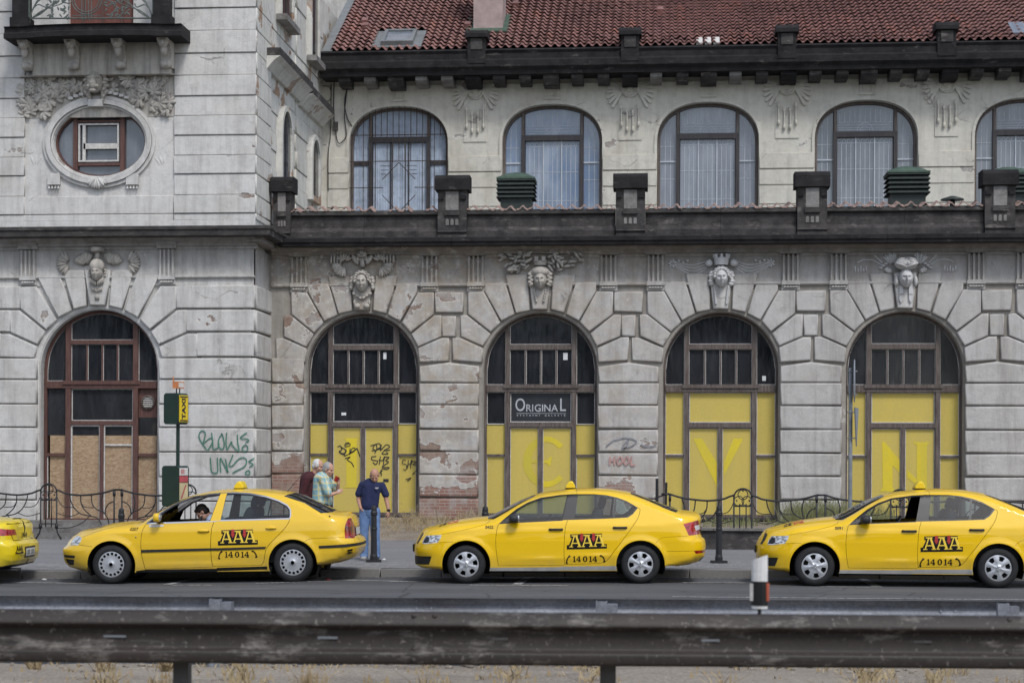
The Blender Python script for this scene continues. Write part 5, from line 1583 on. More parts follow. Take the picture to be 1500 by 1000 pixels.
# keystone dentils over the oval
mb = MB()
for i in range(11):
    if 4 <= i <= 6: continue
    a = math.radians(62 + 5.6 * i); e = 322 / 3.5714 * PXT
    x, z = oc.x + e * math.cos(a), oc.z + (e - 60 / 3.5714 * PXT) * math.sin(a)
    MB().box(x - .05, x + .05, YT - .02, YT + .1, z - .03, z + .03).build('dentil', 'tower_up', owin)
# loose cables on the upper wall and in the corner
cab = MB()
c2 = lambda pts, Yp=YU - .05: [(at(380 + u / 3.5714, v / 3.5714, Yp).x, Yp, at(380 + u / 3.5714, v / 3.5714, Yp).z) for u, v in [tuple(q) for q in smooth2(pts, 4)]]
cab.tube(c2([(392, 250), (390, 420), (388, 560), (392, 640), (410, 745), (440, 735), (455, 700), (445, 600), (458, 470), (445, 540), (460, 620), (485, 660)]), .014, 5)
cab.tube(c2([(375, 440), (372, 700), (360, 800), (360, 1000)]), .012, 5)
cab.tube(c2([(330, 450), (370, 460), (372, 520), (345, 530)]), .010, 5)
cab.tube(c2([(395, 250), (380, 340), (385, 400)]), .012, 5)
cab.build('loose_cable', 'iron', uw)
q = at(380 + 400 / 3.5714, 660 / 3.5714, YU)
MB().box(q.x - .06, q.x + .06, YU - .09, YU, q.z - .12, q.z + .1).build('junction_box', 'soot_grey', uw)
MAT['pale_wall'] = plaster('far_gable_plaster', (.60, .58, .55), amt=.1, seed=2)
MB().box(-12, -6.2, 63.5, 64, 5, 24).build('rear_gable', 'pale_wall', bldg)
# green spray on the tower
gt = lambda pts: tr(pts, 230, 550, YT - .03, 5.88)
tagline('graffiti_tag', [[(430, 640), (375, 560), (362, 510), (385, 475), (415, 490), (410, 540), (400, 580), (455, 540), (480, 550), (465, 600), (435, 645)], [(470, 490), (480, 570), (485, 630), (525, 620), (535, 580)], [(560, 500), (535, 540), (530, 600), (560, 635), (580, 600), (570, 530), (555, 495)], [(600, 490), (595, 570), (605, 635), (640, 570), (650, 600), (705, 650), (695, 570), (692, 505)],
                         [(775, 490), (725, 525), (725, 540), (775, 545), (790, 560), (762, 575)], [(760, 595), (735, 620), (745, 650), (775, 645), (782, 615), (760, 595)],
                         [(460, 705), (465, 780), (475, 830), (520, 832), (522, 770), (520, 705)], [(550, 835), (545, 760), (548, 710), (580, 770), (612, 835), (600, 770), (590, 715)], [(655, 680), (640, 720), (620, 770), (650, 775), (700, 720), (745, 705), (772, 730), (755, 780), (690, 815), (650, 838)], [(840, 710), (795, 735), (800, 745), (830, 765), (795, 785)], [(780, 815), (762, 835), (782, 855), (800, 840), (795, 820), (780, 815)]], gt, .027, 'ink_green', tw_, YT - .034)
# ================================================================== ventilators on the terrace
def ventilator(px, ytop, ybot, wpx, label, cond=1):
    Yv = 48.2; q = at(px, ybot, Yv); zt = at(px, ytop, Yv).z; hw = wpx / 2 / 3000 * Yv
    zb = Z(344); t = thing('roof_ventilator', label, 'ventilator', (q.x, Yv, zb), 0, 'green louvred ventilators on the terrace')
    MB().box(q.x - hw * .8, q.x + hw * .8, Yv - hw * .8, Yv + hw * .8, zb, zt - .12).build('shaft', 'copper_dark', t)
    n = 5; z0 = at(px, ybot - 6, Yv).z
    for i in range(n):
        z = z0 + (zt - .12 - z0) * (i + .7) / n
        mb = MB()
        mb.add([(q.x + sx * w_, Yv + sy * w_, z + h) for w_, h in ((hw, -.045), (hw * .80, .045)) for sx, sy in ((-1, -1), (1, -1), (1, 1), (-1, 1))] + [(q.x + sx * hw, Yv + sy * hw, z - .06) for sx, sy in ((-1, -1), (1, -1), (1, 1), (-1, 1))],
               [(i_, (i_ + 1) % 4, 4 + (i_ + 1) % 4, 4 + i_) for i_ in range(4)] + [(8 + i_, 8 + (i_ + 1) % 4, (i_ + 1) % 4, i_) for i_ in range(4)])
        mb.build('louvre', 'copper_dark', t)
    mb = MB(); vs = []; m_ = 8
    for j in range(m_ + 1):
        for i in range(m_ + 1):
            a, c = -1 + 2 * i / m_, -1 + 2 * j / m_
            vs.append((q.x + a * hw, Yv + c * hw, zt - .13 + .16 * (1 - a * a) ** .7 * (1 - c * c) ** .7))
    mb.add(vs, [(j * (m_ + 1) + i, j * (m_ + 1) + i + 1, (j + 1) * (m_ + 1) + i + 1, (j + 1) * (m_ + 1) + i) for j in range(m_) for i in range(m_)])
    mb.box(q.x - hw, q.x + hw, Yv - hw, Yv + hw, zt - .17, zt - .13)
    mb.build('cap', 'copper', t, False)
ventilator(757, 255, 299, 56, 'green louvred copper ventilator in front of the leaded window coloured like reflected blue sky')
ventilator(1328, 246, 293, 60, 'green louvred copper ventilator right of the fourth upper window')
ventilator(1476, 247, 292, 60, 'green louvred ventilator half hidden behind the rightmost black pedestal')
q = at(1395, 292, 47.6); cp = thing('vent_cap', 'small flat dark vent cap on the terrace between ventilator and pedestal', 'vent cap', (q.x, 47.6, Z(344)))
MB().lathe([(.06, 0), (.06, q.z - Z(344))], (q.x, 47.6, Z(344)), 12).build('pipe', 'copper_dark', cp)
MB().lathe([(.27, 0), (.25, .03), (.06, .09)], (q.x, 47.6, q.z - .02), 16).build('hood', 'copper_dark', cp)

# ================================================================== art nouveau railings
FS = .01473 / 8.333
def rloc(u, v): return ((u - 590) * FS, 0, (830 - v) * FS)
bars = [[(850, 280), (870, 370), (920, 460), (1000, 520), (1110, 545), (1200, 570), (1250, 650)], [(988, 290), (995, 390), (1040, 470), (1120, 540)], [(1120, 290), (1135, 400), (1190, 460), (1270, 495), (1320, 560), (1345, 650)],
        [(1270, 270), (1245, 360), (1255, 460), (1300, 530)], [(1395, 365), (1330, 400), (1295, 470), (1300, 510)], [(690, 300), (720, 370), (760, 420), (820, 438), (905, 438)], [(1000, 390), (1040, 435), (1150, 442)],
        [(690, 510), (820, 545), (900, 540), (970, 510)], [(1100, 545), (1030, 610), (940, 660), (820, 690), (690, 690)]]
bar_me = []
for i, bb_ in enumerate(bars):
    mb = MB(); mb.tube([rloc(q.x, q.y) for q in smooth2(bb_, 5)], .0125 if i < 5 else .009, 6); bar_me.append(mkmesh('scroll_bar', mb.v, mb.f, 'iron', True))
mb = MB(); mb.tube([rloc(q.x, q.y) for q in smooth2([(680, 225), (740, 245), (820, 275), (1000, 292), (1250, 265), (1405, 222)], 5)], .020, 6)
rail_me = mkmesh('top_rail', mb.v, mb.f, 'iron', True)
mb = MB()
for s in (-1, 1):
    mb.tube([rloc(590 + s * 100, 250), rloc(590 + s * 100, 690), rloc(590 + s * 112, 750), rloc(590 + s * 160, 830)], .017, 6)
    mb.box(*sorted((rloc(590 + s * 118, 0)[0], rloc(590 + s * 84, 0)[0])), -.025, .025, rloc(0, 700)[2], rloc(0, 640)[2])
    mb.tube([rloc(590 + s * 36, 350), rloc(590 + s * 36, 680)], .012, 6)
mb.tube([rloc(590 + 100 * math.cos(math.radians(a)), 255 - 100 * math.sin(math.radians(a))) for a in range(0, 181, 12)], .017, 6)
mb.tube([rloc(490, 350), rloc(690, 350)], .016, 6); mb.tube([rloc(490, 640), rloc(690, 640)], .012, 6)
for cx_, cz_ in ((590, 222), (545, 295), (635, 295)): mb.tube([rloc(cx_ + 55 * math.cos(a * PI / 9), cz_ - 55 * math.sin(a * PI / 9)) for a in range(19)], .010, 6)
for cx_, cz_ in ((590, 180), (520, 290), (660, 290), (555, 335), (625, 335)): mb.ell(rloc(cx_, cz_), (.018, .014, .018), 8, 6)
arch_me = mkmesh('arch_post', mb.v, mb.f, 'iron', True)
mb = MB(); mb.tube([rloc(1405, 218), rloc(1405, 830)], .018, 6); mb.box(rloc(1390, 0)[0], rloc(1420, 0)[0], -.022, .022, rloc(0, 300)[2], rloc(0, 235)[2])
post_me = mkmesh('plain_post', mb.v, mb.f, 'iron', True)
mb = MB(); mb.tube([rloc(1405, 222), rloc(1500, 222)], .020, 6); link_me = mkmesh('rail_link', mb.v, mb.f, 'iron', True)
PER = (1405 - 590) * FS * 2 + .17
def railing(label, a, ang, units):
    t = thing('iron_railing', label, 'railing', a, ang, 'art nouveau railings along the building', True)
    for i, (l, r_) in units:
        x = i * PER
        inst('arch_post', arch_me, t, (x, 0, 0))
        for s, on in ((-1, l), (1, r_)):
            if not on: continue
            sc = (s, 1, 1)
            for m_ in bar_me: inst('scroll_bar', m_, t, (x, rnd.uniform(-.003, .003), 0), (0, 0, 0), sc)
            inst('top_rail', rail_me, t, (x, 0, 0), (0, 0, 0), sc)
            inst('plain_post', post_me, t, (x, 0, 0), (0, 0, 0), sc)
            inst('rail_link', link_me, t, (x, 0, 0), (0, 0, 0), sc)
    return t
a = gnd(71, 789.5, .134)
railing('black scrolled iron railing in front of the boarded tower door', a, math.radians(0), [(0, (1, 1)), (1, (1, 0))])
a = gnd(1088, 803.5, .134)
railing('black scrolled iron railing in front of the low wall at the right', a, math.radians(-1.5), [(0, (1, 1)), (1, (1, 1)), (2, (1, 1))])
# short dark posts by the worn pier
gp_ = thing('gate_post', 'pair of thin dark posts leaning on the worn brick pier', 'post', gnd(962, 800, .134), 0, None, True)
mb = MB(); mb.tube([(0, 0, 0), (.0, 0, 1.38)], .03, 6); mb.tube([(.17, .0, 0), (.19, 0, 1.3)], .022, 6); mb.tube([(.02, 0, 1.0), (.25, 0, 1.08)], .016, 5)
mb.build('bars', 'iron', gp_)

# ================================================================== bollards
mb = MB()
mb.lathe([(.066, .04), (.066, .10), (.056, .14), (.050, .55), (.057, .56), (.057, .585), (.050, .595), (.049, .80), (.059, .82), (.060, .86), (.050, .88), (.049, .93), (.040, .965), (.022, .98), (0.001, .985)], (0, 0, 0), 18, 'Z', False)
bol_me = mkmesh('shaft', mb.v, mb.f, 'iron', False)
mb = MB(); mb.box(-.13, .13, -.11, .11, 0, .04); bb_me = mkmesh('base_plate', mb.v, mb.f, 'iron')
def bollard(px, py, label):
    t = thing('bollard', label, 'bollard', gnd(px, py, .136), math.radians(9), 'black bollards along the kerb', True)
    inst('shaft', bol_me, t); inst('base_plate', bb_me, t)
bollard(177.5, 826, 'black iron bollard half hidden behind the hood of the leftmost full taxi')
bollard(547.5, 822.5, 'black iron bollard in front of the man in the blue shirt')
bollard(710.5, 826.5, 'black iron bollard whose top shows over the middle taxi hood')
bollard(1053, 824, 'black iron bollard between the middle and the right taxi')

# ================================================================== taxi rank post
MAT['green'] = flat('dark_green_enamel', (.012, .030, .024), .35, var=.2)
MAT['signyellow'] = flat('yellow_sign_face', (.72, .52, .02), .4, var=.1)
MAT['orange'] = flat('orange_plastic', (.55, .20, .08), .5, var=.2)
MAT['signred'] = flat('red_notice', (.45, .08, .09), .5, var=.2)
MAT['white'] = flat('white_notice', (.62, .60, .56), .5, var=.15)
MAT['cream'] = flat('cream_notice', (.55, .46, .27), .5, var=.2)
zc_ = 35.0; q = atz(260.5, 675, zc_); sp = thing('taxi_rank_post', 'green taxi rank post with yellow sign box and notice box', 'sign post', (q.x, q.y, .13 + GZ(q.x, q.y)), math.radians(-19), None, True)
zb0 = .13 + GZ(q.x, q.y)
zz = lambda y: H - (y - 676.6) / 3000 * zc_ - zb0
MB().tube([(0, 0, 0), (0, 0, zz(580))], .032, 10).build('pole', 'green', sp)
def rbox(x0, x1, y0, y1, z0, z1, r=.035):
    p_ = [(x0 + r, z0), (x1 - r, z0), (x1, z0 + r), (x1, z1 - r), (x1 - r, z1), (x0 + r, z1), (x0, z1 - r), (x0, z0 + r)]
    return MB().prism(p_, y0, y1)
ub = rbox(-.185, .105, -.16, .16, zz(624.5), zz(579)).build('sign_box', 'green', sp)
MB().box(.104, .116, -.13, .13, zz(621), zz(582)).build('sign_face', 'signyellow', ub)
MB().box(.115, .119, -.115, .115, zz(585.5), zz(583.5)).build('border_bar', 'ink', ub); MB().box(.115, .119, -.115, .115, zz(620), zz(618)).build('border_bar', 'ink', ub)
vs, fs = text_polys('TAXI', .16, bold=.006)
MB().add([(.12, -z, zz(601.5) - x * -1.0) for x, z in vs], fs).build('lettering', 'ink', ub)
lb = rbox(-.21, .115, -.17, .17, zz(745), zz(685)).build('notice_box', 'green', sp)
for y0_, y1_, mt in ((688, 699, 'white'), (700, 709, 'signred'), (710, 735, 'cream')): MB().box(.114, .122, -.13, .13, zz(y1_), zz(y0_)).build('notice', mt, lb)
for j in range(3): MB().box(.122, .125, -.09 + .04 * j, -.07 + .04 * j, zz(697), zz(690)).build('print', 'signred', lb)
mb = MB()
mb.add([(.125, -.1, zz(733)), (.125, -.06, zz(733)), (.125, .08, zz(713)), (.125, .04, zz(713))], [(0, 1, 2, 3)])
mb.build('print', 'signred', lb)
for y in (-.05, .05): MB().tube([(.0, y, zz(580)), (.0, y, zz(571))], .012, 6).build('stub', 'iron', sp)
ob = MB().box(-.05, .06, -.10, .10, zz(572), zz(562)).build('number_plate', 'orange', sp)
MB().box(.06, .064, -.08, .08, zz(570.5), zz(563.5)).build('plate_face', 'white', ob)
MB().tube([(-.03, -.09, zz(565)), (-.04, -.1, zz(555))], .012, 5).build('stem', 'orange', ob)

# ================================================================== traffic sign pole, signs seen edge-on
MAT['galv'] = flat('galvanised_steel', (.26, .28, .30), .45, metal=.6, var=.25, scale=10)
MAT['signback'] = flat('grey_sign_back', (.24, .26, .29), .5, var=.15)
zc_ = 35.2; q = atz(1245.5, 675, zc_); tp = thing('traffic_sign_pole', 'grey steel pole with two traffic signs seen edge on, behind the right taxi', 'sign pole', (q.x, q.y, .13), math.radians(4), None, True)
zz = lambda y: H - (y - 672.6) / 3000 * zc_ - .13
MB().tube([(0, 0, 0), (0, 0, zz(534))], .036, 10).build('pole', 'galv', tp)
rot = Matrix.Rotation(math.radians(79.5), 3, 'Z')
mb = MB(); mb.lathe([(.001, -.012), (.36, -.012), (.37, 0), (.36, .006)], (0, 0, 0), 28, 'Y')
mb.v = [rot @ v + Vector((.06, -.02, zz(553))) for v in mb.v]; mb.build('round_sign', 'signback', tp)
mb = MB(); mb.prism([(-.38, .30), (.38, .30), (0, -.36)], -.012, .006); rot2 = Matrix.Rotation(math.radians(76), 3, 'Z')
mb.v = [rot2 @ v + Vector((.095, -.02, zz(618))) for v in mb.v]; mb.build('triangular_sign', 'signback', tp)
for y in (538, 572, 598, 636): MB().box(-.045, .11, -.045, .045, zz(y + 1.6), zz(y)).build('clamp', 'galv', tp)

# ================================================================== guard rails
def railmat(name, grime, clean, thr, metal):
    m, nt, b = nmat(name)
    p = pos(nt)
    n1 = noise(nt, pos(nt, .8, .8, 2.6), 2.6, 10, .72)
    c = mix(nt, ramp(nt, n1, [(thr, 0), (thr + .10, .8)]), grime, clean)
    c = mix(nt, .8, c, ramp(nt, noise(nt, p, 35, 4), [(.3, .7), (.7, 1.25)]), 'MULTIPLY')
    c = mix(nt, ramp(nt, noise(nt, pos(nt, .5, .5, 1.5, (3, 1, 0)), 1.8, 7), [(.5, 0), (.7, .5)]), c, (.055, .038, .030))
    c = mix(nt, ramp(nt, noise(nt, pos(nt, 6, 6, .8, (1, 2, 0)), 2.0, 6), [(.5, 0), (.75, .5)]), c, tuple(x * .5 for x in grime))
    c = mix(nt, ramp(nt, noise(nt, p, 26, 5), [(.60, 0), (.72, .55)]), c, (.26, .24, .215))
    put(nt, b.inputs['Base Color'], c)
    b.inputs['Metallic'].default_value = metal
    b.inputs['Roughness'].default_value = .62
    bump(nt, b, noise(nt, p, 12, 5), .15, .01)
    return m
MAT['rail_dirty'] = railmat('grimy_guard_rail', (.027, .021, .018), (.185, .172, .155), .548, .15)
MAT['rail_clean'] = railmat('pale_galvanised_rail', (.19, .205, .235), (.24, .255, .285), .45, .35)
MAT['rail_post'] = flat('grimy_steel_post', (.075, .072, .070), .6, metal=.3, var=.3)
WP = [(0.0, .330), (.026, .329), (.040, .322), (.074, .268), (.081, .254), (.080, .246), (.070, .236), (.034, .222), (.028, .212), (.028, .108), (.033, .098), (.072, .084), (.081, .076), (.083, .066), (.083, .022), (.076, .008), (.060, .002), (.03, 0)]
def guard_rail(name, label, pA, pB, joints, posts, mat, face, postdy, postmat, top_over, z_foot):
    """pA,pB: ends of the beam's lower edge; face=-1 bulges towards the camera"""
    d = (pB - pA); L = d.length; ex = d.normalized(); en = Vector((-ex.y, ex.x, 0)).normalized()
    t = thing(name, label, 'guard rail', (pA.x + d.x / 2, pA.y + d.y / 2, 0))
    cuts = [0] + joints + [L]
    for i, (a, c) in enumerate(zip(cuts, cuts[1:])):
        mb = MB(); ov = .15 if i < len(cuts) - 2 else 0
        off = .0 if i % 2 else -.006
        nseg = 12; vs = []
        for k in range(nseg + 1):
            b0 = pA + ex * (a + (c + ov - a) * k / nseg)
            wob = .003 * math.sin(k * 1.3 + i * 2)
            for j, (o_, h) in enumerate(WP): vs.append(b0 + en * (face * (o_ + off * -1 + wob)) + Vector((0, 0, h)))
        n = len(WP)
        mb.add(vs, [(k * n + j, k * n + j + 1, (k + 1) * n + j + 1, (k + 1) * n + j) for k in range(nseg) for j in range(n - 1)])
        bm_ = mb.build('beam', mat, t, True)
        if i < len(cuts) - 2:
            for dx in (-.0, .13):
                for h in (.305, .226, .095, .03):
                    mb = MB(); q = pA + ex * (c + dx) + Vector((0, 0, h)) + en * face * {.305: .052, .226: .045, .095: .045, .03: .083}[h]
                    mb.ell(q, (.018, .014, .018), 10, 6); mb.build('bolt', mat, bm_, True)
        k = a + .5
        while k < c - .4:
            q = pA + ex * k + Vector((0, 0, .165)) + en * face * .030
            mb = MB(); mb.box(q.x - .09, q.x + .09, q.y - .004, q.y + .004, q.z - .007, q.z + .007); mb.build('slot', 'galv' if rnd.random() < .5 else 'rail_post', bm_)
            k += 1.33
    for s in posts:
        q = pA + ex * s + en * postdy
        mb = MB(); zt = q.z + top_over
        mb.box(q.x - .05, q.x + .05, q.y - .03, q.y - .022, z_foot, zt); mb.box(q.x - .05, q.x - .042, q.y - .022, q.y + .06, z_foot, zt); mb.box(q.x + .042, q.x + .05, q.y - .022, q.y + .06, z_foot, zt)
        o = mb.build('post', postmat, t)
        mb = MB(); w0 = pA + ex * s
        mb.box(q.x + .05, q.x + .14, min(q.y, w0.y), max(q.y, w0.y) + .02, w0.z + .06, w0.z + .29); mb.build('spacer', postmat, o)
    return t, ex, en
ZN = 12.9
pA, pB = atz(-420, 964.5, ZN), atz(1920, 984.8, ZN)
pA.z, pB.z = atz(0, 966.5, ZN).z, atz(1500, 979.5, ZN).z
exn = (pB - pA).normalized()
def along(px, ZC, pA, ex): return (atz(px, 800, ZC) - pA).dot(Vector((ex.x, ex.y, 0)))
jn = [along(px, ZN, pA, exn) for px in (-260, 607, 1475)]
near, ex, en = guard_rail('guard_rail', 'grimy brown steel guard rail running across the foreground', pA, pB, jn, [along(px, ZN, pA, exn) for px in (-360, 264, 893, 1522)], 'rail_dirty', -1, .10, 'rail_post', .26, -.05)
ZF = 18.3
pA2, pB2 = atz(-600, 900, ZF), atz(2100, 900, ZF)
pA2.z, pB2.z = atz(0, 871, ZF).z - .33, atz(1500, 881, ZF).z - .33
ex2 = (pB2 - pA2).normalized()
guard_rail('guard_rail', 'pale blue-grey galvanised guard rail behind the grimy one', pA2, pB2, [along(px, ZF, pA2, ex2) for px in (-240, 610, 1380)], [along(px, ZF, pA2, ex2) for px in (-245, 318, 880, 1464)], 'rail_clean', 1, -.13, 'rail_clean', .32, -.05)
# reflector post on the near rail
MAT['plastic_white'] = flat('white_plastic', (.66, .65, .63), .45, var=.12, scale=20)
MAT['plastic_black'] = flat('black_plastic', (.012, .012, .012), .5)
MAT['reflect_orange'] = flat('orange_reflector', (.42, .09, .045), .4)
q = atz(1112.5, 893, ZN + .25)
dl = thing('delineator_post', 'white delineator with black band and orange reflector on the near guard rail', 'delineator', (q.x, q.y, q.z - .14), math.radians(-24), None, True)
def dpost(z0, z1, mat, nm, e=0.0, top=False, par=None):
    p_ = arc(0, 0, .055 + e, 0, 330, 11, .036 + e)
    mb = MB(); n = len(p_); zs_ = (z0, z1)
    tz = [(z1 + (.02 * (x / .055) if top else 0)) for x, y in p_]
    mb.add([(x, y, z0) for x, y in p_] + [(x, y, t_) for (x, y), t_ in zip(p_, tz)], [(i, (i + 1) % n, n + (i + 1) % n, n + i) for i in range(n)] + [list(range(n))[::-1], list(range(n, 2 * n))])
    return mb.build(nm, mat, par or dl)
dpost(.15, .475, 'plastic_white', 'body', 0, True)
dpost(.17, .325, 'plastic_black', 'black_band', .003)
MB().box(-.052, -.030, -.036, -.026, .20, .31).build('reflector', 'bead', dl)
MB().box(.050, .0605, -.016, .016, .20, .315).build('reflector', 'reflect_orange', dl)
MB().tube([(0, 0, -.05), (0, 0, .16)], .012, 6).build('stem', 'iron', dl)

# ================================================================== dry grass and litter
m, nt, b = nmat('dry_grass')
oi = noise(nt, pos(nt), 3, 3)
put(nt, b.inputs['Base Color'], ramp(nt, oi, [(.3, (.24, .175, .095)), (.7, (.40, .32, .19))])); b.inputs['Roughness'].default_value = .8
MAT['drygrass'] = m
MAT['greengrass'] = flat('grey_green_grass', (.16, .165, .07), .8, var=.35, scale=3)
def tufts(mb, spots, n, h, r, lean=.35):
    for c in spots:
        for i in range(n):
            a = rnd.uniform(0, 2 * PI); rr = r * math.sqrt(rnd.random()); hh = h * rnd.uniform(.35, 1.0)
            x, y = c[0] + rr * math.cos(a), c[1] + rr * math.sin(a)
            lx_, ly_ = rnd.gauss(0, lean) * hh, rnd.gauss(0, lean) * hh
            w_ = rnd.uniform(.002, .005) * (1.6 if h < .25 else 1)
            b0, b1 = Vector((x, y, c[2])), Vector((x + lx_ * .4, y + ly_ * .4, c[2] + hh * .6)); b2 = Vector((x + lx_, y + ly_, c[2] + hh))
            s = Vector((w_, 0, 0))
            mb.add([b0 - s, b0 + s, b1 + s * .8, b1 - s * .8, b2], [(0, 1, 2, 3), (3, 2, 4)])
            if rnd.random() < .22: mb.add([b2 + Vector((-w_ * 2.5, 0, -.03)), b2 + Vector((w_ * 2.5, 0, -.03)), b2 + Vector((0, 0, .03))], [(0, 1, 2)])
mb = MB()
sp_ = []
for i in range(110):
    px = rnd.choice([rnd.uniform(560, 625), rnd.uniform(600, 705), rnd.uniform(690, 735)])
    y = rnd.uniform(44.5, 45.9); x = at(px, 770, y).x
    sp_.append((x, y, .13 + max(0, (y - 44.3)) * .26 - .04))
for q_ in sp_: tufts(mb, [q_], rnd.randint(3, 24), rnd.uniform(.12, .50), rnd.uniform(.05, .2), rnd.uniform(.25, .6))
sp2 = [(rnd.uniform(-8.4, 1.0), rnd.uniform(45.3, 45.9), .42) for i in range(60)]
tufts(mb, sp2, 12, .22, .14)
o = mb.build('dry_weeds', 'drygrass'); o['kind'] = 'stuff'; o['label'] = 'dry straw coloured weeds at the foot of the worn piers'
mb = MB()
sp_ = []
for i in range(110):
    px = rnd.choice([rnd.uniform(1150, 1230), rnd.uniform(1180, 1300)]); y = rnd.uniform(42.5, 45.5); sp_.append((at(px, 760, y).x, y, .52))
tufts(mb, sp_, 26, .55, .2)
tufts(mb, [(at(rnd.uniform(1030, 1500), 760, y_).x, y_, .52) for y_ in [rnd.uniform(41.3, 45.5) for _ in range(120)]], 14, .16, .2)
o = mb.build('green_weeds', 'greengrass'); o['kind'] = 'stuff'; o['label'] = 'grey-green weeds on the bank behind the right railing'
mb = MB()
sp_ = []
for px in (52, 60, 145, 150, 155, 163, 240, 245, 232, 354, 360, 452, 456, 548, 556, 562, 570, 625, 640, 655, 740, 752, 762, 860, 868, 865, 1048, 1060, 1265, 1272, 1285, 1290, 1370, 1385, 1400):
    zc_ = rnd.uniform(15.4, 17.6); q = atz(px, 700, zc_); sp_.append((q.x, q.y, .02))
for q_ in sp_: tufts(mb, [q_], rnd.randint(12, 60), rnd.uniform(.10, .30), rnd.uniform(.04, .14), rnd.uniform(.35, .8))
tufts(mb, [(*atz(rnd.uniform(-300, 1800), 700, rnd.uniform(13.5, 18.4)).xy, .02) for i in range(200)], 7, .09, .1, .8)
o = mb.build('verge_grass', 'drygrass'); o['kind'] = 'stuff'; o['label'] = 'dry grass tufts on the gravel verge under the guard rails'
mb = MB()      # pebbles of the verge
for i in range(1500):
    q = atz(rnd.uniform(-250, 1750), 700, rnd.uniform(14.2, 18.5)); s = rnd.uniform(.008, .032)
    mb.ell((q.x, q.y, .03 + rnd.uniform(0, .015)), (s * rnd.uniform(.8, 1.6), s, s * .6), 5, 4)
o = mb.build('pebbles', 'gravel'); o['kind'] = 'stuff'; o['label'] = 'loose pebbles on the verge'
MAT['litter'] = flat('white_litter', (.60, .60, .60), .7, var=.3, scale=20)
MAT['rubble'] = flat('pale_rubble', (.36, .34, .32), .9, var=.3, scale=12, bmp=.4)
def crumple(name, label, cat, px, py, z, s, mat, fl=.5, grp=None):
    q = gnd(px, py, z); mb = MB(); mb.ell((0, 0, 0), (s, s * .7, s * fl), 9, 6)
    mb.v = [Vector((v.x * rnd.uniform(.75, 1.25), v.y * rnd.uniform(.75, 1.25), v.z * rnd.uniform(.75, 1.25))) + q + Vector((0, 0, s * fl * .8)) for v in mb.v]
    tag(mb.build(name, mat), label, cat, grp)
crumple('litter', 'crumpled white litter in the gutter just right of the left taxi rear wheel', 'litter', 510.5, 842.5, 0, .035, 'litter')
crumple('litter', 'dark red crushed scrap on the road below the left taxi rear bumper', 'litter', 481, 849.5, 0, .045, 'signred', .35)
crumple('litter', 'white scrap on the road at the far left', 'litter', 20, 846.5, 0, .03, 'litter', .3)
crumple('litter', 'white scrap on the road in front of the left taxi', 'litter', 65, 849, 0, .045, 'litter', .3)
crumple('litter', 'white paper scrap on the pavement right of the man in blue', 'litter', 562.5, 820, .134, .035, 'litter')
crumple('litter', 'small white scrap lying in the gutter under the right taxi', 'litter', 1330, 847, 0, .05, 'litter', .3)
crumple('plastic_bag', 'crumpled grey plastic bag on the dry bank behind the middle taxi hood', 'bag', 580, 778, .16, .10, 'rail_clean', .6)
crumple('rubble_stone', 'pale lump of rubble on the dry bank left of the middle taxi hood', 'stone', 636, 770, .25, .12, 'rubble', .8)
crumple('rubble_stone', 'small pale stone beside the plastic bag on the dry bank', 'stone', 597, 774, .22, .06, 'rubble', .8)
crumple('litter', 'white paper by the near rail post on the gravel', 'litter', 877, 991, .03, .06, 'litter', .4)
crumple('litter', 'white paper on the gravel below the delineator', 'litter', 1262, 996, .03, .06, 'litter', .4)

# the park across the road, behind the camera: seen only as dark reflections in glass and paint
MAT['parkleaf'] = flat('park_foliage', (.045, .062, .022), .7, var=.5, scale=1.2)
r2 = np.random.default_rng(5)
N_ = 26000
cxs = r2.uniform(-85, 85, 90); cys = r2.uniform(-46, -26, 90); chs = r2.uniform(5.5, 11, 90); crs = r2.uniform(3.0, 5.0, 90)
k_ = r2.integers(0, 90, N_); dv_ = r2.normal(size=(N_, 3)); dv_ /= np.linalg.norm(dv_, axis=1)[:, None]; rr_ = r2.uniform(.45, 1.0, N_)[:, None] ** .5
ctr = np.stack([cxs[k_], cys[k_], chs[k_]], 1) + dv_ * rr_ * np.stack([crs[k_], crs[k_] * .9, crs[k_] * 1.1], 1)
ctr[:, 2] = np.maximum(ctr[:, 2], r2.uniform(.3, 2.5, N_))
ax = r2.normal(size=(N_, 3)) * .42; ay = r2.normal(size=(N_, 3)) * .42
vv = np.stack([ctr - ax, ctr + ay, ctr + ax, ctr - ay], 1).reshape(-1, 3)
pk = inst('park_trees', mkmesh('park_trees', vv.tolist(), [(4 * i, 4 * i + 1, 4 * i + 2, 4 * i + 3) for i in range(N_)], 'parkleaf'), None)
pk['kind'] = 'stuff'; pk['label'] = 'dark belt of park trees across the road, mirrored in glass and paint'
# ================================================================== taxis
def paintmat(name, col, rough=.30):
    m, nt, b = nmat(name)
    tc = nd(nt, 'ShaderNodeTexCoord').outputs['Object']
    d = noise(nt, tc, 2.2, 6, .6)
    g = nd(nt, 'ShaderNodeSeparateXYZ', Vector=tc)
    low = nd(nt, 'ShaderNodeMapRange', Value=g.outputs[2], _1=.18, _2=.5, _3=.55, _4=.0).outputs[0]
    c = mix(nt, mth(nt, 'MULTIPLY', low, ramp(nt, d, [(.35, .2), (.7, 1)])), col, (.30, .24, .13))
    c = mix(nt, ramp(nt, d, [(.5, 0), (.85, .18)]), c, tuple(x * .8 for x in col))
    put(nt, b.inputs['Base Color'], c)
    put(nt, b.inputs['Roughness'], ramp(nt, d, [(.3, rough), (.8, rough + .12)]))
    b.inputs['Coat Weight'].default_value = .85
    b.inputs['Coat Roughness'].default_value = .025
    b.inputs['Coat IOR'].default_value = 1.5
    b.inputs['Specular IOR Level'].default_value = .2
    return m
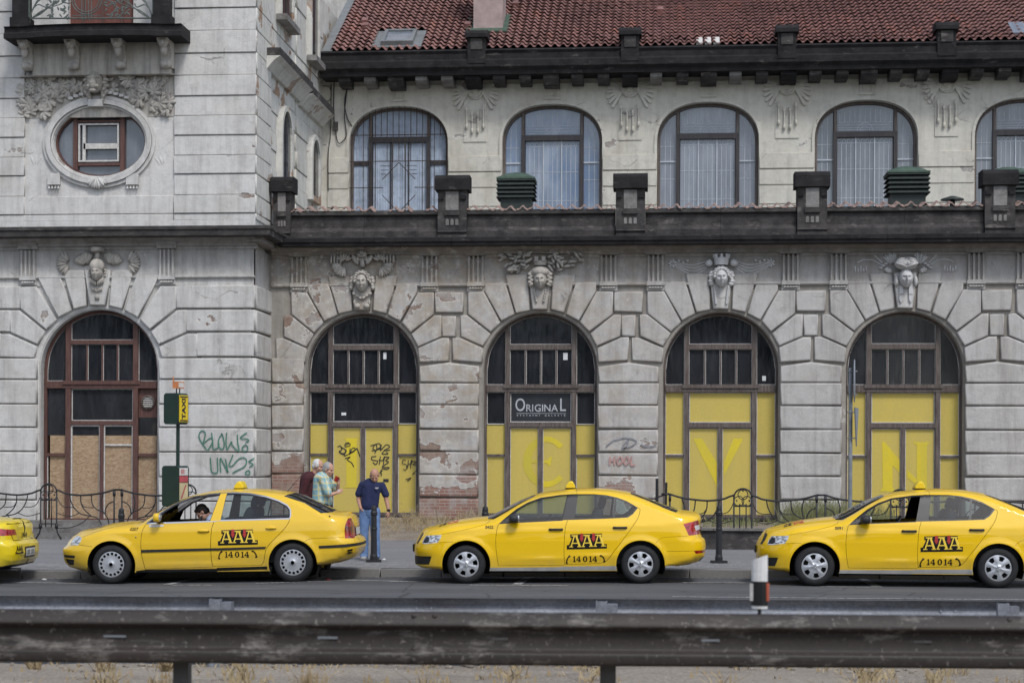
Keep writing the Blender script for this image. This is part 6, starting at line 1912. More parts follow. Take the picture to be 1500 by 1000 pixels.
MAT['taxi_new'] = paintmat('bright_yellow_paint', (.80, .50, .002), .42)
MAT['taxi_old'] = paintmat('aged_yellow_paint', (.74, .47, .022), .36)
MAT['taxi_lemon'] = paintmat('lemon_yellow_paint', (.70, .53, .010))
m, nt, b = nmat('car_window_glass')
nt.nodes.remove(b)
fr_ = nd(nt, 'ShaderNodeFresnel', IOR=1.5).outputs[0]
tp_ = nd(nt, 'ShaderNodeBsdfTransparent', Color=(.58, .66, .65, 1)); gl = nd(nt, 'ShaderNodeBsdfGlossy', Color=(1, 1, 1, 1), Roughness=.02)
ms = nd(nt, 'ShaderNodeMixShader', _0=mth(nt, 'ADD', mth(nt, 'MULTIPLY', fr_, 1.1), .005), _1=tp_.outputs[0], _2=gl.outputs[0])
nt.links.new(ms.outputs[0], nt.nodes['Material Output'].inputs[0])
MAT['carglass'] = m
MAT['darkglass'] = flat('dark_screen_glass', (.018, .022, .022), .06, var=.2, spec=.6)
MAT['trim'] = flat('black_window_trim', (.010, .010, .012), .35)
MAT['gap'] = flat('panel_gap', (.02, .014, .004), .9)
MAT['chrome'] = flat('bright_trim', (.62, .62, .62), .18, metal=1.0, var=.05)
MAT['rubber'] = flat('tyre_rubber', (.016, .016, .017), .8, var=.3, scale=12)
MAT['blackplastic'] = flat('dark_bumper_plastic', (.020, .020, .021), .55, var=.2)
MAT['liner'] = flat('wheel_well', (.008, .008, .008), .95)
MAT['hubcap'] = flat('silver_hubcap', (.50, .51, .53), .35, metal=.55, var=.12, scale=14)
MAT['sillgrey'] = flat('grey_sill', (.34, .33, .31), .5, var=.2)
MAT['seat'] = flat('dark_seat_cloth', (.022, .026, .034), .9, var=.2)
MAT['dash'] = flat('dark_dashboard', (.014, .015, .017), .7)
MAT['decal_black'] = flat('black_vinyl', (.008, .007, .006), .35)
MAT['decal_yellow'] = flat('yellow_vinyl', (.82, .58, .06), .35, var=.05)
MAT['decal_red'] = flat('red_vinyl', (.42, .035, .03), .4)
MAT['plate'] = flat('white_number_plate', (.58, .59, .58), .4)
def lampmat(name, a, c2, sc):
    m, nt, b = nmat(name)
    tc = nd(nt, 'ShaderNodeTexCoord').outputs['Object']
    f = noise(nt, nd(nt, 'ShaderNodeMapping', Vector=tc, Scale=(1, 1, 1.6)).outputs[0], sc, 2)
    put(nt, b.inputs['Base Color'], ramp(nt, f, [(.40, a), (.60, c2)])); b.inputs['Roughness'].default_value = .12
    b.inputs['Coat Weight'].default_value = 1.0
    return m
MAT['headlamp'] = lampmat('headlamp_lens', (.16, .17, .18), (.62, .65, .70), 16)
MAT['taillamp'] = lampmat('tail_lamp_lens', (.20, .006, .010), (.42, .02, .025), 14)
MAT['taildark'] = lampmat('smoked_tail_lamp', (.06, .006, .006), (.22, .015, .012), 12)

def lerp_fn(pts):
    xs_ = np.array([q[0] for q in pts]); ys_ = np.array([q[1] for q in pts]); o_ = np.argsort(xs_)
    return lambda v: np.interp(v, xs_[o_], ys_[o_])
def sround(d, L, p):
    t = np.clip(d / L, 0, 1)
    return np.power(np.clip(1 - np.power(1 - t, p), 0, 1), 1 / p)
def dense(pl, step=.03, closed=False):
    out = []
    P_ = list(pl) + ([pl[0]] if closed else [])
    for a, c in zip(P_, P_[1:]):
        L = math.hypot(c[0] - a[0], c[1] - a[1]); n = max(1, int(L / step))
        out += [(a[0] + (c[0] - a[0]) * i / n, a[1] + (c[1] - a[1]) * i / n) for i in range(n)]
    if not closed: out.append(tuple(pl[-1]))
    return out
def curve2(pts, n=4): return [tuple(q) for q in smooth2(pts, n)]
def strip(pl, w):
    P_ = [Vector(q) for q in pl]; a, c = [], []
    for i, q in enumerate(P_):
        t = (P_[min(i + 1, len(P_) - 1)] - P_[max(i - 1, 0)]).normalized(); n = Vector((-t.y, t.x)) * w / 2
        a.append(tuple(q + n)); c.append(tuple(q - n))
    return a + c[::-1]
class Car:
    def __init__(s, sp):
        s.sp = sp
        s.Ft = lerp_fn([(z, x) for x, z in sp['front']]); s.Rt = lerp_fn([(z, x) for x, z in sp['rear']]); s.Tt = lerp_fn(sp['top'])
        s.Wt = lerp_fn(sp['width']); s.Et = lerp_fn(sp['E']); s.pf, s.Lf, s.pr, s.Lr = sp['ends']
    def S(s, x, z):
        x = np.asarray(x, float); z = np.asarray(z, float)
        y = s.Wt(z)
        y = y * sround(x - s.Ft(z), s.Lf, s.pf) * sround(s.Rt(z) - x, s.Lr, s.pr) * sround(s.Tt(x) - z, s.Et(x), 2.3)
        for (cx, cz, R_) in s.sp['arches']:
            r = np.hypot(x - cx, z - cz); y = y + .022 * np.exp(-((r - R_) / .055) ** 2) * (z < .95)
        for (ln_, amp, fall) in s.sp['creases']:
            f = lerp_fn(ln_); d = f(x) - z
            x0, x1 = ln_[0][0], ln_[-1][0]
            fade = np.clip((x - x0) / .3, 0, 1) * np.clip((x1 - x) / .3, 0, 1)
            y = y + amp * fade * (1 / (1 + np.exp(-np.clip(d / .010, -40, 40)))) * np.exp(-np.clip(d, 0, 9) / fall)
        return y
    def normal(s, x, z, side):
        h = .004
        sx = (s.S(x + h, z) - s.S(x - h, z)) / (2 * h); sz = (s.S(x, z + h) - s.S(x, z - h)) / (2 * h)
        n = np.stack([-sx, np.full_like(sx, side), -sz], 1)
        return n / np.linalg.norm(n, axis=1)[:, None]
    def rearpt(s, y, z, off=.004):
        w = float(s.Wt(z)); t = min(.999, abs(y) / w)
        d = s.Lr * (1 - (1 - t ** s.pr) ** (1 / s.pr))
        return (float(s.Rt(z)) - d + off, y, z)
    def build(s, root, paint, old=False):
        sp = s.sp
        A = sp['arches']
        fr, rr, tp = sp['front'], sp['rear'], sp['top']
        bot = []
        for (cx, cz, R_) in A[::-1]:
            zb = sp['bottom']
            dz = (zb - cz) / R_; a0 = math.degrees(math.asin(max(-.95, min(.95, dz))))
            bot += arc(cx, cz, R_, a0, 180 - a0, 30)
        outline = dense(fr + tp + rr + bot, .03, True)
        outline = [q for i, q in enumerate(outline) if math.dist(q, outline[i - 1]) > 1e-4]
        pts = []
        xs_ = np.arange(fr[0][0] - .3, rr[-1][0] + .4, .045)
        for x in xs_:
            for z in np.arange(.14, 1.52, .045): pts.append((x + .01 * math.sin(z * 40), z))
        for x in np.arange(tp[0][0], tp[-1][0], .03):
            for e in (.002, .007, .015, .028, .045, .07, .10): pts.append((x, float(s.Tt(x)) - e))
        for z in np.arange(.18, fr[-1][1], .025):
            for e in (.001, .004, .010, .02, .035, .06, .09): pts.append((float(s.Ft(z)) + e, z))
        for z in np.arange(.18, rr[0][1], .025):
            for e in (.001, .004, .010, .02, .035, .06, .09): pts.append((float(s.Rt(z)) - e, z))
        pa = np.array(pts); pa = pa[pip(pa[:, 0], pa[:, 1], outline)]
        panels = sp['panels']
        loops = [outline] + [dense(p_[1], .04, True) for p_ in panels]
        V, T = cdt(loops, [tuple(q) for q in pa])
        c = V[T].mean(1)
        ins = pip(c[:, 0], c[:, 1], outline)
        lab = np.full(len(T), -1)
        for i in range(len(panels) - 1, -1, -1):
            lab[pip(c[:, 0], c[:, 1], panels[i][1])] = i
        lab[~ins] = -9
        y = s.S(V[:, 0], V[:, 1])
        nN, nF = s.normal(V[:, 0], V[:, 1], -1.0), s.normal(V[:, 0], V[:, 1], 1.0)
        objs = {}
        def emit(name, idx, mats, mi, par, sides=(-1,), off=0.0, tri=None):
            vs = []; fs = []; ns = []; ms_ = []
            tt = T[idx]
            used = np.unique(tt); ix = {u: i for i, u in enumerate(used)}
            for sd_ in sides:
                n0 = len(vs)
                vs += [(V[u, 0], sd_ * max(0, y[u] + off), V[u, 1]) for u in used]
                ns += [(nN if sd_ < 0 else nF)[u] for u in used]
                for t, mm in zip(tt, mi):
                    f = [n0 + ix[i] for i in t]
                    fs.append(f if sd_ < 0 else f[::-1]); ms_.append(mm)
            me = mkmesh(name, vs, fs, mats, True, ms_, ns)
            return inst(name, me, par)
        allm = [paint] + list(dict.fromkeys(p_[2] for p_ in panels if p_[2] != paint))
        # body: everything not in a named panel, and the far side
        k = lab == -1
        body = emit('body', k, [paint], [0] * int(k.sum()), root)
        far = np.array([l == -1 or (l >= 0 and panels[l][2] != 'carglass') for l in lab]) & (lab != -9)
        emit('far_side', far, allm, [0 if l < 0 else allm.index(panels[l][2]) for l in lab[far]], body, (1,))
        for i, (nm, poly, mt, off, parent) in enumerate(panels):
            k = lab == i
            if not k.any(): continue
            if nm is None: continue
            if mt == 'carglass':
                o = emit(nm, k, [mt], [0] * int(k.sum()), objs.get(parent, root), (-1,), off); emit(nm, k, [mt], [0] * int(k.sum()), o, (1,), off)
            else: o = emit(nm, k, [mt], [0] * int(k.sum()), objs.get(parent, root), (-1,), off)
            objs.setdefault(nm, o)
        s.objs = objs; s.body = body; s.root = root
        # wheel wells and floor
        for (cx, cz, R_) in A:
            p_ = arc(cx, cz, R_ + .012, -25, 205, 24)
            for sd_ in (-1, 1):
                mb = MB()
                y1 = sd_ * (sp['hw'] - .035); y0 = sd_ * .42
                mb.add([(x, y1, z) for x, z in p_] + [(x, y0, z) for x, z in p_], [(i, i + 1, 26 - 1 + i + 1, 26 - 1 + i) for i in range(24)])
                mb.add([(x, y0, z) for x, z in p_], [list(range(25))])
                mb.build('wheel_well', 'liner', root)
        f0, r0 = A[0][0] + A[0][2] + .02, A[1][0] - A[1][2] - .02
        mb = MB(); mb.box(f0 - .05, r0 + .05, -.74, .74, .17, .24); mb.box(fr[0][0] + .1, f0, -.45, .45, .2, .3); mb.box(r0, rr[-1][0] - .15, -.45, .45, .2, .3)
        mb.build('underbody', 'liner', root)
        return body
    def decal(s, name, polys, mat, par, off, holes=(), step=.035, side=-1):
        V, T = fill2d(polys, holes, step)
        used = np.unique(T); ix = {u: i for i, u in enumerate(used)}
        y = s.S(V[:, 0], V[:, 1])
        me = mkmesh(name, [(V[u, 0], -(y[u] + off), V[u, 1]) for u in used], [[ix[i] for i in t] for t in T], mat)
        return inst(name, me, par)
    def mesh_decal(s, name, vs, fs, mat, par, off):
        xs_ = np.array([v[0] for v in vs]); zs_ = np.array([v[1] for v in vs]); y = s.S(xs_, zs_)
        return inst(name, mkmesh(name, [(a, -(b_ + off), c) for a, b_, c in zip(xs_, y, zs_)], fs, mat), par)

def rectu(x0, y0, x1, y1): return [(x0, y0), (x1, y0), (x1, y1), (x0, y1)]
def ribbon_poly(pts, w0, w1=None):
    P_ = [Vector(q) for q in smooth2(pts, 5)]; a, c = [], []
    for i, q in enumerate(P_):
        t = (P_[min(i + 1, len(P_) - 1)] - P_[max(i - 1, 0)]).normalized(); w = w0 if w1 is None else w0 + (w1 - w0) * i / (len(P_) - 1)
        n = Vector((-t.y, t.x)) * w / 2; a.append(tuple(q + n)); c.append(tuple(q - n))
    return a + c[::-1]
LOGO_BLACK = [(0, 146), (0, 108), (20, 104), (46, 42), (32, 40), (32, 8), (320, 0), (322, 32), (306, 36), (342, 98), (365, 96), (365, 137)]
def logo_A(c, k):
    sk = lambda pl: [(x, v - .024 * x + 2) for x, v in pl]
    return [sk(p_) for p_ in ([(c - 17, 20), (c - 6, 20), (c - 38, 124), (c - 50, 124)], [(c - 6, 20), (c + 12, 20), (c + 47, 124), (c + 27, 124)], [(c - 30, 84), (c + 26, 84), (c + 28, 94), (c - 32, 94)], rectu(c - 38, 15, c + 20, 25), rectu(c - 60, 117, c - 24, 125), rectu(c + 14, 117, c + 60, 125))]
def digits():
    def d1(x): return [rectu(x + 9, 0, x + 19, 52), rectu(x + 1, 46, x + 27, 53), [(x + 1, 10), (x + 9, 0), (x + 12, 0), (x + 12, 10)]]
    def d4(x): return [rectu(x + 25, 0, x + 35, 52), rectu(x, 31, x + 43, 38), [(x + 24, 0), (x + 31, 0), (x + 8, 36), (x, 36)], rectu(x + 18, 46, x + 42, 53)]
    return [d1(0), d4(30), 'O', d1(148), d4(178)]
def livery(car, conv, lx_, ly_, nx, ny, ds, par):
    """logo with its corner at (lx_,ly_) and phone number at (nx,ny) in trace units"""
    C_ = lambda pl, ox, oy: [conv(ox + x, oy + v) for x, v in pl]
    lg = car.decal('logo', [C_(LOGO_BLACK, lx_, ly_)], 'decal_black', par, .0030)
    for c in (88, 196, 304):
        c2_ = c - 6
        car.decal('logo_letter', [C_(p_, lx_, ly_) for p_ in logo_A(c2_, 0)], 'decal_yellow', lg, .0055)
    for x in (136, 244):
        car.decal('logo_arrow', [C_(rectu(x - 12, 3 - .02 * x, x + 12, 44), lx_, ly_), C_([(x - 20, 42), (x + 20, 42), (x, 78)], lx_, ly_)], 'decal_red', lg, .0068)
    for i, d in enumerate(digits()):
        if d == 'O':
            cx_, cy_ = 112, 26
            car.decal('phone_digit', [C_([(cx_ + 20 * math.cos(a * PI / 12), cy_ + 27 * math.sin(a * PI / 12)) for a in range(24)], nx, ny)], 'decal_black', par, .0035, [C_([(cx_ + 8 * math.cos(a * PI / 12), cy_ + 20 * math.sin(a * PI / 12)) for a in range(24)], nx, ny)])
        else: car.decal('phone_digit', [C_(p_, nx, ny) for p_ in d], 'decal_black', par, .0035)
    car.decal('phone_receiver', [C_(ribbon_poly([(-28, 2), (-42, 12), (-54, 38), (-56, 62)], 11), nx, ny), C_(ribbon_poly([(-38, -4), (-22, 4)], 13), nx, ny), C_(ribbon_poly([(-64, 58), (-46, 66)], 13), nx, ny)], 'decal_black', par, .0035)
    car.decal('phone_receiver', [C_(ribbon_poly([(252, -4), (270, 4), (284, 26), (288, 50)], 11), nx, ny), C_(ribbon_poly([(246, 0), (262, -8)], 13), nx, ny), C_(ribbon_poly([(278, 54), (296, 44)], 13), nx, ny)], 'decal_black', par, .0035)

# ---- wheels
def wheel_meshes(rt, rc, kind):
    mb = MB()
    w = .205
    mb.lathe([(rc - .012, -.012), (rc + .004, -.022), (rc + .03, -.026), (rt - .045, -.020), (rt - .018, -.008), (rt - .004, .02), (rt, .045), (rt, w - .045), (rt - .02, w), (rc - .02, w)], (0, 0, 0), 44, 'Y', False)
    ty = mkmesh('tyre', mb.v, mb.f, 'rubber', True)
    holes_ = []
    if kind == 'oct':
        for i in range(6):
            a = math.radians(30 + 60 * i)
            pl = [(.108, -.24), (.172, -.26), (.180, 0), (.172, .26), (.108, .24)]
            holes_.append([(r * math.cos(a + t), r * math.sin(a + t)) for r, t in pl])
    else:
        for i in range(16):
            a = 2 * PI * (i + .5) / 16
            pl = [(.142, -.105), (.150, -.13), (.180, -.12), (.185, 0), (.180, .12), (.150, .13), (.142, .105)]
            holes_.append([(r * math.cos(a + t), r * math.sin(a + t)) for r, t in pl])
    pts = [(r * math.cos(a * PI / 20 + r * 40), r * math.sin(a * PI / 20 + r * 40)) for r in (.02, .035, .05, .065, .085, .105, .13, .155, .185, .195) for a in range(40)]
    outer = [(rc * math.cos(a * PI / 30), rc * math.sin(a * PI / 30)) for a in range(60)]
    V, T = cdt([outer] + holes_, pts)
    c = V[T].mean(1); k = pip(c[:, 0], c[:, 1], outer)
    for h_ in holes_: k &= ~pip(c[:, 0], c[:, 1], h_)
    def dep(x, z):
        r = math.hypot(x, z)
        d = -.012 - .016 * (1 - min(1, r / rc) ** 2)
        if kind == 'oct':
            a = math.atan2(z, x); d -= .007 * max(0, math.cos(6 * (a - math.radians(60)))) * math.sin(PI * min(1, r / rc))
            d -= .012 * (1 / (1 + math.exp((r - .045) / .003)))
        else: d -= .010 * (1 / (1 + math.exp((r - .038) / .002))) - .006 * math.exp(-((r - .10) / .05) ** 2)
        return d
    mb = MB(); sheet(mb, V, T[k], lambda a, c_: (a, dep(a, c_), c_))
    for h_ in holes_:       # thickness of the openings
        mb.add([(x, dep(x, z), z) for x, z in h_] + [(x * .97, .02, z * .97) for x, z in h_], [(i, (i + 1) % len(h_), len(h_) + (i + 1) % len(h_), len(h_) + i) for i in range(len(h_))])
    hub = mkmesh('hubcap', mb.v, mb.f, 'hubcap', True)
    mb = MB(); mb.lathe([(rc, .03), (.02, .03)], (0, 0, 0), 30, 'Y', True); disc = mkmesh('brake_disc', mb.v, mb.f, 'liner')
    mb = MB(); mb.lathe([(.030, -.001), (.028, -.006), (.024, -.006)], (0, -.034 if kind == 'oct' else -.036, 0), 20, 'Y'); emb = mkmesh('hub_emblem', mb.v, mb.f, 'chrome' if kind == 'oct' else 'trim', True)
    return ty, hub, disc, emb
def put_wheels(root, wm, xs_, rt, hw):
    for sd_ in (-1, 1):
        for x in xs_:
            o = bpy.data.objects.new('wheel', None); link(o, root); W[o.name] = Vector((x, sd_ * (hw - .02), rt)); o.location = W[o.name]
            if sd_ > 0: o.rotation_euler = (0, 0, PI)
            o.rotation_euler[1] = rnd.uniform(0, 1) if sd_ < 0 else 0
            for nm, me in zip(('tyre', 'hubcap', 'brake_disc', 'hub_emblem'), wm):
                c = bpy.data.objects.new(nm, me); link(c, o)
def softbox(mb, c, r, e=.6, n=14, m_=10, rot=None):
    """rounded box (superellipsoid)"""
    sg_ = lambda v, p_: math.copysign(abs(v) ** p_, v)
    vs = []
    for j in range(m_ + 1):
        th = -PI / 2 + PI * j / m_
        for k in range(n):
            a = 2 * PI * k / n
            q = Vector((r[0] * sg_(math.cos(th), e) * sg_(math.cos(a), e), r[1] * sg_(math.cos(th), e) * sg_(math.sin(a), e), r[2] * sg_(math.sin(th), e)))
            if rot: q = rot @ q
            vs.append(Vector(c) + q)
    return mb.add(vs, [(j * n + k, j * n + (k + 1) % n, (j + 1) * n + (k + 1) % n, (j + 1) * n + k) for j in range(m_) for k in range(n)])
def cabin(root, x0, x1, belt):
    """tub, seats, dashboard, wheel"""
    mb = MB()
    mb.add([(x0, -.70, .3), (x1, -.70, .3), (x1, .70, .3), (x0, .70, .3), (x0, -.74, belt - .06), (x1, -.74, belt - .06), (x1, .74, belt - .06), (x0, .74, belt - .06)], [(0, 1, 2, 3), (0, 1, 5, 4), (3, 2, 6, 7), (0, 3, 7, 4), (1, 2, 6, 5)])
    tub = mb.build('cabin', 'dash', root)
    lean = Matrix.Rotation(.30, 3, 'Y')
    for s in (-1, 1):
        mb = MB(); softbox(mb, (x0 + 1.05, s * .36, .52), (.26, .24, .11), .5); softbox(mb, (x0 + 1.36, s * .36, .82), (.085, .24, .34), .5, rot=lean); softbox(mb, (x0 + 1.50, s * .36, 1.23), (.05, .13, .095), .6, rot=lean); mb.build('front_seat', 'seat', tub, True)
    mb = MB(); softbox(mb, (x0 + 2.05, 0, .52), (.26, .62, .12), .4); softbox(mb, (x0 + 2.34, 0, .80), (.09, .62, .30), .4, rot=lean)
    for s in (-1, 1): softbox(mb, (x0 + 2.50, s * .34, 1.10), (.05, .13, .08), .6, rot=lean)
    mb.build('rear_seat', 'seat', tub, True)
    mb = MB(); softbox(mb, (x0 + .18, 0, belt - .10), (.36, .70, .13), .5); mb.build('dashboard', 'dash', tub, True)
    mb = MB(); rt_ = Matrix.Rotation(-1.15, 3, 'Y'); c0 = Vector((x0 + .62, -.36, belt - .02))
    mb.tube([c0 + rt_ @ Vector((.18 * math.cos(a * PI / 14), .18 * math.sin(a * PI / 14), 0)) for a in range(29)], .016, 8)
    mb.tube([c0 + rt_ @ Vector((-.17, 0, 0)), c0 + rt_ @ Vector((.17, 0, 0))], .02, 6); mb.build('steering_wheel', 'dash', tub, True)
    return tub
def roof_sign(root, x, z, w=.155, h=.105):
    mb = MB()
    pr = [(-.5, 0), (.5, 0), (.46, .35), (.24, .92), (.1, 1), (-.04, .98), (-.22, .8), (-.46, .35)]
    vs = []
    for y, sc in ((-.19, .78), (-.17, 1), (.17, 1), (.19, .78)): vs += [(x + a * w * (1 if sc == 1 else .9), y, z + b_ * h * sc + .012) for a, b_ in pr]
    n = len(pr)
    mb.add(vs, [(j * n + i, j * n + (i + 1) % n, (j + 1) * n + (i + 1) % n, (j + 1) * n + i) for j in range(3) for i in range(n)] + [list(range(n)), list(range(3 * n, 4 * n))[::-1]])
    o = mb.build('roof_sign', 'signyellow', root)
    MB().box(x - w * .52, x + w * .52, -.16, .16, z - .01, z + .013).build('sign_foot', 'trim', o)
    vs, fs = text_polys('TAXI', .075, bold=.003)
    a = math.atan2(.6 * h, .4 * w)
    MB().add([(x - w * .34 - .004 - q[1] * -.55 * .6 + .0, -q[0], z + .058 + q[1] * .8) for q in vs], fs).build('sign_lettering', 'decal_black', o)
def mirror(root, x, z, y, mat, w=.085, h=.07):
    mb = MB(); softbox(mb, (x, -y - .11, z), (w, .10, h), .7); o = mb.build('wing_mirror', mat, root, True)
    MB().tube([(x, -y + .02, z - h * .5), (x, -y - .08, z - h * .6)], .03, 8).build('mirror_arm', 'trim', o)
    mb = MB(); softbox(mb, (x + w * .86, -y - .115, z + .003), (.016, .08, h * .75), .6); mb.build('mirror_glass', 'headlamp', o, True)
def plain(q): return [tuple(v) for v in q]

# ---- the two newer saloons
KO = 94.86
def oa(u, v): return ((600 + u / 6.249 - 682.6) / KO, (854.0 - (700 + v / 6.249)) / KO)
def ob_(u, v): return ((815 + u / 6.249 - 682.6) / KO, (854.0 - (700 + v / 6.249)) / KO)
A_ = lambda *p_: [oa(*q) for q in p_]
B_ = lambda *p_: [ob_(*q) for q in p_]
shift = lambda pl, dx: [(x + dx, z) for x, z in pl]
def octavia_spec(paint):
    front = shift(A_((290, 855), (180, 838), (100, 826), (55, 803), (52, 770), (52, 715), (45, 690), (46, 640), (58, 600), (78, 560), (104, 520), (124, 492)), -.055)
    top = shift(A_((124, 491), (150, 468)), -.05) + A_((250, 432), (350, 404), (450, 386), (560, 371), (650, 361), (720, 352), (800, 318), (880, 276), (1000, 213), (1080, 180), (1150, 155), (1250, 130), (1390, 113)) + B_((80, 106), (190, 98), (350, 95), (500, 103), (600, 117), (710, 138), (850, 190), (1000, 248), (1130, 296), (1200, 306), (1270, 314))
    top = curve2(top, 3)
    rear = B_((1310, 324), (1338, 345), (1345, 385), (1338, 425), (1335, 500), (1350, 548), (1380, 568), (1388, 620), (1386, 680), (1378, 722), (1340, 765), (1250, 797), (1130, 814), (990, 824))
    rear = shift(rear, .0)
    arches = [(oa(520, 783)[0], oa(0, 786)[1], 221 / 6.249 / KO), (ob_(765, 787)[0], oa(0, 788)[1], 221 / 6.249 / KO)]
    dlo = A_((818, 417), (850, 385), (900, 343), (980, 281), (1080, 224), (1200, 180), (1390, 153)) + B_((30, 155), (150, 147), (350, 147), (460, 157), (560, 180), (640, 209), (700, 243), (748, 272), (700, 330), (652, 361), (560, 366), (380, 373), (60, 383)) + A_((1400, 388), (1010, 406))
    g1 = A_((930, 402), (985, 302), (1080, 242), (1200, 196), (1390, 168)) + B_((30, 168), (108, 161), (60, 377)) + A_((1390, 382))
    g2 = B_((200, 159), (350, 159), (460, 169), (538, 189), (516, 361), (168, 370))
    g3 = B_((554, 194), (640, 224), (733, 270), (690, 325), (645, 353), (538, 360))
    wsh = A_((700, 340), (880, 262), (1000, 200), (1152, 140), (1150, 166), (1080, 200), (1000, 243), (880, 315), (800, 360), (770, 376), (715, 376))
    rwn = B_((712, 120), (850, 172), (1000, 232), (1150, 290), (1095, 318), (1000, 283), (850, 213), (688, 150))
    head = A_((108, 600), (118, 565), (145, 525), (295, 514), (284, 550), (258, 584), (160, 600))
    hin = A_((118, 592), (124, 565), (150, 534), (178, 540), (172, 580), (150, 594))
    grille = A_((40, 602), (60, 602), (82, 560), (110, 500), (128, 514), (105, 560), (78, 602))
    grille = shift(grille, -.02) 
    fog = A_((30, 716), (200, 712), (190, 750), (174, 790), (30, 796))
    tail = B_((1155, 420), (1300, 388), (1320, 450), (1338, 516), (1205, 526), (1180, 470))
    tailw = B_((1262, 440), (1312, 432), (1326, 476), (1275, 482))
    refl = B_((1252, 665), (1372, 666), (1368, 685), (1270, 692))
    dif = B_((1275, 785), (1325, 738), (1395, 716), (1395, 760), (1330, 800))
    silk = A_((735, 816), (1406, 811)) + B_((0, 806), (545, 800), (545, 842), (0, 842)) + A_((1406, 848), (735, 858))
    d1 = A_((818, 420), (800, 490), (792, 580), (798, 690), (815, 796), (1400, 795)) + B_((78, 786), (70, 700), (73, 560), (84, 450), (104, 384), (150, 140)) + A_((1200, 172), (980, 272))
    d2 = B_((78, 786), (70, 700), (73, 560), (84, 450), (104, 384), (150, 140), (350, 140), (560, 172), (752, 268), (766, 292), (742, 370), (680, 460), (600, 570), (530, 660), (470, 740), (435, 768), (380, 777))
    gaps = [strip(curve2(A_((830, 405), (812, 430), (798, 490), (791, 580), (798, 690), (815, 796))), .006), strip(A_((815, 796), (1400, 795)) + B_((78, 786), (380, 777), (435, 768)), .005), strip(curve2(B_((104, 384), (84, 450), (73, 560), (70, 700), (78, 786))), .006), strip(curve2(B_((748, 272), (766, 292), (742, 370), (680, 460), (600, 570), (530, 660), (470, 740), (435, 768))), .006),
            strip(B_((190, 96), (190, 148)), .004), strip(curve2(B_((905, 590), (935, 560), (985, 540), (1200, 528))), .004), strip(curve2(A_((300, 598), (260, 596), (110, 606))), .003), strip(A_((250, 585), (400, 580)), .004), strip(B_((1005, 668), (1390, 662)), .005), strip(curve2(A_((295, 510), (500, 470), (690, 420), (735, 385))), .004)]
    panels = [('side_window', g1, 'carglass', -.010, None), ('side_window', g2, 'carglass', -.010, None), ('side_window', g3, 'carglass', -.010, None), ('window_trim', dlo, 'trim', -.003, None),
              ('windscreen', wsh, 'carglass', -.002, None), ('rear_window', rwn, 'carglass', -.002, None), ('headlight_projector', hin, 'trim', -.004, None), ('headlight', head, 'headlamp', -.002, None), ('grille', grille, 'trim', -.004, None), ('fog_grille', fog, 'blackplastic', -.018, None),
              ('reversing_lamp', tailw, 'plate', .001, None), ('tail_light', tail, 'taillamp', .0, None), ('reflector', refl, 'taillamp', .001, None), ('rear_valance', dif, 'blackplastic', -.006, None), ('sill_strip', silk, 'sillgrey', .0, None)]
    panels += [('panel_gap', g, 'gap', -.008, None) for g in gaps]
    panels += [('front_door', d1, paint, 0, None), ('rear_door', d2, paint, 0, None), ('front_bumper', A_((20, 604), (160, 602), (300, 590), (340, 600), (300, 700), (290, 870), (20, 870)), paint, 0, None), ('rear_bumper', B_((905, 590), (935, 560), (985, 540), (1200, 528), (1420, 520), (1420, 850), (960, 850)), paint, 0, None),
               ('bonnet', A_((100, 480), (295, 508), (500, 468), (690, 418), (735, 383), (690, 330), (100, 420)), paint, 0, None)]
    return dict(front=front, top=top, rear=rear, arches=arches, bottom=oa(0, 846)[1], panels=panels, hw=.86, ends=(2.5, .62, 3.0, .50),
                width=[(.10, .80), (.24, .835), (.45, .865), (.65, .872), (.80, .862), (.93, .835), (1.05, .780), (1.25, .685), (1.46, .575)],
                E=[(-.9, .16), (.25, .17), (.6, .17), (1.3, .12), (2.2, .10), (2.9, .13), (3.3, .13), (3.7, .12)],
                creases=[(A_((300, 560), (700, 500), (1000, 462)) + B_((100, 440), (700, 425), (1150, 440)), .010, .10), (A_((800, 742), (1100, 728)) + B_((60, 715), (560, 690)), .016, .09)])
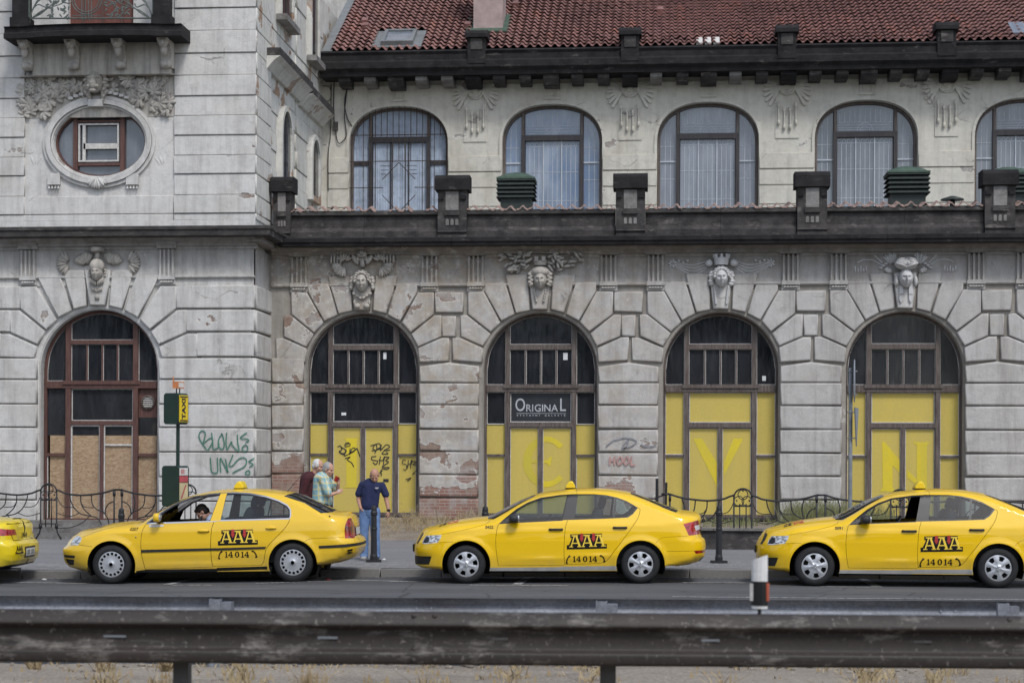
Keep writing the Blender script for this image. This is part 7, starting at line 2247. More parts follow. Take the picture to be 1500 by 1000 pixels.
def octavia(label, front_px, ang, num, paint, openwin=False, pitch=0.0, scl=1.0):
    q = gnd(*front_px)
    ang = math.radians(ang)
    hw = .86
    loc = q + Vector((-math.sin(ang), math.cos(ang), 0)) * (hw - .06)
    root = thing('taxi', label, 'taxi', loc, ang, 'yellow taxis parked at the kerb', True)
    root.rotation_euler[1] = -pitch; root.scale = (scl,) * 3
    sp_ = octavia_spec(paint)
    if openwin: sp_['panels'][0] = (None, sp_['panels'][0][1], 'carglass', 0, None)
    car = Car(sp_); car.build(root, paint)
    put_wheels(root, wheel_meshes(.300, .203, 'oct'), [sp_['arches'][0][0], sp_['arches'][1][0]], .300, hw)
    cabin(root, .62, 3.0, .90)
    x, z = ob_(135, 98); roof_sign(root, x, z - .004)
    mx, mz_ = oa(958, 368); mirror(root, mx, mz_, float(car.S(mx, mz_ - .06)), 'blackplastic', .080, .066)
    for (u0, u1, v, cv, d) in ((1275, 1462, 466, oa, 'front_door'), (515, 645, 451, ob_, 'rear_door')):
        x0, z0 = cv(u0, v); x1, _ = cv(u1, v)
        if cv is oa: x1 = ob_(62, 466)[0]
        mb = MB(); xm_ = (x0 + x1) / 2; yy = float(car.S(xm_, z0))
        softbox(mb, (xm_, -yy - .022, z0), ((x1 - x0) / 2, .014, .015), .6); softbox(mb, (x0 + .025, -yy - .012, z0), (.028, .016, .017), .7); softbox(mb, (x1 - .025, -yy - .012, z0), (.028, .016, .017), .7)
        mb.build('handle', 'blackplastic', car.objs[d], True)
    livery(car, lambda u, v: ob_(u, v), 95, 503, 150, 710, 1, car.objs['rear_door'])
    vs, fs = text_polys(num, .062, bold=.0012); cx_, cz_ = oa(733, 446)
    car.mesh_decal('fleet_number', [(cx_ + a, cz_ + b_) for a, b_ in vs], fs, 'decal_black', root, .004)
    # plates, bonnet sticker, wiper
    fx = float(car.Ft(.52)); MB().box(fx - .012, fx + .006, -.26, .26, .475, .585).build('number_plate', 'trim', root)
    MB().add([car.rearpt(y, z, .006) for z in (.72, .83) for y in (-.26, -.13, 0, .13, .26)], [(i, i + 1, i + 6, i + 5) for i in range(4)]).build('number_plate', 'plate', root)
    for u0, u1, v0, mt in ((340, 440, 398, 'decal_red'), (255, 335, 428, 'decal_black')):
        pl = [(x_, float(car.Tt(x_)) - e_) for x_, e_ in [(oa(u0, 0)[0], .030), (oa(u0 + (u1 - u0) * .5, 0)[0], .030), (oa(u1, 0)[0], .030), (oa(u1 + 12, 0)[0], .002), (oa(u0 + (u1 - u0) * .5, 0)[0], .002), (oa(u0 + 12, 0)[0], .002)]]
        if mt == 'decal_black': pl = [(x_, z_) for x_, z_ in pl]
        car.decal('bonnet_sticker', [pl], mt, root, .004, (), .02)
    return root, car
TAXI_M, CAR_M = octavia('bright yellow taxi parked in the middle with the black bollard behind its hood', (682.6, 854.3), 3.0, '0422', 'taxi_new', False, .0073, .99)
TAXI_R, CAR_R = octavia('bright yellow taxi cut off by the right edge of the picture', (1192.3, 858.0), -.8, '0091', 'taxi_new', True)

# ---- the older saloon on the left, and the rear end at the picture's edge
KS = 94.9
gsl = lambda px: 855.2 + (852.2 - 855.2) * (px - 164) / 266
def sa(u, v): px = 80 + u / 6.25; return ((px - 164) / KS, (gsl(px) - (700 + v / 6.25)) / KS)
def sb(u, v): px = 310 + u / 6.25; return ((px - 164) / KS, (gsl(px) - (700 + v / 6.25)) / KS)
A_ = lambda *p_: [sa(*q) for q in p_]
B_ = lambda *p_: [sb(*q) for q in p_]
def superb_spec(paint):
    front = shift(A_((290, 872), (200, 852), (110, 825), (72, 785), (60, 745), (54, 700), (55, 660), (70, 645), (96, 622), (112, 590), (145, 545), (172, 522)), -.13)
    top = shift(A_((172, 520), (215, 492)), -.10) + A_((300, 464), (450, 426), (600, 409), (700, 402), (770, 388), (870, 328), (1000, 254), (1100, 207), (1180, 174), (1280, 146), (1400, 124), (1490, 113)) + B_((60, 111), (180, 106), (330, 107), (480, 114), (620, 129), (730, 150), (850, 199), (1000, 268), (1090, 308), (1180, 318), (1250, 326))
    top = curve2(top, 3)
    rear = shift(B_((1290, 336), (1325, 352), (1340, 385), (1350, 440), (1355, 535), (1385, 555), (1408, 585), (1410, 640), (1395, 690), (1350, 738), (1250, 775), (1100, 803), (990, 822)), -.10)
    arches = [(sa(525, 0)[0], sa(525, 797)[1], 223 / 6.25 / KS), (sb(755, 0)[0], sb(755, 782)[1], 222 / 6.25 / KS)]
    dlo = A_((848, 418), (1000, 298), (1100, 234), (1250, 179), (1400, 154), (1490, 147)) + B_((60, 145), (200, 140), (350, 149), (500, 174), (620, 213), (700, 254), (731, 292), (736, 350), (726, 374), (400, 383), (60, 391)) + A_((1490, 396), (1000, 413))
    g1 = A_((960, 405), (1010, 318), (1110, 252), (1250, 198), (1400, 176), (1490, 170)) + B_((68, 166), (-2, 383)) + A_((1400, 393))
    g2 = B_((138, 164), (200, 160), (350, 168), (500, 191), (545, 203), (520, 365), (98, 380))
    g3 = B_((560, 210), (620, 235), (690, 272), (715, 300), (718, 358), (530, 365))
    bp = B_((78, 145), (136, 143), (94, 392), (0, 396))
    wsh = A_((735, 375), (870, 315), (1000, 240), (1185, 160), (1180, 184), (1100, 224), (1000, 282), (870, 362), (800, 410), (740, 408))
    rwn = B_((735, 135), (850, 182), (1000, 250), (1115, 300), (1090, 322), (1010, 326), (850, 234), (660, 172))
    head = A_((105, 625), (118, 592), (150, 545), (178, 533), (240, 549), (232, 585), (208, 617))
    tail = B_((1228, 553), (1222, 490), (1228, 430), (1245, 376), (1264, 374), (1286, 440), (1300, 556))
    tailo = B_((1228, 500), (1226, 445), (1292, 450), (1297, 500))
    s1 = A_((40, 708), (176, 711), (172, 735), (40, 732)); s2 = A_((60, 745), (167, 750), (155, 800), (100, 803), (75, 780))
    s3 = B_((995, 620), (1200, 608), (1440, 592), (1440, 618), (1200, 634), (1000, 643))
    mold = A_((805, 656), (1440, 641), (1490, 640)) + B_((60, 641), (515, 627), (508, 645), (60, 661)) + A_((1490, 660), (805, 680))
    silk = A_((750, 850), (840, 838), (1490, 828)) + B_((60, 820), (520, 806), (520, 835), (60, 850)) + A_((1490, 858), (750, 880))
    d1 = A_((845, 420), (815, 490), (803, 590), (807, 700), (835, 836), (1460, 808), (1447, 700), (1445, 580), (1455, 470), (1480, 395), (1500, 140), (1250, 165), (1000, 285))
    d2 = B_((22, 806), (10, 740), (8, 600), (16, 470), (40, 392), (80, 140), (350, 140), (620, 205), (735, 280), (740, 360), (725, 400), (690, 455), (630, 520), (555, 595), (515, 650), (500, 710), (488, 765), (465, 796))
    gaps = [strip(curve2(A_((848, 418), (815, 490), (803, 590), (807, 700), (835, 838))), .007), strip(curve2(B_((40, 392), (16, 470), (8, 600), (10, 740), (22, 806))), .008), strip(curve2(B_((728, 374), (722, 405), (690, 455), (630, 520), (555, 595), (515, 650), (500, 710), (488, 765), (465, 796))), .007), strip(A_((838, 836), (1460, 810)), .005), strip(B_((22, 806), (465, 796)), .005),
            strip(A_((215, 612), (350, 627)), .005), strip(curve2(B_((870, 580), (900, 562), (960, 552), (1226, 544))), .005), strip(B_((185, 104), (178, 150)), .004), strip(B_((70, 160), (62, 200), (22, 390)), .006), strip(curve2(A_((240, 545), (450, 470), (700, 420))), .004), strip(B_((1285, 428), (1380, 412)), .005)]
    panels = [(None, g1, 'carglass', -.010, None), ('side_window', g2, 'carglass', -.010, None), ('side_window', g3, 'carglass', -.010, None), ('door_frame', bp, paint, .0, None), ('bright_trim', strip(dlo + [dlo[0]], .020), 'chrome', .002, None), ('window_trim', dlo, 'trim', -.003, None),
              ('windscreen', wsh, 'carglass', -.002, None), ('rear_window', rwn, 'carglass', -.002, None), ('headlight', head, 'headlamp', -.002, None), ('tail_light_lens', tailo, 'taildark', .001, None), ('tail_light', tail, 'taillamp', .0, None), ('bumper_strip', s1, 'blackplastic', .006, None), ('bumper_intake', s2, 'blackplastic', -.02, None), ('bumper_strip', s3, 'blackplastic', .008, None), ('side_moulding', mold, 'blackplastic', .012, None), ('sill', silk, 'blackplastic', -.02, None)]
    panels += [('panel_gap', g, 'gap', -.008, None) for g in gaps]
    panels += [('front_door', d1, paint, 0, None), ('rear_door', d2, paint, 0, None), ('front_bumper', A_((20, 626), (215, 616), (350, 630), (310, 740), (290, 890), (20, 890)), paint, 0, None), ('rear_bumper', B_((870, 580), (900, 562), (960, 552), (1226, 545), (1480, 535), (1480, 850), (960, 850)), paint, 0, None), ('bonnet', A_((150, 512), (240, 543), (450, 468), (700, 418), (735, 380), (150, 420)), paint, 0, None)]
    return dict(front=front, top=top, rear=rear, arches=arches, bottom=sa(525, 866)[1], panels=panels, hw=.86, ends=(2.4, .70, 3.2, .45),
                width=[(.10, .79), (.24, .83), (.45, .862), (.62, .872), (.80, .858), (.93, .830), (1.05, .780), (1.25, .690), (1.46, .585)],
                E=[(-.9, .17), (.5, .17), (.9, .16), (1.4, .12), (2.4, .10), (3.0, .13), (3.5, .12), (3.9, .12)],
                creases=[(A_((820, 775), (1490, 770)) + B_((60, 765), (490, 752)), .010, .08), (A_((400, 480), (1490, 440)) + B_((60, 435), (1200, 420)), .006, .14)])
q = gnd(165, 854.8); ang = math.radians(1.8)
TAXI_L = thing('taxi', 'older yellow taxi with black door moulding and its driver bowed at the wheel', 'taxi', q + Vector((-math.sin(ang), math.cos(ang), 0)) * .80, ang, 'yellow taxis parked at the kerb', True)
TAXI_L.rotation_euler[1] = -.018; TAXI_L.scale = (1.02,) * 3
spS = superb_spec('taxi_old')
CAR_L = Car(spS); CAR_L.build(TAXI_L, 'taxi_old')
wmS = wheel_meshes(.305, .208, 'sup')
put_wheels(TAXI_L, wmS, [spS['arches'][0][0], spS['arches'][1][0]], .305, .86)
cabin(TAXI_L, .66, 3.1, .90)
x, z = sb(200, 106); roof_sign(TAXI_L, x, z - .004)
mx, mz_ = sa(962, 362); mirror(TAXI_L, mx, mz_, float(CAR_L.S(mx, mz_ - .06)), 'taxi_old', .058, .070)
for cv, u, v, d in ((sa, 1378, 487, 'front_door'), (sb, 562, 461, 'rear_door')):
    x, z = cv(u, v); yy = float(CAR_L.S(x, z)); mb = MB(); softbox(mb, (x, -yy - .014, z + .004), (.085, .020, .016), .7); softbox(mb, (x, -yy + .004, z), (.055, .012, .034), .9); mb.build('handle', 'taxi_old', CAR_L.objs[d], True)
x, z = sa(1425, 488); MB().lathe([(.012, 0), (.012, -.01)], (x, -float(CAR_L.S(x, z)) - .002, z), 10, 'Y').build('door_lock', 'trim', CAR_L.objs['front_door'])
livery(CAR_L, lambda u, v: sb(u, v), 75, 470, 136, 672, 1, CAR_L.objs['rear_door'])
vs, fs = text_polys('0207', .066, bold=.0014); cx_, cz_ = sa(738, 470)
CAR_L.mesh_decal('fleet_number', [(cx_ + a, cz_ + b_) for a, b_ in vs], fs, 'decal_black', TAXI_L, .004)
CAR_L.decal('door_sticker', [A_((876, 432), (1010, 426), (1010, 446), (878, 450))], 'plate', CAR_L.objs['front_door'], .003)
x, z = sa(757, 540); MB().lathe([(.014, 0), (.010, -.008)], (x, -float(CAR_L.S(x, z)) - .001, z), 10, 'Y').build('side_repeater', 'chrome', TAXI_L)
x, z = sb(1090, 356); MB().lathe([(.014, 0), (.014, -.02)], (x, -float(CAR_L.S(x, z)) + .004, z), 10, 'Y').build('filler_lock', 'trim', TAXI_L)
x, z = sb(650, 128); MB().tube([(x - .02, 0, z - .01), (x + .02, 0, z + .03), (x + .21, 0, z + .25)], .007, 6, .003).build('aerial', 'iron', TAXI_L)
MB().add([CAR_L.rearpt(y, z, .006) for z in (.70, .81) for y in (-.26, -.13, 0, .13, .26)], [(i, i + 1, i + 6, i + 5) for i in range(4)]).build('number_plate', 'plate', TAXI_L)
CAR_L.decal('bumper_logo', [B_((1252, 655), (1292, 650), (1292, 668), (1252, 673)), B_((1248, 680), (1290, 675), (1290, 692), (1248, 697))], 'decal_black', TAXI_L, .004)
for u0, u1 in ((290, 350), (360, 420)):
    CAR_L.decal('bonnet_sticker', [[(sa(u0, 0)[0], float(CAR_L.Tt(sa(u0, 0)[0])) - .030), (sa(u1, 0)[0], float(CAR_L.Tt(sa(u1, 0)[0])) - .030), (sa(u1 + 10, 0)[0], float(CAR_L.Tt(sa(u1 + 10, 0)[0])) - .006), (sa(u0 + 10, 0)[0], float(CAR_L.Tt(sa(u0 + 10, 0)[0])) - .006)]], 'decal_black', TAXI_L, .004, (), .02)

# rear end at the left edge of the picture
def superb2_spec(paint):
    sp_ = superb_spec(paint)
    d = 0.0
    rear = [(3.79, 1.03), (3.84, 1.00), (3.87, .90), (3.88, .72), (3.90, .69), (3.96, .64), (3.97, .50), (3.95, .40), (3.88, .30), (3.60, .24), (3.35, .22)]
    top = [q for q in sp_['top'] if q[0] < 2.9] + [(3.05, 1.20), (3.3, 1.075), (3.5, 1.055), (3.7, 1.045)]
    sp_.update(rear=rear, top=top, ends=(2.4, .70, 4.2, .42))
    tail = [(3.30, .96), (3.42, .955), (3.50, .93), (3.70, .90), (3.86, .88), (3.87, .79), (3.30, .775)]
    tw2 = [(3.30, .895), (3.50, .895), (3.66, .87), (3.66, .845), (3.30, .86)]
    val = [(3.3, .20), (4.1, .20), (4.1, .31), (3.84, .33), (3.7, .30), (3.3, .28)]
    sp_['panels'] = [('reversing_lamp', tw2, 'plate', .001, None), ('tail_light', tail, 'taillamp', .002, None), ('rear_valance', val, 'blackplastic', -.01, None)] + [p_ for p_ in sp_['panels'] if p_[0] in ('side_window', 'window_trim', 'windscreen', 'front_door', 'rear_door', 'headlight')]
    return sp_
CAR_E = Car(superb2_spec('taxi_lemon'))
ang = math.radians(1.8)
hx = atz(41, 840, 33.0)
rc = Vector((math.cos(ang), math.sin(ang), 0))
loc = Vector((hx.x, hx.y, GZ(hx.x - 2, hx.y))) - rc * 3.93
TAXI_E = thing('taxi', 'lemon yellow taxi of which only the rear end shows at the left edge', 'taxi', loc, ang, 'yellow taxis parked at the kerb', True)
CAR_E.build(TAXI_E, 'taxi_lemon')
put_wheels(TAXI_E, wmS, [spS['arches'][0][0], spS['arches'][1][0]], .305, .86)
def rear_sheet(name, poly, mat, off=.004):
    V, T = fill2d([poly], (), .04); mb = MB(); sheet(mb, V, T, lambda a, b_: CAR_E.rearpt(a, b_, off)); return mb.build(name, mat, TAXI_E)
rear_sheet('number_plate_recess', rectp(-.30, .30, .42, .60), 'trim', .003)
npl = rear_sheet('number_plate', rectp(-.26, .26, .45, .57), 'plate', .007)
for i in range(7):
    if i == 3: continue
    rear_sheet('plate_mark', rectp(-.19 + .055 * i, -.155 + .055 * i, .475, .545), 'decal_black', .009)
rear_sheet('boot_seam', [(-.62, .705), (.62, .705), (.62, .72), (-.62, .72)], 'gap', .003)
for s in (-1, 1): rear_sheet('boot_seam', [(s * .60, .72), (s * .615, .72), (s * .66, .80), (s * .645, .80)], 'gap', .003)
rear_sheet('spoiler_shadow_line', rectp(-.7, .7, .972, .980), 'gap', .003)
rear_sheet('emblem', arc(0, .90, .035, 0, 350, 16, .045), 'trim', .006)
vs, fs = text_polys('(14014)', .11, bold=.003)
MB().add([CAR_E.rearpt(a * .9 - .05, .78 + b_, .006) for a, b_ in vs], fs).build('phone_number', 'decal_black', TAXI_E)
vs, fs = text_polys('AAA', .12, bold=.004)
MB().add([CAR_E.rearpt(a - .55, .575 + b_, .006) for a, b_ in vs], fs).build('logo', 'decal_black', TAXI_E)
rear_sheet('logo_base', rectp(-.70, -.41, .50, .53), 'decal_black', .006)
for i in range(3): MB().tube([(3.5 + .0, -.62 + .09 * i, .25), (3.93, -.60 + .09 * i, .24)], .028, 8).build('exhaust', 'iron', TAXI_E)
# ================================================================== people
def cap(mb, p0, p1, r0, r1, n=12, fl=1.0):
    """tapered limb piece; fl flattens it along Y"""
    p0, p1 = Vector(p0), Vector(p1)
    m0 = MB(); k = 5
    m0.tube([p0.lerp(p1, i / k) for i in range(k + 1)], r0, n, r1)
    m0.ell(p0, (r0, r0, r0), n, 8); m0.ell(p1, (r1, r1, r1), n, 8)
    if fl != 1.0:
        cy = (p0.y + p1.y) / 2
        for v in m0.v: v.y = cy + (v.y - cy) * fl
    mb.add(m0.v, m0.f)
    return mb
def melt(name, mb, mat, parent, voxel=.009, sm=6):
    """fuse overlapping pieces into one continuous skin"""
    me = mkmesh(name, mb.v, mb.f, mat)
    o = bpy.data.objects.new('tmp', me); COL.objects.link(o)
    r_ = o.modifiers.new('r', 'REMESH'); r_.mode = 'VOXEL'; r_.voxel_size = voxel; r_.use_smooth_shade = True
    s_ = o.modifiers.new('s', 'SMOOTH'); s_.iterations = sm; s_.factor = .5
    dg = bpy.context.evaluated_depsgraph_get()
    m2 = bpy.data.meshes.new_from_object(o.evaluated_get(dg)); m2.name = name
    m2.materials.clear(); m2.materials.append(MAT[mat] if isinstance(mat, str) else mat)
    m2.polygons.foreach_set('use_smooth', [True] * len(m2.polygons))
    bpy.data.objects.remove(o); bpy.data.meshes.remove(me)
    return inst(name, m2, parent)
def hand(mb, wrist, d, side, n_, curl=.5, s=1.0, thumb=1.0):
    """palm and five fingers; d: direction of the fingers, side: towards the thumb, n_: palm normal (fingers curl that way)"""
    d, side, n_ = (Vector(v).normalized() for v in (d, side, n_))
    w = Vector(wrist)
    for k in (-1, 0, 1): cap(mb, w + side * .016 * k * s, w + d * .085 * s + side * .024 * k * s, .018 * s, .015 * s, 8)
    for k, L in zip((1.5, .5, -.5, -1.5), (.070, .080, .074, .058)):
        b0 = w + d * .085 * s + side * .0215 * k * s
        d1 = (d + n_ * curl * .8).normalized(); d2 = (d + n_ * curl * 2.2).normalized(); d3 = (d * (1 - curl * .5) + n_ * curl * 3.2).normalized()
        p1 = b0 + d1 * L * .45 * s; p2 = p1 + d2 * L * .32 * s; p3 = p2 + d3 * L * .26 * s
        cap(mb, b0, p1, .0098 * s, .0092 * s, 8); cap(mb, p1, p2, .0092 * s, .0085 * s, 8); cap(mb, p2, p3, .0085 * s, .0075 * s, 8)
    t0 = w + d * .03 * s + side * .03 * s; t1 = t0 + (side * .7 + d * .7 * thumb + n_ * .3).normalized() * .042 * s; t2 = t1 + (d * .9 + side * .1 + n_ * .6).normalized() * .034 * s
    cap(mb, t0, t1, .014 * s, .0115 * s, 8); cap(mb, t1, t2, .0115 * s, .009 * s, 8)
def headp(mb, c, fwd, up, s=1.0):
    """skull, jaw, nose, brow, ears; returns frame"""
    f = Vector(fwd).normalized(); u = Vector(up).normalized(); r = f.cross(u).normalized(); u = r.cross(f).normalized()
    M_ = Matrix((r, f, u)).transposed()
    c = Vector(c); P_ = lambda a, b_, d: c + (r * a + f * b_ + u * d) * s
    mb.ell(P_(0, -.012, .028), (.076 * s, .096 * s, .092 * s), 18, 14, M_)
    mb.ell(P_(0, .026, -.048), (.060 * s, .066 * s, .074 * s), 16, 12, M_)
    mb.ell(P_(0, .062, -.092), (.030 * s, .028 * s, .024 * s), 10, 8, M_)
    cap(mb, P_(0, .082, .012), P_(0, .106, -.030), .011 * s, .016 * s, 8)
    for k in (-1, 1):
        mb.ell(P_(.014 * k, .096, -.032), (.010 * s, .012 * s, .009 * s), 8, 6, M_)
        mb.ell(P_(.080 * k, -.012, -.012), (.011 * s, .020 * s, .032 * s), 8, 8, M_)
        mb.ell(P_(.030 * k, .080, .020), (.026 * s, .012 * s, .010 * s), 8, 6, M_)
        mb.ell(P_(.046 * k, .050, -.035), (.024 * s, .028 * s, .026 * s), 8, 6, M_)
    mb.ell(P_(0, .082, -.062), (.026 * s, .014 * s, .008 * s), 8, 6, M_); mb.ell(P_(0, .080, -.074), (.022 * s, .013 * s, .009 * s), 8, 6, M_)
    return P_, M_
def eyes(P_, M_, root, s=1.0):
    for k in (-1, 1):
        mb = MB(); mb.ell(P_(.030 * k, .080, .003), (.012 * s, .006 * s, .006 * s), 8, 6, M_); mb.build('eye', 'hair_dark', root, True)
MAT['skin'] = flat('skin', (.48, .27, .19), .55, var=.12, scale=14)
MAT['skin_tan'] = flat('tanned_skin', (.42, .225, .155), .55, var=.12, scale=14)
MAT['hair_grey'] = flat('grey_hair', (.30, .29, .28), .8, var=.3, scale=60)
MAT['hair_white'] = flat('white_hair', (.55, .54, .52), .8, var=.25, scale=60)
MAT['hair_dark'] = flat('dark_brown_hair', (.022, .014, .010), .6, var=.4, scale=60)
MAT['hair_shorn'] = flat('shorn_hair', (.26, .17, .13), .8, var=.2, scale=60)
MAT['navy'] = flat('navy_cotton', (.016, .022, .068), .9, var=.25, scale=7, bmp=.9, bscale=11)
MAT['maroon'] = flat('maroon_cloth', (.055, .014, .018), .9, var=.3, scale=6, bmp=.9, bscale=11)
MAT['lightblue'] = flat('pale_blue_cotton', (.42, .52, .66), .9, var=.15, scale=8)
MAT['denim'] = flat('washed_denim', (.13, .21, .38), .9, var=.35, scale=6, bmp=.8, bscale=13)
MAT['leather'] = flat('dark_leather', (.03, .016, .010), .5)
MAT['shoe'] = flat('dark_shoe', (.035, .035, .04), .6)
MAT['shoe_pale'] = flat('pale_shoe', (.40, .39, .37), .7)
MAT['redcup'] = flat('red_cup', (.30, .020, .016), .35)
m, nt, b = nmat('plaid_cotton')
g = nd(nt, 'ShaderNodeSeparateXYZ', Vector=nd(nt, 'ShaderNodeTexCoord').outputs['Object'])
def band(sock, f, ph, t):
    return ramp(nt, mth(nt, 'FRACT', mth(nt, 'ADD', mth(nt, 'MULTIPLY', sock, f), ph)), [(0, 1), (t, 1), (t + .05, 0)], 'LINEAR')
xz = mth(nt, 'ADD', g.outputs[0], mth(nt, 'MULTIPLY', g.outputs[1], .8))
c = mix(nt, mth(nt, 'MULTIPLY', band(xz, 9, .1, .42), .75), (.52, .56, .50), (.16, .34, .38))
c = mix(nt, mth(nt, 'MULTIPLY', band(g.outputs[2], 9, .3, .42), .65), c, (.20, .38, .42))
c = mix(nt, mth(nt, 'MULTIPLY', band(xz, 9, .62, .14), .8), c, (.58, .48, .16))
c = mix(nt, mth(nt, 'MULTIPLY', band(g.outputs[2], 9, .85, .14), .8), c, (.58, .50, .20))
put(nt, b.inputs['Base Color'], c); b.inputs['Roughness'].default_value = .9
bump(nt, b, noise(nt, pos(nt), 11, 3), .9, .02)
MAT['plaid'] = m

# ---- man in the navy shirt, looking down
o0 = gnd(541.5, 819.5, .134)
man = thing('person', 'bald man in navy blue shirt and jeans looking down behind the bollard', 'person', o0, 0, 'men standing on the pavement', True)
k_ = 1.03
def v3(u, v, y=0.0): return Vector(((u - 653) / 495.7, y, (937 - v) / 495.7)) 
sk = MB()
hc = v3(697, 196, -.055)
PH, MH = headp(sk, hc, (.10, -.80, -.60), (.02, -.60, .80), 1.02)
cap(sk, v3(676, 262, .02), hc + Vector((-.01, .03, -.02)), .060, .056)
cap(sk, v3(655, 300, .02), v3(655, 440, .0), .125, .125, 14, .8)
cap(sk, v3(575, 282, .02), v3(548, 405, .03), .047, .040); cap(sk, v3(548, 405, .03), v3(578, 486, -.07), .040, .031)
cap(sk, v3(765, 288, .02), v3(800, 415, .02), .047, .040); cap(sk, v3(800, 415, .02), v3(822, 505, -.03), .040, .028)
hand(sk, v3(822, 507, -.03), (0.0, -.15, -1), (-.3, -.9, 0), (-1, .1, 0), .35, .95)
hand(sk, v3(578, 482, -.075), (.35, .25, -1), (.5, -.9, 0), (.4, .8, 0), .2, .9)
for a, c, d, yk in ((612, 604, 605, .02), (700, 704, 714, -.02)): cap(sk, v3(a, 490), v3(c, 700, yk - .03), .075, .052); cap(sk, v3(c, 700, yk - .03), v3(d, 895, yk), .052, .038)
melt('body', sk, 'skin_tan', man, .0075)
sh = MB()
cap(sh, v3(600, 285, .02), v3(740, 290, .02), .075, .075, 14, .95); cap(sh, v3(655, 290, .015), v3(652, 455, .0), .150, .158, 16, .78); cap(sh, v3(640, 300, -.02), v3(648, 455, -.03), .12, .14, 16, .8); cap(sh, v3(690, 300, -.02), v3(668, 455, -.03), .12, .13, 16, .8)
cap(sh, v3(585, 280, .02), v3(552, 358, .025), .070, .068); cap(sh, v3(757, 285, .02), v3(792, 362, .02), .070, .066)
cap(sh, v3(672, 255, .03), v3(672, 275, .02), .075, .09)
melt('shirt', sh, 'navy', man, .010, 5)
tr_ = MB()
cap(tr_, v3(652, 478, .0), v3(652, 505, 0), .150, .155, 14, .75)
for a, c, d, yk in ((610, 602, 604, .02), (696, 704, 714, -.02)): cap(tr_, v3(a, 510), v3(c, 700, yk - .03), .104, .084); cap(tr_, v3(c, 700, yk - .03), v3(d, 900, yk), .084, .072); tr_.ell(v3(d, 904, yk - .02), (.074, .085, .04), 10, 8)
melt('trousers', tr_, 'denim', man, .010, 4)
mb = MB(); mb.lathe([(.158, -.02), (.162, 0), (.158, .02)], (0, 0, 0), 24, 'Z', False)
for v in mb.v: v.y *= .80; v += v3(652, 474, .0)
mb.build('belt', 'leather', man)
for d, yk, mt in ((605, .02, 'shoe_pale'), (716, -.02, 'shoe')):
    mb = MB(); softbox(mb, v3(d, 922, yk - .07), (.05, .135, .035), .6); softbox(mb, v3(d, 912, yk), (.045, .06, .05), .7); mb.build('shoe', mt, man, True)
mb = MB(); mb.ell(PH(0, -.035, .020), (.0785, .078, .080), 18, 12, MH); mb.build('shorn_hair', 'hair_shorn', man, True)
eyes(PH, MH, man)
mb = MB(); mb.lathe([(.034, -.012), (.036, 0), (.034, .012)], (0, 0, 0), 16, 'Z', False); rt = (v3(822, 505, -.03) - v3(800, 415, .02)).to_track_quat('Z', 'Y').to_matrix()
for v in mb.v: v[:] = rt @ v + v3(821, 500, -.028)
softbox(mb, v3(826, 500, -.06), (.022, .012, .024), .6); mb.build('wrist_watch', 'trim', man)
for j, w_ in enumerate((.034, .022)):
    q = v3(724, 302 + 7 * j, -.148); MB().box(q.x - w_, q.x + w_, q.y - .004, q.y + .01, q.z - .004, q.z + .004).build('chest_lettering', 'white', man)

# ---- man in the plaid shirt with a red cup
o0 = gnd(471.7, 816, .134)
mp = thing('person', 'grey-haired man in plaid shirt holding a red cup', 'person', o0, 0, 'men standing on the pavement', True)
def v4(u, v, y=0.0): return Vector(((u - 245) / 482, y, (916 - v) / 482))
sk = MB(); hc = v4(300, 138, 0)
PH, MH = headp(sk, hc, (.92, -.28, -.30), (.28, -.08, 1), 1.04)
cap(sk, v4(258, 205, .02), hc + Vector((-.015, .01, -.03)), .062, .058)
cap(sk, v4(245, 240), v4(245, 440), .12, .13, 14, .9)
cap(sk, v4(272, 232, -.15), v4(322, 365, -.20), .048, .042); cap(sk, v4(322, 365, -.20), v4(382, 345, -.16), .042, .030)
cap(sk, v4(285, 232, .15), v4(372, 330, .14), .046, .040); cap(sk, v4(372, 330, .14), v4(384, 262, .05), .040, .029)
hand(sk, v4(382, 345, -.16), (.9, .25, .35), (0, .2, 1), (.1, 1, 0), .55, .9)
hand(sk, v4(384, 262, .05), (.05, -.2, 1), (-.9, .0, .1), (-.4, -1, 0), .6, .9)
for s in (-1, 1): cap(sk, v4(250, 470, s * .09), v4(255, 690, s * .10), .078, .055); cap(sk, v4(255, 690, s * .10), v4(245, 880, s * .11), .055, .040)
melt('body', sk, 'skin', mp, .0075)
sh = MB()
cap(sh, v4(246, 226, -.12), v4(250, 226, .12), .082, .082); cap(sh, v4(240, 235), v4(242, 440), .160, .185, 16, .98); cap(sh, v4(262, 280), v4(268, 420), .13, .145, 16, 1.0)
cap(sh, v4(262, 222, -.15), v4(312, 342, -.20), .078, .074); cap(sh, v4(275, 222, .15), v4(345, 305, .15), .072, .066); cap(sh, v4(255, 190, .01), v4(252, 214, .01), .068, .09)
melt('shirt', sh, 'plaid', mp, .010, 5)
mb = MB(); softbox(mb, v4(252, 186, 0), (.075, .075, .03), .8, rot=Matrix.Rotation(.35, 3, 'Y')); mb.build('collar', 'lightblue', mp, True)
tr_ = MB(); cap(tr_, v4(248, 462, 0), v4(248, 500, 0), .165, .168, 14, 1.0)
for s in (-1, 1): cap(tr_, v4(250, 500, s * .085), v4(256, 690, s * .10), .095, .075); cap(tr_, v4(256, 690, s * .10), v4(245, 890, s * .11), .075, .062)
melt('trousers', tr_, 'denim', mp, .010, 4)
mb = MB(); mb.lathe([(.178, -.02), (.181, 0), (.178, .02)], (0, 0, 0), 24, 'Z', False)
for v in mb.v: v += v4(247, 462)
mb.build('belt', 'leather', mp)
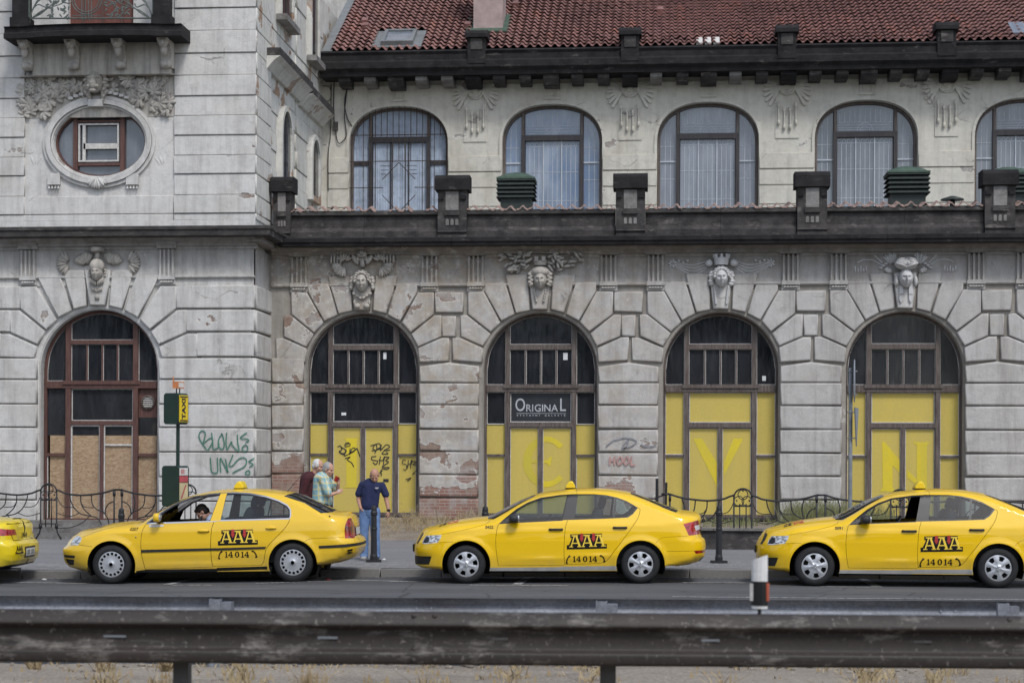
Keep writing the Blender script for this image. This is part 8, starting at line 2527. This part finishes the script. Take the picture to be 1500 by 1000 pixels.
hr = MB(); hr.ell(PH(0, -.030, .040), (.084, .092, .090), 18, 12, MH); hr.ell(PH(0, -.055, -.01), (.080, .062, .075), 14, 10, MH)
for k in (-1, 1): hr.ell(PH(.072 * k, -.002, .030), (.014, .05, .045), 10, 8, MH)
melt('hair', hr, 'hair_grey', mp, .008, 3); eyes(PH, MH, mp)
for s in (-1, 1):
    mb = MB(); softbox(mb, v4(262, 905, s * .11), (.13, .05, .045), .6); mb.build('shoe', 'shoe', mp, True)
q = v4(372, 222, -.01); cu = MB(); cu.lathe([(.030, -.05), (.040, .045), (.036, .045), (.028, -.04)], (0, 0, 0), 18); rt = Matrix.Rotation(.45, 3, 'Y')
for v in cu.v: v[:] = rt @ v + q + o0
tag(cu.build('red_cup', 'redcup'), 'red cup raised by the man in the plaid shirt', 'cup')
q = v4(400, 332, -.13); cu = MB(); cu.lathe([(.026, -.035), (.034, .03), (.030, .03), (.024, -.03)], (0, 0, 0), 16)
for v in cu.v: v += q + o0
tag(cu.build('white_cup', 'paper'), 'small white cup in the lower hand of the man in plaid', 'cup')

# ---- man in maroon behind him
o0 = gnd(452, 814, .134)
mm = thing('person', 'white-haired man in dark maroon shirt behind the plaid shirt', 'person', o0, 0, 'men standing on the pavement', True)
def v5(u, v, y=0.0): return Vector(((u - 130) / 470, y, (905 - v) / 470))
sk = MB(); hc = v5(212, 118, 0)
PH, MH = headp(sk, hc, (.93, -.22, -.28), (.26, -.06, 1), 1.04)
cap(sk, v5(165, 200, .02), hc + Vector((-.015, .01, -.03)), .062, .058); cap(sk, v5(135, 240), v5(130, 440), .12, .13)
cap(sk, v5(125, 235, -.17), v5(95, 375, -.20), .05, .042); cap(sk, v5(95, 375, -.20), v5(160, 425, -.24), .042, .03); hand(sk, v5(160, 425, -.24), (1, -.1, -.2), (0, .3, 1), (0, 1, 0), .4, .9)
cap(sk, v5(140, 235, .17), v5(170, 380, .18), .05, .042); cap(sk, v5(170, 380, .18), v5(240, 400, .12), .042, .03); hand(sk, v5(240, 400, .12), (1, -.1, .1), (0, .3, 1), (0, -1, 0), .4, .9)
for s in (-1, 1): cap(sk, v5(130, 480, s * .09), v5(135, 690, s * .10), .078, .055); cap(sk, v5(135, 690, s * .10), v5(125, 870, s * .11), .055, .040)
melt('body', sk, 'skin', mm, .008)
sh = MB(); cap(sh, v5(138, 226, -.14), v5(142, 226, .14), .085, .085); cap(sh, v5(128, 240), v5(125, 450), .165, .195, 16, .95)
cap(sh, v5(125, 228, -.17), v5(92, 372, -.20), .082, .070); cap(sh, v5(92, 372, -.20), v5(150, 420, -.24), .070, .052); cap(sh, v5(140, 228, .17), v5(170, 380, .18), .078, .066); cap(sh, v5(170, 380, .18), v5(228, 398, .13), .066, .05); cap(sh, v5(165, 190, .01), v5(152, 214, .01), .066, .09)
melt('shirt', sh, 'maroon', mm, .010, 5)
tr_ = MB(); cap(tr_, v5(128, 480, 0), v5(128, 510, 0), .165, .165, 14, .95)
for s in (-1, 1): cap(tr_, v5(130, 505, s * .085), v5(136, 690, s * .10), .095, .075); cap(tr_, v5(136, 690, s * .10), v5(125, 880, s * .11), .075, .062)
melt('trousers', tr_, 'shoe', mm, .011, 4)
hr = MB(); hr.ell(PH(0, -.032, .038), (.085, .090, .090), 18, 12, MH); hr.ell(PH(0, -.058, -.012), (.082, .060, .075), 14, 10, MH)
for k in (-1, 1): hr.ell(PH(.074 * k, .0, .018), (.014, .045, .05), 10, 8, MH)
melt('hair', hr, 'hair_white', mm, .008, 3); eyes(PH, MH, mm)
for s in (-1, 1):
    mb = MB(); softbox(mb, v5(142, 894, s * .11), (.13, .05, .045), .6); mb.build('shoe', 'leather', mm, True)

# ---- the driver, bent over the wheel of the older taxi
dv = thing('person', 'dark-haired driver in pale blue shirt bent forward inside the older taxi', 'person', TAXI_L.location, TAXI_L.rotation_euler.z, None, True)
dv.rotation_euler = TAXI_L.rotation_euler; dv.scale = TAXI_L.scale
sk = MB(); hc = Vector((1.335, -.40, 1.075))
PH, MH = headp(sk, hc, (-.70, -.10, -.72), (-.72, 0, .70), 1.0)
cap(sk, (1.50, -.38, 1.0), hc + Vector((.02, .01, -.0)), .058, .055); cap(sk, (1.55, -.37, .92), (1.78, -.36, .62), .12, .13)
for s in (-1, 1):
    cap(sk, (1.52, -.37 + s * .19, .93), (1.36, -.37 + s * .24, .74), .045, .040); cap(sk, (1.36, -.37 + s * .24, .74), (1.22, -.37 + s * .10, .80), .040, .030); hand(sk, (1.22, -.37 + s * .10, .80), (-.7, -s * .3, .3), (0, 0, 1), (-.2, -s, -.2), .5, .9)
    cap(sk, (1.80, -.36 + s * .1, .58), (1.40, -.36 + s * .12, .60), .085, .062); cap(sk, (1.40, -.36 + s * .12, .60), (1.18, -.36 + s * .12, .30), .060, .045)
melt('body', sk, 'skin', dv, .0085)
sh = MB(); cap(sh, (1.54, -.55, .945), (1.54, -.19, .945), .075, .075); cap(sh, (1.53, -.37, .93), (1.80, -.36, .62), .145, .160, 16, 1.1)
for s in (-1, 1): cap(sh, (1.52, -.37 + s * .19, .94), (1.40, -.37 + s * .235, .79), .068, .064)
melt('shirt', sh, 'lightblue', dv, .011, 4)
tr_ = MB()
for s in (-1, 1): cap(tr_, (1.82, -.36 + s * .09, .56), (1.40, -.36 + s * .12, .60), .105, .08); cap(tr_, (1.40, -.36 + s * .12, .60), (1.18, -.36 + s * .12, .34), .08, .06)
melt('trousers', tr_, 'shoe', dv, .012, 4)
hr = MB(); hr.ell(PH(0, -.025, .042), (.087, .098, .088), 18, 12, MH); hr.ell(PH(0, -.055, -.01), (.084, .065, .078), 14, 10, MH); hr.ell(PH(0, .045, .085), (.062, .04, .03), 10, 8, MH)
melt('hair', hr, 'hair_dark', dv, .008, 3); eyes(PH, MH, dv)
